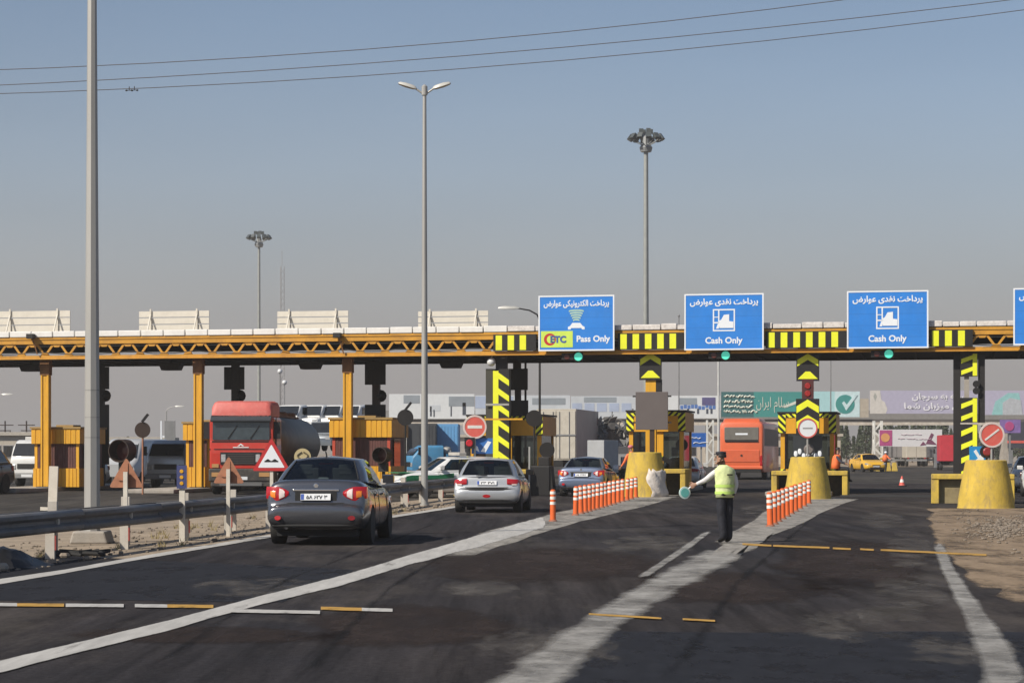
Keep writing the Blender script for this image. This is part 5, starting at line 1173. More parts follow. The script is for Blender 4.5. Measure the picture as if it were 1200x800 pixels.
for yy in (-.5, .35):
    m = MB(); m.bar((.045, yy, 2.1), (.0, yy + .35, 2.6), .02, .03); m.build('wiper', BLK, t)
m = MB(); m.bx(.045, .07, -.78, .78, 1.14, 1.60)
for k in range(5): m.bx(.07, .08, -.5, .5, 1.18 + k * .085, 1.20 + k * .085, 1)
m.build('grille', [BLK, M('grille_dark', (.07, .06, .055), .6)], t)
lettering('lettering', 'STAR', CHR, t, (.056, 0, 1.9), width=.01, height=.01) if False else None
m = MB(); m.bx(.05, .062, -1.02, 1.02, 1.70, 1.73); m.bx(.035, .05, -1.1, 1.1, 1.98, 2.03); m.build('panel_gap', BLK, t)
m = MB(); m.prism([(-.13, 1.83), (0, 1.93), (.13, 1.83), (.05, 1.83), (0, 1.88), (-.05, 1.83)], .05, .066, 'x'); m.bx(.05, .062, -.3, .3, 1.765, 1.80); m.build('badge', M('badge_white', (.75, .74, .72), .3), t)
for sg in (-1, 1):
    m = MB(); m.bx(.045, .07, sg * .97 - .13, sg * .97 + .13, 1.02, 1.16); m.build('indicator_light', M('fog_amber', (.55, .30, .12), .25, metal=.3), t)
    m = MB(); m.tube([(.04, sg * 1.18, 1.7), (-.3, sg * 1.2, 1.75)], .03, 6); m.bx(-.62, -.5, sg * 1.245 - .01, sg * 1.245 + .01, 1.1, 2.9); m.build('handrail', DRK, t)
m = MB()
for k in range(3): m.bx(.1, .112, -.8, .8, .34 + k * .05, .365 + k * .05)
m.build('lower_grille', GRY, t)
for yy in (-.45, .45):
    m = MB(); m.loft([[(-.6, yy + w_, z_) for w_ in (-.26, .26)] + [(-.5, yy + w_, z_) for w_ in (.26, -.26)] for z_ in (1.7, 2.35)]); m.bx(-.6, -.5, yy - .13, yy + .13, 2.36, 2.62); m.build('seat', SEAT, t)
for sg in (-1, 1):
    m = MB(); m.loft([[(.05, sg * y, z) for y, z in ((.55, 1.2), (.76, 1.2), (.76, 1.54), (.55, 1.54))], [(.09, sg * y, z) for y, z in ((.58, 1.24), (.73, 1.24), (.73, 1.5), (.58, 1.5))]], 0); m.build('headlight', HEADL, t)
    m = MB(); m.bx(-.32, -.18, sg * 1.34 - .12, sg * 1.34 + .12, 2.1, 2.75); m.bar((-.15, sg * 1.15, 2.7), (-.22, sg * 1.34, 2.72), .04, .04); m.build('mirror', BLK, t)
    m = MB(); m.bx(.08, .12, sg * .9 - .2, sg * .9 + .2, .68, .84); m.build('fog_light', M('fog_amber', (.55, .30, .12), .25, metal=.3), t)
m = MB(); m.bx(-.5, .1, -1.22, 1.22, .5, .98); m.bx(-.4, .06, -1.15, 1.15, .3, .5); m.build('bumper', M('bumper_black', (.03, .028, .027), .6, dirt=.4), t, bev=.04)
m = MB(); m.bx(.1, .11, -.26, .26, .56, .68); m.build('licence_plate', PLATE, t)
m = MB(); m.bx(-14.5, -2.1, -.45, .45, .75, 1.05); m.build('chassis', UNDER, t)
m = MB(); m.lathe([(.3, -14.4), (.8, -14.36), (1.06, -14.2), (1.12, -14), (1.12, -3.2), (1.06, -3.0), (.8, -2.84), (.3, -2.8)], 28, 0, (0, 0, 1.95), 'x'); m.build('tank', M('dirty_tank', (.05, .036, .028), .5, metal=.2, var=.35, scale=.8, dirt=.6, dcol=(.16, .11, .08)), t, 40)
m = MB(); m.bx(-13, -4, -.3, .3, 3.05, 3.12)
for k in range(4): m.lathe([(.28, 3.1), (.28, 3.25), (.2, 3.3)], 14, 0, (-5 - k * 2.4, 0, 0))
m.build('walkway', M('rust_orange', (.36, .14, .06), .8, var=.3, dirt=.5), t)
for x in (-.75, -3.6, -4.9, -11.6, -12.9):
    for sg in (-1, 1): truck_wheel(t, x, sg * 1.05, .5, sg)
# orange coach going away
D = 122.0; t = thing('coach', 'orange coach seen from behind beyond the traffic officer\'s head', 'bus', ((869 - 600) / F * D, D, 0), math.atan2(GG[1], GG[0]))
OR = M('coach_orange', (.68, .135, .05), .4, var=.07, scale=.8, dirt=.2, dcol=(.5, .2, .12), coat=.3)
m = MB(); m.loft([[(x, y, z) for y, z in rounded(w, z0, zt, .25)] for x, w, z0, zt in ((.0, 1.16, .85, 3.1), (.06, 1.22, .6, 3.28), (.3, 1.26, .45, 3.36), (11.6, 1.26, .4, 3.36), (12, 1.2, .5, 3.2))], 0); m.build('body', OR, t, 40)
m = MB(); m.loft([[(x, y, z) for y, z in rounded(w, 3.3, 3.52, .1)] for x, w in ((.25, 1.0), (.6, 1.1), (3.2, 1.1), (3.6, 1.0))], 0); m.build('roof_unit', OR, t, 40)
m = MB(); m.bx(-.035, .03, -.98, .98, 2.28, 3.02); m.build('rear_window', M('coach_glass', (.16, .15, .13), .25, var=.15), t, bev=.03)
m = MB(); m.bx(-.05, -.03, -.95, .95, 2.18, 2.28); m.build('seal', BLK, t)
lettering('lettering', 'سفر', SWH, t, (-.042, 0, 2.62), width=.6, yaw=-90) if False else None
m = MB(); m.bx(-.038, -.034, -.35, .35, 2.58, 2.68); m.build('window_label', SWH, t)
m = MB(); m.bx(-.03, .03, -1.02, 1.02, 1.02, 1.72); m.build('engine_hatch', M('coach_orange_lower', (.62, .11, .04), .45, dirt=.25), t, bev=.02)
m = MB(); m.bx(-.06, .04, -1.2, 1.2, .62, .80); m.build('bumper', OR, t, bev=.04)
m = MB(); m.bx(-.02, .3, -1.1, 1.1, .42, .66); m.build('lower_skirt', BLK, t)
m = MB(); m.lathe([(.07, -.045), (.05, -.03)], 12, 0, (0, 0, 1.4), 'x'); m.build('emblem', BRN, t)
for sg in (-1, 1):
    m = MB(); m.bx(-.04, .08, sg * 1.12 - .07, sg * 1.12 + .07, .82, 1.4); m.build('tail_light', LENS_R, t, bev=.02)
    m = MB(); m.bx(.6, 11.4, sg * 1.262 - .012, sg * 1.262 + .012, 1.95, 2.95); m.build('side_windows', M('coach_side_glass', (.035, .03, .03), .45, var=.3, spec=.25), t)
    for x in (2.9, 9.4): truck_wheel(t, x, sg * 1.08, .5, sg)
# white panel van, silver truck and others on the oncoming side
def cab_truck(px, D, wid, label, pm, zc=2.3, hd=(-.19, -.98), box=None, boxm=None, name='light_truck', boxh=2.9, cat='truck', wind=None):
    t = thing(name, label, cat, ((px - 600) / F * D, D, 0), math.atan2(hd[1], hd[0]), 'trucks waiting beyond the gates'); k = wid / 2
    m = MB(); m.loft([[(x, y, z) for y, z in rounded(w, z0, zt, .16)] for x, w, z0, zt in ((-1.7, k, .6, zc), (-.75, k, .6, zc), (-.35, k * .97, .6, zc - .25), (-.06, k * .95, .62, 1.42), (.0, k * .93, .65, 1.2))], 0); m.build('cab', pm, t, 40, .02)
    a, b = Vector((-.06, 0, 1.44)), Vector((-.42, 0, zc - .16)); m = MB(); m.loft([[(a.x + .01, -k * .84, a.z), (a.x + .01, k * .84, a.z), (b.x + .05, k * .8, b.z), (b.x + .05, -k * .8, b.z)], [(a.x + .03, -k * .84, a.z), (a.x + .03, k * .84, a.z), (b.x + .07, k * .8, b.z), (b.x + .07, -k * .8, b.z)]]); m.build('windscreen', wind or GLD, t)
    m = MB(); m.bx(-.02, .025, -k * .55, k * .55, .85, 1.08); m.build('grille', BLK, t)
    m = MB(); m.bx(-.3, .07, -k, k, .42, .64); m.build('bumper', GRY if pm is not BLK else CHR, t, bev=.03)
    m = MB(); m.bx(.07, .08, -.26, .26, .48, .6); m.build('licence_plate', PLATE, t)
    for sg in (-1, 1):
        m = MB(); m.bx(-.05, .03, sg * k * .78 - .14, sg * k * .78 + .14, .82, 1.05); m.build('headlight', HEADL, t, bev=.03)
        m = MB(); m.bx(-.4, -.3, sg * (k + .16) - .08, sg * (k + .16) + .08, 1.45, 1.85); m.bar((-.3, sg * k * .95, 1.5), (-.34, sg * (k + .14), 1.6), .03, .03); m.build('mirror', BLK, t)
        for x in (-.85, -3.9): truck_wheel(t, x, sg * (k - .16), .38, sg, .22)
    m = MB(); m.bx(-5.4, -1.6, -.4, .4, .5, .75); m.build('chassis', UNDER, t)
    if box == 'box':
        m = MB(); m.bx(-5.5, -1.85, -k - .05, k + .05, .8, boxh); m.build('cargo_box', boxm, t, bev=.03)
    elif box == 'flat':
        m = MB(); m.bx(-5.5, -1.85, -k, k, .75, .9); m.bx(-5.5, -1.85, k - .06, k, .9, 1.35); m.bx(-5.5, -1.85, -k, -k + .06, .9, 1.35); m.bx(-1.95, -1.85, -k, k, .9, 1.5); m.build('flat_bed', boxm, t)
    return t
SILV = paint('silver_truck_paint', (.40, .42, .43), .4, .35, .3)
WHP = paint('white_paint', (0, 0, 0))
cab_truck(194, 93, 1.85, 'silver light truck facing us between the drum lamp and the narrow yellow booth', SILV, 2.12, box='flat', boxm=GRY)
cab_truck(32, 96, 1.75, 'white light truck facing us at far left beside the yellow pillar', WHP, 2.15, box='box', boxm=M('pale_box', (.55, .55, .53), .6, dirt=.3), boxh=2.3)
D = 84; car('off_roader', 'dark car with pale trim cut off by the picture\'s left edge', ((-6 - 600) / F * D, D), (-.19, -.98), 'wagon', paint('black_paint_car', (.012, .012, .013), .2, .3, .2), cat='car', sy=1.05, sz=1.25)
m = MB()
D = 104; t = thing('grey_van', 'pale van half hidden behind the big dark drum lamp', 'van', ((138 - 600) / F * D, D, 0), math.atan2(-.98, -.19))
m = MB(); m.loft([[(x, y, z) for y, z in rounded(w, .4, zt, .2)] for x, w, zt in ((-4.6, .95, 2.25), (-1.3, .95, 2.25), (-.9, .93, 2.1), (-.4, .92, 1.3), (0, .85, 1.0))], 0); m.build('body', paint('pale_van_paint', (.45, .46, .47), .2, .4, .3), t, 40)
m = MB(); m.loft([[(-.46, -.8, 1.3), (-.46, .8, 1.3), (-.92, .76, 2.0), (-.92, -.76, 2.0)], [(-.38, -.8, 1.33), (-.38, .8, 1.33), (-.86, .76, 2.03), (-.86, -.76, 2.03)]]); m.build('windscreen', GLD, t)
for sg in (-1, 1):
    m = MB(); m.bx(-.12, .0, sg * .68 - .12, sg * .68 + .12, .72, .92); m.build('headlight', HEADL, t)
    for x in (-.8, -3.6): truck_wheel(t, x, sg * .84, .33, sg, .2)
# car carrier with white cars on its upper deck, behind the tank truck
D = 118; base = at(352, 500, D); hd = (-.19, -.98); yaw = math.atan2(hd[1], hd[0])
t = thing('car_carrier', 'long car carrier trailer carrying white pickups beyond the tank truck', 'truck', (base[0] + 0.6, D, 0), R(8))
m = MB(); m.bx(-4.4, 4.2, -1.2, 1.2, 2.45, 2.6); m.build('upper_deck', GRY, t)
m = MB(); m.bx(-4.4, 4.2, -1.2, 1.2, .9, 1.05); m.build('lower_deck', GRY, t)
for x in (-4.2, -2, .2, 2.2, 4):
    for y in (-1.15, 1.15):
        m = MB(); m.bx(x - .06, x + .06, y - .05, y + .05, .9, 2.6); m.build('upright', DRK, t)
for x in (-3, -1.9, 2.6, 3.6):
    for sg in (-1, 1): truck_wheel(t, x, sg * 1.0, .42, sg)
carr = [(330, 474, 'leftmost white pickup on the car carrier above the tank'), (356, 475, 'second white pickup on the car carrier above the tank'), (378, 477, 'third white pickup on the car carrier beside the yellow pillar'), (400, 479, 'rightmost white pickup on the car carrier behind the yellow booth')]
proto = None
for px, ytop, lab in carr:
    x = (px - 600) / F * D; z = 2.62
    if proto is None:
        proto = thing('pickup', lab, 'pickup', (x, D, z), R(-112), 'white pickups on the car carrier'); w = .8
        m = MB(); m.loft([[(xx, y, zz_) for y, zz_ in rounded(w, .3, zt, .1)] for xx, zt in ((-4, .92), (-2.1, .92), (-1.95, .95), (-.7, .95), (-.1, .84), (0, .7))], 0); m.build('body', WHP, proto, 40)
        m = MB(); m.loft([[(xx, y * k_, zz_) for y, zz_ in rounded(w * .92, .93, zt, .12)] for xx, zt, k_ in ((-2.1, 1.50, 1), (-1.6, 1.62, 1), (-1.0, 1.58, .97), (-.55, 1.02, .95))], 0); m.build('cabin', WHP, proto, 40)
        m = MB(); m.loft([[(-.56, -.66, 1.03), (-.56, .66, 1.03), (-.98, .6, 1.52), (-.98, -.6, 1.52)], [(-.5, -.66, 1.05), (-.5, .66, 1.05), (-.93, .6, 1.54), (-.93, -.6, 1.54)]]); m.build('windscreen', GLD, proto)
        for sg in (-1, 1):
            m = MB(); m.bx(-1.9, -1.1, sg * .715 - .03, sg * .715 + .03, 1.08, 1.46); m.build('side_window', GLD, proto)
            m = MB(); m.bx(-.06, .01, sg * .6 - .12, sg * .6 + .12, .62, .78); m.build('headlight', HEADL, proto)
            for xx in (-.7, -3.2): truck_wheel(proto, xx, sg * .68, .31, sg, .18)
    else: copy_tree(proto, (x, D + .3, z), R(-112), lab)
# silver car bonnets below them on the lower deck
for px, lab in ((335, 'left grey car on the lower deck of the carrier above the tank'), (372, 'right grey car on the lower deck of the carrier near the yellow booth')):
    x = (px - 600) / F * (D - 3); c = copy_tree(proto, (x, D - 3.2, 1.65), R(-104), lab); c['group'] = 'grey cars on the lower carrier deck'; c.name = 'carried_car'; c['category'] = 'car'
    for ch in kids(c):
        if ch.type == 'MESH' and ch.data.materials[0] == WHP: ch.data = ch.data.copy(); ch.data.materials[0] = paint('grey_blue_paint', (.17, .19, .21), .4, .35, .3)
# beige container truck, scrap lorry, grey trailer beyond the blue sedan
D = 130; t = thing('container_truck', 'tall beige container truck seen from behind above the barrier machine', 'truck', ((652 - 600) / F * D, D, 0), math.atan2(.98, .19))
BEI = M('beige_container', (.46, .42, .35), .6, var=.1, scale=.7, dirt=.3)
m = MB(); m.bx(0, 9, -1.22, 1.22, 1.1, 4.22); m.build('container', BEI, t, bev=.02)
for sg in (-1, 1):
    m = MB(); m.bx(-.04, 0, sg * .6 - .57, sg * .6 + .57, 1.2, 4.1); dd = m.build('door', M('beige_door', (.50, .46, .385), .6, dirt=.25), t, bev=.01)
    for y in (.2, .8):
        m = MB(); m.tube([(-.06, sg * y, 1.25), (-.06, sg * y, 4.05)], .025, 6); m.build('lock_bar', GRY, dd)
    for x in (1.2, 2.5): truck_wheel(t, x, sg * 1.0, .5, sg)
    m = MB(); m.bx(-.06, .02, sg * .9 - .15, sg * .9 + .15, .85, 1.0); m.build('tail_light', LENS_R, t)
m = MB(); m.bx(-.08, -.03, -1.2, 1.2, 2.58, 2.68); m.build('cross_bar', GRY, t)
m = MB(); m.bx(.02, 10, -.4, .4, .7, 1.08); m.build('chassis', UNDER, t)
D = 138; t = thing('scrap_lorry', 'lorry heaped with tangled grey scrap metal beyond the blue sedan', 'truck', ((706 - 600) / F * D, D, 0), math.atan2(.98, .19))
m = MB(); m.bx(0, 8, -1.9, 1.9, 1.0, 1.2); m.bx(0, .08, -1.9, 1.9, 1.2, 2.0); m.bx(0, 8, -1.9, -1.82, 1.2, 2.0); m.bx(0, 8, 1.82, 1.9, 1.2, 2.0); m.build('bed', GRY, t)
m = MB(); rnd = random.Random(5)
for k in range(150):
    a = Vector((rnd.uniform(0, 3), rnd.uniform(-1.75, 1.75), rnd.uniform(1.9, 3.6) - abs(rnd.gauss(0, .1)))); d_ = Vector((rnd.gauss(0, .5), rnd.gauss(0, 1), rnd.gauss(0, .6))).normalized()
    if k % 4 == 0:
        pts = [a + d_ * u * .3 + Vector((0, .2 * math.sin(u * 1.3 + k), .25 * math.cos(u * 1.1 + k))) for u in range(-3, 4)]; m.tube(pts, rnd.uniform(.02, .06), 5, k % 3)
    elif k % 7 == 1:
        rr = rnd.uniform(.2, .4); m.lathe([(rr * .7, -.06), (rr, -.06), (rr, .06), (rr * .7, .06)], 12, 2, (0, 0, 0), 'x', Matrix.Translation(a) @ Euler((rnd.random() * 3, rnd.random() * 3, rnd.random() * 3)).to_matrix().to_4x4())
    else:
        X_ = Matrix.Translation(a) @ Euler((rnd.random() * 3, rnd.random() * 3, rnd.random() * 3)).to_matrix().to_4x4(); L = rnd.uniform(.3, .9); m.add([(-L, -.2, 0), (0, -.25, rnd.uniform(-.2, .2)), (L, -.1, 0), (L * .8, .2, .1), (0, .3, rnd.uniform(-.25, .1)), (-L * .7, .22, 0)], [(0, 1, 4, 5), (1, 2, 3, 4)], k % 3, X_)
tag(m.build('scrap_load', [M('scrap_light', (.36, .36, .36), .4, metal=.4, var=.3), M('scrap_dark', (.08, .075, .07), .6, var=.3), M('scrap_mid', (.2, .19, .18), .5, metal=.3, var=.3)], t), kind='stuff')
for sg in (-1, 1):
    for x in (1.2, 2.5): truck_wheel(t, x, sg * 1.2, .5, sg)
m = MB(); m.bx(8.3, 10.2, -1.2, 1.2, .7, 2.9); m.build('cab', BLU, t, bev=.06)
D = 108; t = thing('box_trailer', 'small grey box trailer with a dark side right of the blue sedan', 'trailer', ((698 - 600) / F * D, D, 0), R(60))
m = MB(); m.bx(0, 1.6, -.48, .48, .55, 2.2); m.build('box', M('trailer_grey', (.36, .37, .38), .6, var=.08, dirt=.2), t, bev=.02)
m = MB(); m.bx(-.2, 1.9, -.4, .4, .4, .54); m.build('frame', UNDER, t)
for sg in (-1, 1): truck_wheel(t, .8, sg * .5, .3, sg, .16)
D = 115; cab_truck(726, D, 1.8, 'dark pickup truck with chrome bars right of the small grey trailer', M('faded_dark_paint', (.06, .06, .065), .4, dirt=.3), 1.9, (.19, .98), 'flat', GRY, 'flatbed_truck')
# things beyond, left of the hatchback: blue pickup loaded with white goods, dark container, blue tarp wall
D = 112; t = cab_truck(478, D, 1.8, 'blue pickup truck piled with pale bundles behind the police car', M('pickup_blue', (.05, .22, .40), .45, dirt=.3), 1.95, (-.95, -.3), 'flat', M('pickup_blue', (0, 0, 0)), 'pickup_truck')
for k in range(14):
    a = Vector(((482 + k * 3.4 + rnd.uniform(-3, 3) - 600) / F * D, D + .6 + rnd.uniform(-.3, .5), 1.25 + rnd.uniform(-.2, .5)))
    m = MB(); m.ball((0, 0, 0), (rnd.uniform(.2, .35), .25, rnd.uniform(.14, .24)), 0, 8, 6); o = m.build('cloth_bundle', [M('bundle_pale', (.55, .52, .47), .9, var=.2, dirt=.4), M('bundle_grey', (.2, .2, .19), .9, var=.3)][k % 3 == 1], None, 60, loc=a, rz=rnd.random() * 3); o.rotation_euler[1] = rnd.uniform(-.5, .5)
    tag(o, ['pale' , 'grey'][k % 3 == 1] + ' bundle piled on the blue pickup truck behind the police car', 'bundle', ['pale bundles on the blue pickup', 'grey bundles on the blue pickup'][k % 3 == 1])
D = 150
for a, b, ya, yb, mt, nm, lab, cat in ((489, 511, 496, 545, M('dark_container', (.05, .053, .058), .6, var=.15), 'shipping_container', 'dark grey shipping container left of the pale blue container', 'container'), (510, 536, 496, 552, M('sky_blue_container', (.13, .35, .62), .6, var=.06, dirt=.1), 'shipping_container', 'pale blue shipping container behind the police car', 'container')):
    x0, x1 = (a - 600) / F * D, (b - 600) / F * D; z1 = CH + (HY - ya) * D / F; m = MB(); m.bx(x0 - (1.2 if a < 500 else 0), x1, 0, 6, .1, z1); m.bx(x0, x1, -.04, 0, .1, .25); k = x0 + .1
    while k < x1: m.bx(k, k + .07, -.025, 0, .25, z1 - .15); k += .22
    o = m.build(nm, mt, loc=(0, D + (2 if a > 500 else 0), 0)); tag(o, lab, cat, 'far shipping containers')
# more traffic waiting on the oncoming side
for px, D, kind, hd, pm, nm, lab in ((110, 99, 'sedan', (-.2, -.98), paint('dusty_grey_paint', (.20, .20, .20), .4, .35, .35), 'sedan', 'grey sedan half hidden behind the foreground lamp post'), (176, 118, 'hatch', (-.2, -.98), paint('white_paint', (0, 0, 0)), 'hatchback', 'white hatchback far behind the drum lamp and silver truck'), (455, 104, 'hatch', (-.4, -.9), paint('dark_blue_paint', (.02, .03, .07), .4, .3, .25), 'hatchback', 'dark blue hatchback beyond the wide yellow booth left of the police car')):
    car(nm, lab, ((px - 600) / F * D, D), hd, kind, pm, group='cars on the oncoming side')
# ------------------------------------------------------------------ people: one skinned surface each, clothes as children
SKIN = M('skin', (.36, .20, .13), .55, var=.06); HAIR = M('hair_black', (.012, .01, .009), .6)
WSH = M('white_shirt', (.66, .64, .63), .85, var=.12, bump=1.0, bscale=12); NAVY = M('navy_trousers', (.016, .017, .024), .85, var=.35, scale=5, bump=1.0, bscale=10)
HIV = M('hi_vis_lime', (.66, .73, .36), .8, var=.2, scale=7, bump=.9, bscale=9, dirt=.12, dcol=(.6, .7, .3)); REFL = M('reflective_grey', (.62, .66, .56), .5)
OVEST = M('hi_vis_orange', (.80, .17, .05), .7, var=.1); SHOE = M('black_shoe', (.015, .014, .013), .5)
def skin_mesh(J, E_, root):
    names = list(J); me = bpy.data.meshes.new('skinbase'); me.from_pydata([J[k][0] for k in names], [(names.index(a), names.index(b)) for a, b in E_], [])
    o = bpy.data.objects.new('skinbase', me); COL.objects.link(o); s = o.modifiers.new('skin', 'SKIN'); s.use_smooth_shade = True; s.branch_smoothing = .6
    for i, k in enumerate(names):
        r = J[k][1]; r = r if isinstance(r, tuple) else (r, r); v = me.skin_vertices[0].data[i]; v.radius = r; v.use_root = (k == root)
    b = o.modifiers.new('ss', 'SUBSURF'); b.levels = b.render_levels = 2
    bpy.context.view_layer.update(); out = bpy.data.meshes.new_from_object(o.evaluated_get(bpy.context.evaluated_depsgraph_get())); bpy.data.objects.remove(o); return out
def hand(mb, wrist, elbow, mi, palm_n=Vector((1, 0, 0)), curl=.5, k=1.0):
    """palm and five unequal curled fingers growing from the wrist along the forearm's line"""
    w, e = Vector(wrist), Vector(elbow); d = (w - e).normalized(); n_ = (palm_n - d * palm_n.dot(d)).normalized(); s = d.cross(n_)
    mb.loft([[tuple(w + d * u * k + s * a * wd * k + n_ * b * th * k) for a, b in ((-1, -.6), (-1, .6), (-.4, 1), (.4, 1), (1, .6), (1, -.6), (.4, -1), (-.4, -1))] for u, wd, th in ((-.03, .026, .022), (.01, .032, .018), (.05, .042, .016), (.09, .042, .014))], mi)
    for i, (L, a) in enumerate(((.072, -.85), (.082, -.28), (.078, .28), (.06, .82))):
        p = w + (d * .085 + s * a * .036) * k; pts = [p]
        ang = 0
        for seg in (.42, .33, .25):
            ang += curl; p = p + (d * math.cos(ang) + n_ * math.sin(ang)) * L * seg * k; pts.append(p)
        mb.tube(pts, [.0098 * k, .0092 * k, .008 * k, .006 * k], 6, mi)
    p = w + (d * .03 - s * .036) * k; q1 = p + (d * .03 - s * .026 + n_ * .012) * k; q2 = q1 + (d * .032 - s * .004 + n_ * .02 * curl * 2) * k; mb.tube([p, q1, q2], [.012 * k, .0105 * k, .007 * k], 6, mi)
def person(label, loc, yaw, J, arms, cat='person', region=None, mats=None, head=None, face_dir=(0, -1), group=None, palm=None):
    t = thing('person', label, cat, loc, yaw, group)
    E_ = [('pelvis', 'belly'), ('belly', 'chest'), ('chest', 'neck'), ('neck', 'jaw'), ('jaw', 'skull'), ('skull', 'crown')]
    for a in 'lr': E_ += [('chest', 'shoulder_' + a), ('shoulder_' + a, 'elbow_' + a), ('elbow_' + a, 'wrist_' + a), ('pelvis', 'hip_' + a), ('hip_' + a, 'knee_' + a), ('knee_' + a, 'ankle_' + a), ('ankle_' + a, 'toe_' + a)]
    me = skin_mesh(J, E_, 'pelvis'); n0 = len(me.polygons)
    for m_ in mats: me.materials.append(m_)
    for p in me.polygons: p.material_index = region(p.center); p.use_smooth = True
    mb = MB()
    for a in 'lr': hand(mb, J['wrist_' + a][0], J['elbow_' + a][0], 2, Vector(palm[a] if palm else (0, 1, 0)), .75 if a in arms else .35)
    # face: nose, brow, ears, eyes, mouth set into the head, facing face_dir
    c = (Vector(J['jaw'][0]) + Vector(J['skull'][0])) / 2; f = Vector((*face_dir, 0)).normalized(); s = Vector((-f.y, f.x, 0))
    X_ = Matrix.Translation(c) @ Matrix((( s.x, f.x, 0, 0), (s.y, f.y, 0, 0), (0, 0, 1, 0), (0, 0, 0, 1)))
    mb.loft([[(-.012, .088, .02), (.012, .088, .02), (0, .10, .02)], [(-.02, .082, -.028), (.02, .082, -.028), (0, .118, -.026)], [(-.012, .082, -.036), (.012, .082, -.036), (0, .095, -.036)]], 2, X=X_)
    for sg in (-1, 1):
        mb.ball((sg * .078, -.005, 0), (.012, .024, .034), 2, 8, 6, X_); mb.ball((sg * .032, .080, .022), (.015, .01, .009), 4, 8, 6, X_); mb.bar(tuple(X_ @ Vector((sg * .015, .09, .042))), tuple(X_ @ Vector((sg * .052, .078, .042))), .01, .008, 4)
    mb.ball((0, .082, -.056), (.024, .008, .007), 5, 8, 6, X_); mb.ball((0, .068, -.082), (.03, .025, .018), 2, 8, 6, X_)
    vs = [tuple(v.co) for v in me.vertices]; fs = [tuple(p.vertices) for p in me.polygons]; ms = [p.material_index for p in me.polygons]
    al = MB(); al.v = vs + mb.v; al.f = fs + [tuple(i + len(vs) for i in q) for q in mb.f]; al.m = ms + mb.m
    al.build('body', list(mats), t, 70)
    # hair cap
    sk = Vector(J['skull'][0]); m = MB(); m.ball(tuple(c + Vector((0, 0, .045)) - f * .018), (.094, .094, .088), 0, 16, 10); hr = m.build('hair', HAIR, t, 60)
    for p in hr.data.polygons: pass
    bm = bmesh.new(); bm.from_mesh(hr.data)
    for v in [v for v in bm.verts if v.co.z < c.z + .012 or ((v.co - c).dot(f) > .045 and v.co.z < c.z + .06)]: bm.verts.remove(v)
    bm.to_mesh(hr.data); bm.free(); return t, X_, c, f
def vest(t, secs, mt, name='vest'):
    """torso shell through elliptical sections (x, y, z, rx, ry), open at neck and hem"""
    m = MB(); rings = [[(x + rx * math.cos(a) * (1 - .12 * abs(math.sin(2 * a))), y + ry * math.sin(a), z) for a in [2 * math.pi * k / 22 for k in range(22)]] for x, y, z, rx, ry in secs]
    m.loft(rings, 0, True, False); o = m.build(name, mt, t, 70); o.modifiers.new('t', 'SOLIDIFY').thickness = .012; return o
# traffic officer: turned half left with his back to us, left arm held out with a paddle
X, Y = ground(851, 636.5); YAW = R(28)
def loc_(x, y, z): c_, s_ = math.cos(-YAW), math.sin(-YAW); return (x * c_ - y * s_, x * s_ + y * c_, z)
J = dict(pelvis=((-.03, 0, .86), (.135, .105)), belly=((-.03, 0, 1.0), (.135, .105)), chest=((-.033, .0, 1.2), (.145, .105)), neck=(loc_(-.07, .01, 1.36), .052), jaw=(loc_(-.10, .02, 1.44), (.06, .07)), skull=(loc_(-.105, .02, 1.53), (.075, .085)), crown=(loc_(-.105, .02, 1.58), (.045, .055)),
    shoulder_l=((-.20, 0, 1.27), .064), elbow_l=(loc_(-.37, .02, 1.10), .05), wrist_l=(loc_(-.535, .03, 1.03), .032), shoulder_r=((.14, 0, 1.27), .064), elbow_r=((.205, -.01, 1.03), .05), wrist_r=((.185, .05, .83), .033),
    hip_l=((-.115, 0, .80), (.10, .105)), knee_l=((-.09, .01, .44), .084), ankle_l=((-.06, -.01, .09), .07), toe_l=((-.08, .13, .03), .038), hip_r=((.055, 0, .80), (.10, .105)), knee_r=((.055, .03, .44), .084), ankle_r=((.075, .02, .09), .07), toe_r=((.10, .16, .03), .038))
def reg(c):
    if c.z < .07: return 3
    if c.z < .87 and abs(c.x + .03) < .19 and not (c.x > .135 and c.z > .6): return 1
    if c.z > 1.375: return 2
    if math.hypot(c.x, c.y) > .535 or (c.x > .11 and c.z < .86): return 2
    return 0
EYE = M('eye_dark', (.02, .015, .012), .3); LIP = M('lips', (.28, .11, .09), .6)
off, X_, c, f = person('traffic officer in a lime reflective vest holding out a round signal paddle', (X, Y, .012), YAW, J, 'l', region=reg, mats=[WSH, NAVY, SKIN, SHOE, EYE, LIP], face_dir=loc_(-.95, .25, 0)[:2], palm={'l': (.2, .9, -.2), 'r': (-.8, .5, 0)})
v = vest(off, [(-.03, 0, .80, .185, .142), (-.03, 0, .9, .19, .146), (-.03, 0, 1.05, .19, .148), (-.033, 0, 1.18, .205, .15), (-.033, 0, 1.26, .222, .132), (-.033, 0, 1.305, .20, .112), (-.045, .005, 1.345, .12, .09), (-.06, .01, 1.375, .072, .075)], HIV)
m = MB()
for z in (.86, .98): 
    rings = [[(-.03 + .2 * math.cos(a) * (1 - .12 * abs(math.sin(2 * a))), .156 * math.sin(a), zz_) for a in [2 * math.pi * k / 22 for k in range(22)]] for zz_ in (z, z + .05)]; m.loft(rings, 0, True, False)
m.build('reflective_band', M('band_lime', (.50, .70, .16), .5), v, 70)
m = MB(); m.bx(-.085, .025, -.166, -.155, 1.19, 1.215); m.build('back_print', BLK, v)
m = MB(); m.bx(.175, .2, -.07, .02, 1.2, 1.24); m.build('sleeve_badge', BLK, off)
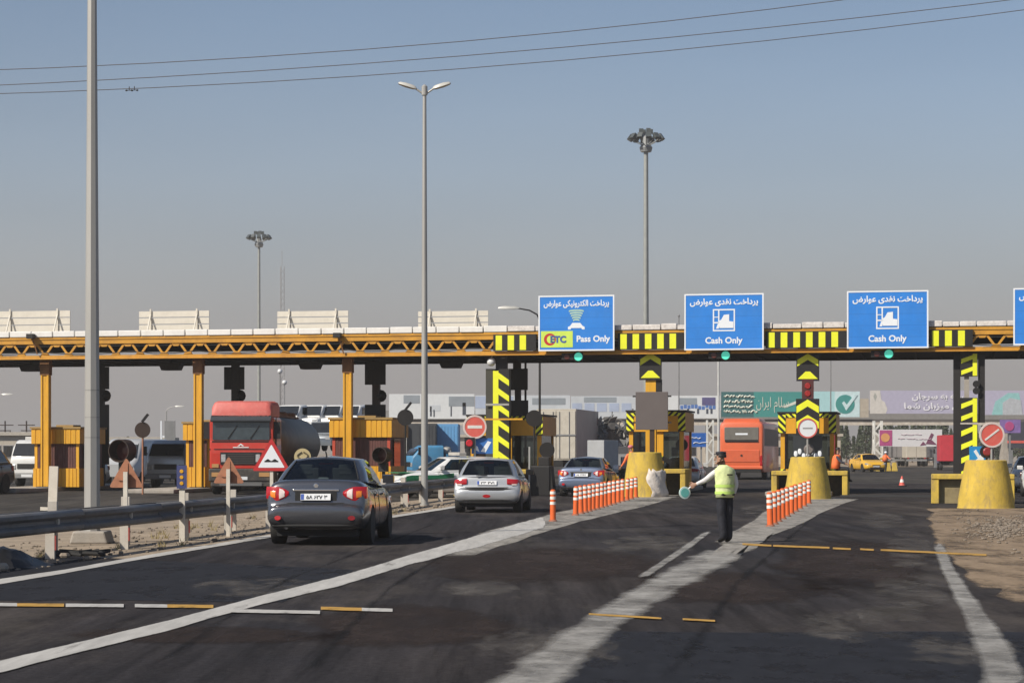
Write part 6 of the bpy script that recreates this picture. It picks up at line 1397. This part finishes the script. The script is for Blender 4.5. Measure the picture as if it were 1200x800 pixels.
m = MB(); q = tuple(c + Vector((0, 0, .075)) - f * .01); m.lathe([(.086, -.005), (.09, .01), (.097, .032), (.09, .045), (.03, .055)], 20, 0, q); m.loft([[tuple(Vector(q) + f * (.06 + u) + Vector((-f.y, f.x, 0)) * w + Vector((0, 0, z))) for w, z in ((-wd, 0), (0, .008), (wd, 0), (0, -.006))] for u, wd in ((0, .075), (.05, .05), (.065, .015))], 0); m.build('cap', M('cap_navy', (.018, .018, .026), .7), off, 50)
m = MB(); m.bx(-.165, .105, -.135, .13, .835, .875); m.build('belt', BLK, off, bev=.03)
# the paddle in his hand
t = thing('signal_paddle', 'round pale green signal paddle on a white handle held by the traffic officer', 'signal paddle', (X - .62, Y + .05, 1.005), R(20))
m = MB(); m.tube([(.09, 0, .05), (-.02, 0, -.02), (-.07, 0, -.06)], .014, 8); m.build('handle', SWH, t)
m = MB(); m.lathe([(.105, -.012), (.11, 0), (.105, .012)], 28, 0, (-.12, 0, -.11), 'y'); m.build('rim', M('paddle_white', (.55, .68, .64), .4), t)
m = MB(); m.lathe([(.078, -.018), (.08, 0), (.078, .018)], 24, 0, (-.12, 0, -.11), 'y'); m.build('disc', M('paddle_green', (.12, .42, .38), .35), t)
# seated worker on the wide crash block
p = G(S(979, -2.6), -2.6)
SJ = dict(pelvis=((0, 0, .12), (.13, .11)), belly=((.02, 0, .27), (.125, .105)), chest=((.05, 0, .48), (.14, .105)), neck=((.08, 0, .64), .052), jaw=((.11, 0, .72), (.06, .07)), skull=((.11, 0, .80), (.075, .085)), crown=((.10, 0, .85), (.045, .05)),
    shoulder_l=((.05, .16, .55), .06), elbow_l=((.2, .2, .34), .044), wrist_l=((.40, .12, .28), .03), shoulder_r=((.05, -.16, .55), .06), elbow_r=((.22, -.2, .34), .044), wrist_r=((.42, -.12, .26), .03),
    hip_l=((.04, .09, .10), .09), knee_l=((.44, .13, .12), .066), ankle_l=((.42, .13, -.30), .05), toe_l=((.55, .14, -.37), .036), hip_r=((.04, -.09, .10), .09), knee_r=((.46, -.13, .12), .066), ankle_r=((.50, -.13, -.30), .05), toe_r=((.63, -.13, -.37), .036))
def sreg(c):
    if c.z < -.33: return 3
    if c.z < .21 and (c.x < .32 or c.z < .2): return 1
    if c.z > .66: return 2
    return 2 if c.x > .36 else 0
DKS = M('dark_shirt', (.05, .05, .07), .85)
wk, _, c2, f2 = person('worker in an orange vest sitting on the wide yellow crash block', (p[0], p[1], .90), R(-14), SJ, 'lr', region=sreg, mats=[DKS, NAVY, SKIN, SHOE, EYE, LIP], face_dir=(1, -.1), palm={'l': (0, 0, -1), 'r': (0, 0, -1)})
vest(wk, [(.005, 0, .10, .16, .165), (.02, 0, .27, .165, .17), (.045, 0, .45, .165, .185), (.055, 0, .56, .14, .175), (.07, 0, .62, .09, .10)], OVEST)
# worker behind the dusty bollard
x, y, z = at(742, 515, 80.5)
WJ = {k: (tuple(Vector(v[0]) * 1.06), v[1]) for k, v in J.items()}
WJ['wrist_l'] = ((-.45, .12, .86), .03); WJ['elbow_l'] = ((-.34, .02, 1.05), .045)
def wreg(c):
    if c.z < .07: return 3
    if c.z < .92 and abs(c.x + .03) < .2: return 1
    return 2 if c.z > 1.45 or c.z < .9 else 0
w2, _, c3, f3 = person('worker in an orange jacket standing behind the dusty yellow bollard', (x, y, .17), R(10), WJ, '', region=wreg, mats=[OVEST, NAVY, SKIN, SHOE, EYE, LIP], face_dir=(-.8, -.6), palm={'l': (0, 1, 0), 'r': (-.8, .5, 0)})
m = MB(); m.ball(tuple(c3 + Vector((0, 0, .06))), (.105, .105, .075), 0, 16, 8); m.build('cap', M('pink_cap', (.55, .16, .20), .7), w2, 60)
vest(w2, [(-.03, 0, .86, .19, .15), (-.03, 0, 1.1, .2, .155), (-.033, 0, 1.3, .2, .155), (-.04, 0, 1.38, .15, .12)], OVEST)
# far worker by the yellow blocks
x, y, z = at(1037, 530, 172)
w3, _, c4, f4 = person('distant worker in an orange vest and white helmet by the small yellow blocks', (x, y, .01), R(160), J, '', region=wreg, mats=[OVEST, NAVY, SKIN, SHOE, EYE, LIP], face_dir=(.3, -.9), palm={'l': (0, 1, 0), 'r': (-.8, .5, 0)})
m = MB(); m.ball(tuple(c4 + Vector((0, 0, .06))), (.13, .13, .1), 0, 16, 8); m.build('helmet', SWH, w3, 60)
vest(w3, [(-.03, 0, .8, .2, .16), (-.03, 0, 1.05, .21, .165), (-.033, 0, 1.25, .21, .165), (-.04, 0, 1.34, .15, .12)], OVEST)
# ------------------------------------------------------------------ beyond the gates: advertising footbridge, towers, boards, trees, buildings
BD = 250.0; kb = BD / F
br = thing('footbridge', 'long footbridge carrying a row of advertising boards beyond the gates', 'footbridge', (0, BD, 0))
xa, xb = (430 - 600) * kb, (1330 - 600) * kb
zq = lambda r: CH + (HY - r) * kb
m = MB(); m.bx(xa, xb, .1, 3.2, zq(496), zq(491)); m.build('deck', M('bridge_deck', (.10, .09, .085), .8), br)
m = MB(); m.bx(xa, xb, -.1, .1, zq(498), zq(494.5)); m.build('edge_beam', M('bridge_edge', (.50, .46, .40), .7, var=.2, dirt=.5, dcol=(.4, .25, .15)), br)
m = MB(); m.bx(xa, xb, 3.1, 3.2, zq(491), zq(480)); m.build('rear_parapet', M('bridge_parapet', (.25, .24, .23), .8), br)
for px in (470, 585, 690, 832, 1028, 1180):
    x = (px - 600) * kb; m = MB(); m.bx(x - .3, x + .3, .6, 2.6, 0, zq(496)); m.build('pier', CONC, br)
def board(x0, x1, y0, y1, mat, lab, d=BD, dy=-.25, name='advertising_board', grp='advertising boards on the footbridge'):
    k = d / F; a, b, z0, z1 = (x0 - 600) * k, (x1 - 600) * k, CH + (HY - y1) * k, CH + (HY - y0) * k
    t = thing(name, lab, 'advertising board', ((a + b) / 2, d + dy, z0), 0, grp); w, h = b - a, z1 - z0
    m = MB(); m.bx(-w / 2, w / 2, 0, .12, 0, h); m.build('panel', mat, t); return t, w, h
def patch(t, nm, polys, mt, y=-.02):
    m = MB()
    for p in polys: m.prism(p, y, 0, 'y')
    return m.build(nm, mt, t)
def rc(x0, x1, z0, z1): return [(x0, z0), (x1, z0), (x1, z1), (x0, z1)]
def scribble(t, nm, lines, mt, r=.06, seed=1):
    """rows of joined strokes like far handwriting that can no longer be read"""
    rn = random.Random(seed); m = MB()
    for (x0, x1, z, amp) in lines:
        x = x0
        while x < x1:
            L = rn.uniform(.5, 1.3); n = 7; m.tube([(x + L * u / n, -.03, z + amp * math.sin(u * rn.uniform(.8, 2.2) + rn.random() * 6)) for u in range(n + 1)], r, 4); x += L + rn.uniform(.08, .2)
    return m.build(nm, mt, t)
PALE = M('pale_advert', (.50, .53, .56), .6, var=.12, scale=.35); PALEB = M('pale_blue_advert', (.36, .42, .55), .6, var=.15, scale=.4); GREYA = M('grey_advert', (.25, .28, .31), .6, var=.15, scale=.5)
WADV = M('white_advert', (.62, .64, .65), .6, var=.06); DADV = M('dark_advert', (.05, .06, .08), .6)
t, w, h = board(456, 556, 461.5, 490.5, WADV, 'pale board with grey skyline patches at the footbridge\'s left end')
patch(t, 'grey_block', [rc(-w * .33, -w * .14, h * .62, h * .95)], GREYA); patch(t, 'grey_block', [rc(w * .2, w * .5, h * .5, h * .9)], GREYA); patch(t, 'grey_block', [rc(-w * .03, w * .1, h * .3, h * .55)], PALE)
patch(t, 'figure', [rc(-w * .02, w * .0, h * .1, h * .5), rc(w * .02, w * .035, h * .08, h * .36), rc(w * .22, w * .235, h * .1, h * .5), rc(w * .36, w * .40, h * .15, h * .65)], DADV)
t, w, h = board(557, 668, 463, 490.5, PALE, 'pale grey board behind the ochre booth and beige container truck')
patch(t, 'grey_block', [rc(-w * .5, -w * .1, h * .45, h * .95)], PALEB); patch(t, 'grey_block', [rc(w * .1, w * .45, h * .6, h * .88)], GREYA)
t, w, h = board(669, 745, 464, 490, PALE, 'pale blue window patterned board left of the plain dark board')
for k in range(5): patch(t, 'blue_pane', [rc(-w * .48 + k * w * .19, -w * .48 + k * w * .19 + w * .15, h * .3, h * .68)], PALEB)
patch(t, 'skyline', [rc(-w * .3, w * .2, h * .72, h * .95)], GREYA)
t, w, h = board(746, 844, 463.5, 490, WADV, 'pale board with a purple patch and small blue figures right of the plain dark board')
patch(t, 'skyline', [rc(w * .0, w * .22, h * .6, h * .9)], GREYA); patch(t, 'purple_patch', [rc(w * .28, w * .44, h * .58, h * .92)], M('purple_advert', (.09, .08, .20), .6), -.03)
rn = random.Random(3)
patch(t, 'blue_figure', [rc(x, x + .35, h * z, h * (z + .16)) for x, z in [(w * .02 + k * .42, .38 + .1 * rn.random()) for k in range(10)]], M('figure_blue', (.07, .16, .42), .6))
patch(t, 'dark_figure', [rc(x, x + .25, h * .2, h * .42) for x in (w * .1, w * .22, w * .33, w * .38)], DADV)
TEAL = M('teal_advert', (.045, .25, .23), .6, var=.08, scale=.3); DTEAL = M('dark_teal_advert', (.035, .12, .125), .6, var=.08)
t, w, h = board(845, 945, 459, 488.5, DTEAL, 'dark green board with pale calligraphy above the orange coach')
patch(t, 'teal_field', [rc(-w * .12, w * .5, .0, h)], TEAL)
scribble(t, 'small_lettering', [(-w * .47, -w * .14, h * (.82 - .2 * k), .13) for k in range(4)], M('cream_ink', (.60, .62, .54), .6), .10, 2)
o = lettering('calligraphy', fa('صدای ایران') if False else fa('سلام ایران'), M('cream_ink', (0, 0, 0)), t, (w * .10, -.06, h * .48), width=w * .38, height=h * .62, bold=-.005)
patch(t, 'flourish', [[(w * .22, h * .42), (w * .36, h * .62), (w * .46, h * .72), (w * .36, h * .50), (w * .24, h * .36)]], M('cream_ink', (0, 0, 0)), -.05)
t, w, h = board(946, 1007, 458.5, 488.5, M('light_teal_advert', (.36, .58, .60), .6, var=.08), 'light teal board with a round green tick emblem')
patch(t, 'white_field', [rc(w * .02, w * .5, 0, h)], M('ice_advert', (.52, .66, .68), .6))
m = MB(); m.lathe([(h * .37, -.05), (h * .37, -.02)], 28, 0, (w * .22, 0, h * .5), 'y'); e = m.build('emblem', TEAL, t)
m = MB(); m.prism([(w * .16, h * .55), (w * .24, h * .25), (w * .46, h * .86), (w * .40, h * .88), (w * .25, h * .48), (w * .2, h * .62)], -.09, -.05, 'y'); m.build('tick', M('ice_advert', (0, 0, 0)), e)
t, w, h = board(1019, 1152, 457.5, 484.5, M('lavender_advert', (.40, .38, .49), .6, var=.06), 'lavender board with two lines of white Persian lettering')
patch(t, 'cream_corner', [[(-w * .5, 0), (-w * .36, 0), (-w * .345, h * .2), (-w * .37, h * .5), (-w * .40, h * .6), (-w * .41, h), (-w * .5, h)]], M('cream_advert', (.56, .53, .49), .6))
patch(t, 'crest', [[(-w * .47, h * .75), (-w * .455, h * .55), (-w * .44, h * .75), (-w * .455, h * .9)]], M('crest_grey', (.34, .35, .32), .6), -.04)
INK = M('white_ink', (.72, .71, .74), .6)
lettering('lettering', fa('بسته به سرجان'), INK, t, (w * .12, -.05, h * .72), width=w * .50, height=h * .36, bold=.03)
lettering('lettering', fa('سال میزبان شما'), INK, t, (w * .09, -.05, h * .30), width=w * .58, height=h * .36, bold=.03)
t, w, h = board(1153, 1260, 457.5, 486, M('lavender_advert', (0, 0, 0)), 'lavender board with a teal and grey landscape at the right edge')
patch(t, 'teal_shape', [[(-w * .42, 0), (-w * .38, h * .55), (-w * .24, h * .9), (-w * .12, h * .9), (-w * .08, 0)]], M('soft_teal_advert', (.25, .48, .48), .6)); patch(t, 'grey_shape', [[(-w * .3, 0), (-w * .3, h * .5), (-w * .22, h * .7), (-w * .1, h * .6), (-w * .08, 0)]], M('soft_grey_advert', (.40, .42, .45), .6), -.04); patch(t, 'navy_shape', [rc(-w * .06, w * .5, h * .1, h * .85)], M('navy_advert', (.05, .07, .22), .6), -.03)
x = (1012.5 - 600) * kb; m = MB(); m.bx(x - .5, x + .5, .0, .3, zq(489), zq(467)); tag(m.build('utility_cabinet', M('beige_box', (.42, .37, .30), .7, dirt=.4), loc=(0, BD - .3, 0)), 'weathered beige cabinet between the teal and lavender boards', 'cabinet')
# lattice stair towers under the bridge
for px, w_, ya, yb, d, lab in ((1028.5, 9, 493, 546, 236, 'pale lattice tower under the lavender board'), (832, 7, 492, 546, 225, 'pale lattice tower left of the orange coach'), (472, 7, 497, 526, 150, 'pale lattice mast left of the slender lamp post')):
    x, y, _ = at(px, 500, d); k = d / F; hw = w_ * k / 2; z1 = CH + (HY - ya) * k; t = thing('lattice_tower', lab, 'tower', (x, y, 0), 0, 'pale lattice towers')
    m = MB()
    for sx_ in (-hw, hw):
        for sy_ in (-hw, hw): m.bar((sx_, sy_, 0), (sx_, sy_, z1), .16, .16)
    m.build('corner_post', M('lattice_white', (.62, .61, .57), .6), t); m = MB(); z = .3; fl = 1
    while z + .9 < z1:
        for sy_ in (-hw, hw): m.bar((-hw * fl, sy_, z), (hw * fl, sy_, z + .9), .11, .11)
        for sx_ in (-hw, hw): m.bar((sx_, -hw * fl, z), (sx_, hw * fl, z + .9), .11, .11)
        z += .9; fl = -fl
    m.build('brace', M('lattice_white', (0, 0, 0)), t)
# lower boards
t, w, h = board(1030, 1104, 503, 523, M('plain_white_advert', (.66, .64, .64), .6, var=.04), 'white board with pink swirl and dark spray of flowers beyond the empty lane', 215, 0, 'roadside_board', 'roadside boards beyond the gates')
patch(t, 'pink_field', [rc(-w * .49, -w * .29, h * .04, h * .96)], M('magenta_advert', (.42, .07, .20), .6))
m = MB(); m.lathe([(h * .26, -.05), (h * .14, -.02)], 20, 0, (-w * .40, 0, h * .52), 'y'); m.build('swirl', M('swirl_orange', (.66, .32, .12), .6), t)
patch(t, 'spray', [[(w * .24, h * .15), (w * .33, h * .8), (w * .37, h * .7), (w * .33, h * .4), (w * .42, h * .1)], [(w * .15, h * .05), (w * .2, h * .3), (w * .25, h * .1)]], M('plum_advert', (.17, .05, .10), .6)); scribble(t, 'small_lettering', [(-w * .2, w * .15, h * .45, .05), (-w * .15, w * .1, h * .7, .04)], M('soft_pink', (.55, .42, .46), .6), .03, 4)
for sx_ in (-w * .4, w * .4): m = MB(); m.bx(sx_ - .12, sx_ + .12, .12, .3, -(CH + (HY - 523) * 215 / F), h); m.build('post', GRY, t)
t, w, h = board(800, 827.5, 507, 523.5, M('direction_blue', (.02, .11, .40), .5), 'blue board with two short white lines left of the orange coach', 165, 0, 'direction_sign', 'roadside boards beyond the gates'); t['category'] = 'road sign'
scribble(t, 'lettering', [(-w * .36, w * .2, h * .62, .05), (-w * .05, w * .25, h * .3, .05)], SWH, .035, 6)
for sx_ in (-w * .3, w * .3): m = MB(); m.bx(sx_ - .06, sx_ + .06, .12, .24, -(CH + (HY - 523.5) * 165 / F), h); m.build('post', GRY, t)
t, w, h = board(1172, 1196, 491.5, 507, M('violet_advert', (.22, .14, .35), .6, var=.2), 'violet and pink board behind the slashed round sign', 160, 0, 'roadside_board', 'roadside boards beyond the gates')
m = MB(); m.lathe([(h * .35, -.04), (h * .35, -.01)], 20, 0, (-w * .05, 0, h * .5), 'y'); m.build('pink_disc', M('magenta_advert', (0, 0, 0)), t); m = MB(); m.bx(-.06, .06, .12, .24, -(CH + (HY - 507) * 160 / F), h); m.build('post', GRY, t)
x, y, _ = at(1195, 500, 170); kk = 170 / F; t = thing('roadside_hoarding', 'dark grey hoarding at the right edge behind the white cars', 'hoarding', (x, y, 0)); m = MB(); m.bx(-.9, 3, 0, .3, 1.9, CH + (HY - 494) * kk); m.build('panel', M('dull_dark_panel', (.055, .055, .07), .7), t)
m = MB(); m.bx(-.92, 3, -.02, .32, 2.3, 2.5); m.build('rail', PNK, t)
for sx_ in (-.6, 1, 2.6): m = MB(); m.bx(sx_ - .08, sx_ + .08, .1, .2, 0, 1.9); m.build('post', GRY, t)
# vehicles beyond
cab_truck(1112, 190, 2.3, 'dark truck with a red tarpaulin beyond the tall striped pillar', M('purple_grey_paint', (.12, .11, .18), .5), 2.3, (.12, .99), 'box', M('red_tarpaulin', (.48, .03, .045), .6, var=.12), 'tarpaulin_truck', 3.05)
for px, d, wpx, mt, lab in ((1074, 232, 24, BEI, 'beige box truck seen from behind under the white and pink board'), (1051, 236, 22, M('dust_grey_box', (.19, .18, .18), .7, var=.1), 'dusty grey box truck left of the beige one'), (1095, 240, 20, M('dark_grey_box', (.12, .115, .12), .7, var=.1), 'dark grey box truck right of the beige one')):
    x, y, _ = at(px, 500, d); k = wpx * d / F / 2; t = thing('box_truck', lab, 'truck', (x, y, 0), R(86), 'far box trucks beyond the gates')
    z1 = CH + (HY - 513) * d / F; m = MB(); m.bx(0, 6.5, -k, k, .95, z1); m.build('cargo_box', mt, t, bev=.03)
    m = MB(); m.bx(-.04, 0, -k + .08, -.03, 1.0, z1 - .1); m.bx(-.04, 0, .03, k - .08, 1.0, z1 - .1); m.build('rear_door', mt, t)
    m = MB(); m.bx(-.1, .1, -k, k, .6, .8); m.build('bumper', GRY, t)
    for sg in (-1, 1):
        for xx in (1.2, 5.6): truck_wheel(t, xx, sg * (k - .2), .45, sg)
        m = MB(); m.bx(-.12, -.02, sg * k * .8 - .1, sg * k * .8 + .1, .84, .96); m.build('tail_light', LENS_R, t)
# yellow blocks, tipped cone, motorbike-like clutter in the lane beyond
for i, (px, yb, wpx) in enumerate(((1023, 551.5, 8), (1031, 552, 8), (1040, 552, 8), (1048, 552, 7))):
    X, Y = ground(px, yb); k = wpx * Y / F / 2; m = MB(); m.loft([[(sx_ * k * u, sy_ * .3 * u, z) for sx_, sy_ in ((-1, -1), (1, -1), (1, 1), (-1, 1))] for u, z in ((1, 0), (.95, .12), (.62, .62), (.58, .72))]); o = m.build('barrier_block', YELB, loc=(X, Y, .008), bev=.03); tag(o, 'small tapered yellow concrete block in the row under the pale lattice tower', 'barrier block', 'small yellow blocks beyond the gates')
X, Y = ground(1057, 569.5); t = thing('traffic_cone', 'small red and white traffic cone alone in the empty lane', 'traffic cone', (X, Y, .01))
m = MB(); m.bx(-.2, .2, -.2, .2, 0, .035); m.build('base', BLK, t); m = MB(); m.lathe([(.15, .035), (.105, .18)], 16); m.lathe([(.07, .32), (.03, .46), (.02, .47)], 16); m.build('cone', PNK, t, 50); m = MB(); m.lathe([(.106, .18), (.07, .32)], 16); m.build('band', REF, t, 50)
# cypress row beyond the bridge
CYP = M_foliage('cypress', (.035, .05, .024), (.07, .085, .045)); BARK = M('bark', (.12, .085, .06), .9)
def tree(h, w, seed, kind):
    rn = random.Random(seed); t = thing('cypress_tree' if kind == 'cypress' else 'pine_tree', 'x', 'tree'); m = MB()
    m.tube([(0, 0, 0), (rn.uniform(-.1, .1), 0, h * .4), (rn.uniform(-.15, .15), 0, h * .9)], [.16, .11, .03], 7)
    for k in range(6):
        a = rn.random() * 6.3; z = h * rn.uniform(.25, .8); m.tube([(0, 0, z), (math.cos(a) * w * .3, math.sin(a) * w * .3, z + .5)], [.05, .015], 5)
    m.build('trunk', BARK, t); m = MB()
    for k in range(900):
        u = rn.random() ** .8; z = h * (.10 + .9 * u); prof = (math.sin(math.pi * min(1, (u * .9 + .12))) ** .7) * (1 - u * .35) if kind == 'cypress' else (.55 + .45 * math.sin(u * 9 + seed)) * (1 - u) + .1
        r = w / 2 * prof * math.sqrt(rn.random()) * (1 + .25 * math.sin(z * 1.7 + seed)); a = rn.random() * 6.283; s_ = rn.uniform(.12, .3); c_ = Vector((r * math.cos(a), r * math.sin(a), z))
        X_ = Matrix.Translation(c_) @ Euler((rn.random() * 3, rn.random() * 3, rn.random() * 3)).to_matrix().to_4x4(); m.add([(-s_, 0, 0), (0, -s_ * .5, 0), (s_, 0, s_ * .3), (0, s_ * .6, 0)], [(0, 1, 2, 3)], 0, X_)
    m.build('crown', CYP, t, keep=True); return t
protos = [tree(8.5, 2.2, 3, 'cypress'), tree(7.2, 1.9, 8, 'cypress'), tree(6.2, 3.2, 11, 'pine')]
used = [False] * 3; rn = random.Random(12)
TL = ['slim grey green cypress in the hazy row beyond the footbridge', 'shorter grey green cypress in the hazy row beyond the footbridge', 'bushy grey green pine in the hazy row beyond the footbridge']
px = 986
while px < 1200:
    i = rn.choice((0, 0, 1, 1, 2)); d = rn.uniform(300, 340); loc = ((px - 600) / F * d, d, 0); sc = rn.uniform(.62, 1.0)
    if not used[i]: c = protos[i]; used[i] = True; c.location = loc; c['label'] = TL[i]
    else: c = copy_tree(protos[i], loc, rn.random() * 6, TL[i])
    c.scale = (sc * 1.1, sc * 1.1, sc); c['group'] = ['slim cypresses beyond the footbridge', 'shorter cypresses beyond the footbridge', 'bushy pines beyond the footbridge'][i]; px += rn.uniform(4, 9.5)
for px, d in ((125, 260), (150, 262), (12, 255), (60, 258), (700, 330), (790, 335), (880, 320), (655, 325), (930, 330)):
    i = rn.choice((0, 1, 2)); c = copy_tree(protos[i], ((px - 600) / F * d, d, 0), rn.random() * 6, TL[i].replace('in the hazy row beyond the footbridge', 'standing far off behind the gates')); c['group'] = ['slim cypresses far behind the gates', 'shorter cypresses far behind the gates', 'bushy pines far behind the gates'][i]; c.scale = (.7, .7, .55)
# low buildings and walls on the far side
def building(px0, px1, ytop, d, mt, lab, nwin=5, flat=True):
    k = d / F; x0, x1 = (px0 - 600) * k, (px1 - 600) * k; h = CH + (HY - ytop) * k; w = x1 - x0; t = thing('low_building', lab, 'building', ((x0 + x1) / 2, d, 0), 0, 'low far buildings')
    m = MB(); m.bx(-w / 2, w / 2, 0, 8, 0, h - .35); m.build('wall', mt, t)
    m = MB(); m.bx(-w / 2 - .3, w / 2 + .3, -.4, 8.3, h - .35, h); m.build('roof', M('far_roof', (.42, .38, .32), .8), t)
    for q in range(nwin):
        x = -w / 2 + w * (q + .5) / nwin; f_ = MB(); f_.bx(x - .55, x + .55, -.04, .02, 1.0, 2.3); f_ = f_.build('window', M('far_frame', (.35, .34, .33), .6), t); m = MB(); m.bx(x - .47, x + .47, -.06, -.041, 1.08, 2.22); m.build('pane', GLD, f_)
FW = M('far_plaster', (.46, .41, .34), .85, var=.1, dirt=.3)
building(-40, 45, 506, 215, FW, 'long low beige building at the far left behind the trucks', 6)
building(118, 190, 512, 200, FW, 'flat roofed beige shed behind the pale van and drum lamp', 4)
building(455, 660, 509, 290, M('far_wall_grey', (.33, .31, .29), .85, var=.1), 'long grey shed under the footbridge\'s left half', 12)
building(740, 985, 508, 285, FW, 'long beige warehouse under the footbridge behind the orange coach', 12)
m = MB(); k = 345 / F; m.bx((960 - 600) * k, (1300 - 600) * k, 0, .4, 0, 2.4); tag(m.build('boundary_wall', M('far_wall_grey', (0, 0, 0)), loc=(0, 345, 0)), 'long grey boundary wall behind the cypress row', 'wall')
# grey sign panel on a pale pole between the left booths, far pylons at the left
x, y, _ = at(198.5, 500, 118); kk = 118 / F; t = thing('grey_panel_sign', 'tall grey panel on a pale pole behind the silver truck', 'sign', (x, y, 0)); m = MB(); m.bx(-.27, .32, 0, .08, CH + (HY - 523) * kk, CH + (HY - 493) * kk); m.build('panel', GRY, t); m = MB(); m.bx(-.5, -.42, 0, .08, 0, CH + (HY - 493) * kk); m.bx(-.42, -.27, .02, .06, 2.4, 2.5); m.build('pole', SWH, t); m = MB(); m.bx(.0, .08, .01, .07, 0, CH + (HY - 523) * kk); m.build('leg', GRY, t)
for px, lab in ((6, 'left one of two thin far poles with wires at the left edge'), (31, 'right one of two thin far poles with wires at the left edge')):
    x, y, z = at(px, 493, 230); m = MB(); m.tube([(0, 0, 0), (0, 0, z)], .08, 6); m.bx(-.9, .9, -.05, .05, z - .5, z - .4); m.bx(-.6, .6, -.05, .05, z - 1.1, z - 1.0); tag(m.build('power_pole', BRN, loc=(x, y, 0)), lab, 'pole', 'far power poles')
# a low dusty ridge closes the plain
m = MB(); rn = random.Random(9); pts = [(-3200 + i * 160, 2600 + rn.uniform(-60, 60), max(0, 6 + 10 * rn.random() + 8 * math.sin(i * .4))) for i in range(41)]
vs = [(x, y - 260, -1) for x, y, z in pts] + [(x, y, z) for x, y, z in pts] + [(x, y + 300, -1) for x, y, z in pts]; n = len(pts)
m.add(vs, [(r * n + i, r * n + i + 1, (r + 1) * n + i + 1, (r + 1) * n + i) for r in range(2) for i in range(n - 1)]); tag(m.build('hills', SOILM, smooth=60), kind='structure')
# ------------------------------------------------------------------ dusty air
if HAZE:
    m = MB(); m.bx(-700, 700, -60, 3400, -2.5, 46); h_ = m.build('haze', M('haze', (1, 1, 1))); tag(h_, kind='stuff')
    hm = bpy.data.materials.new('haze_air'); hm.use_nodes = True; n_ = hm.node_tree.nodes; n_.remove(n_['Principled BSDF'])
    pv = n_.new('ShaderNodeVolumePrincipled'); pv.inputs['Color'].default_value = (.80, .76, .72, 1); pv.inputs['Density'].default_value = HAZE; pv.inputs['Anisotropy'].default_value = .15
    hm.node_tree.links.new(pv.outputs[0], n_['Material Output'].inputs['Volume']); h_.data.materials.clear(); h_.data.materials.append(hm)
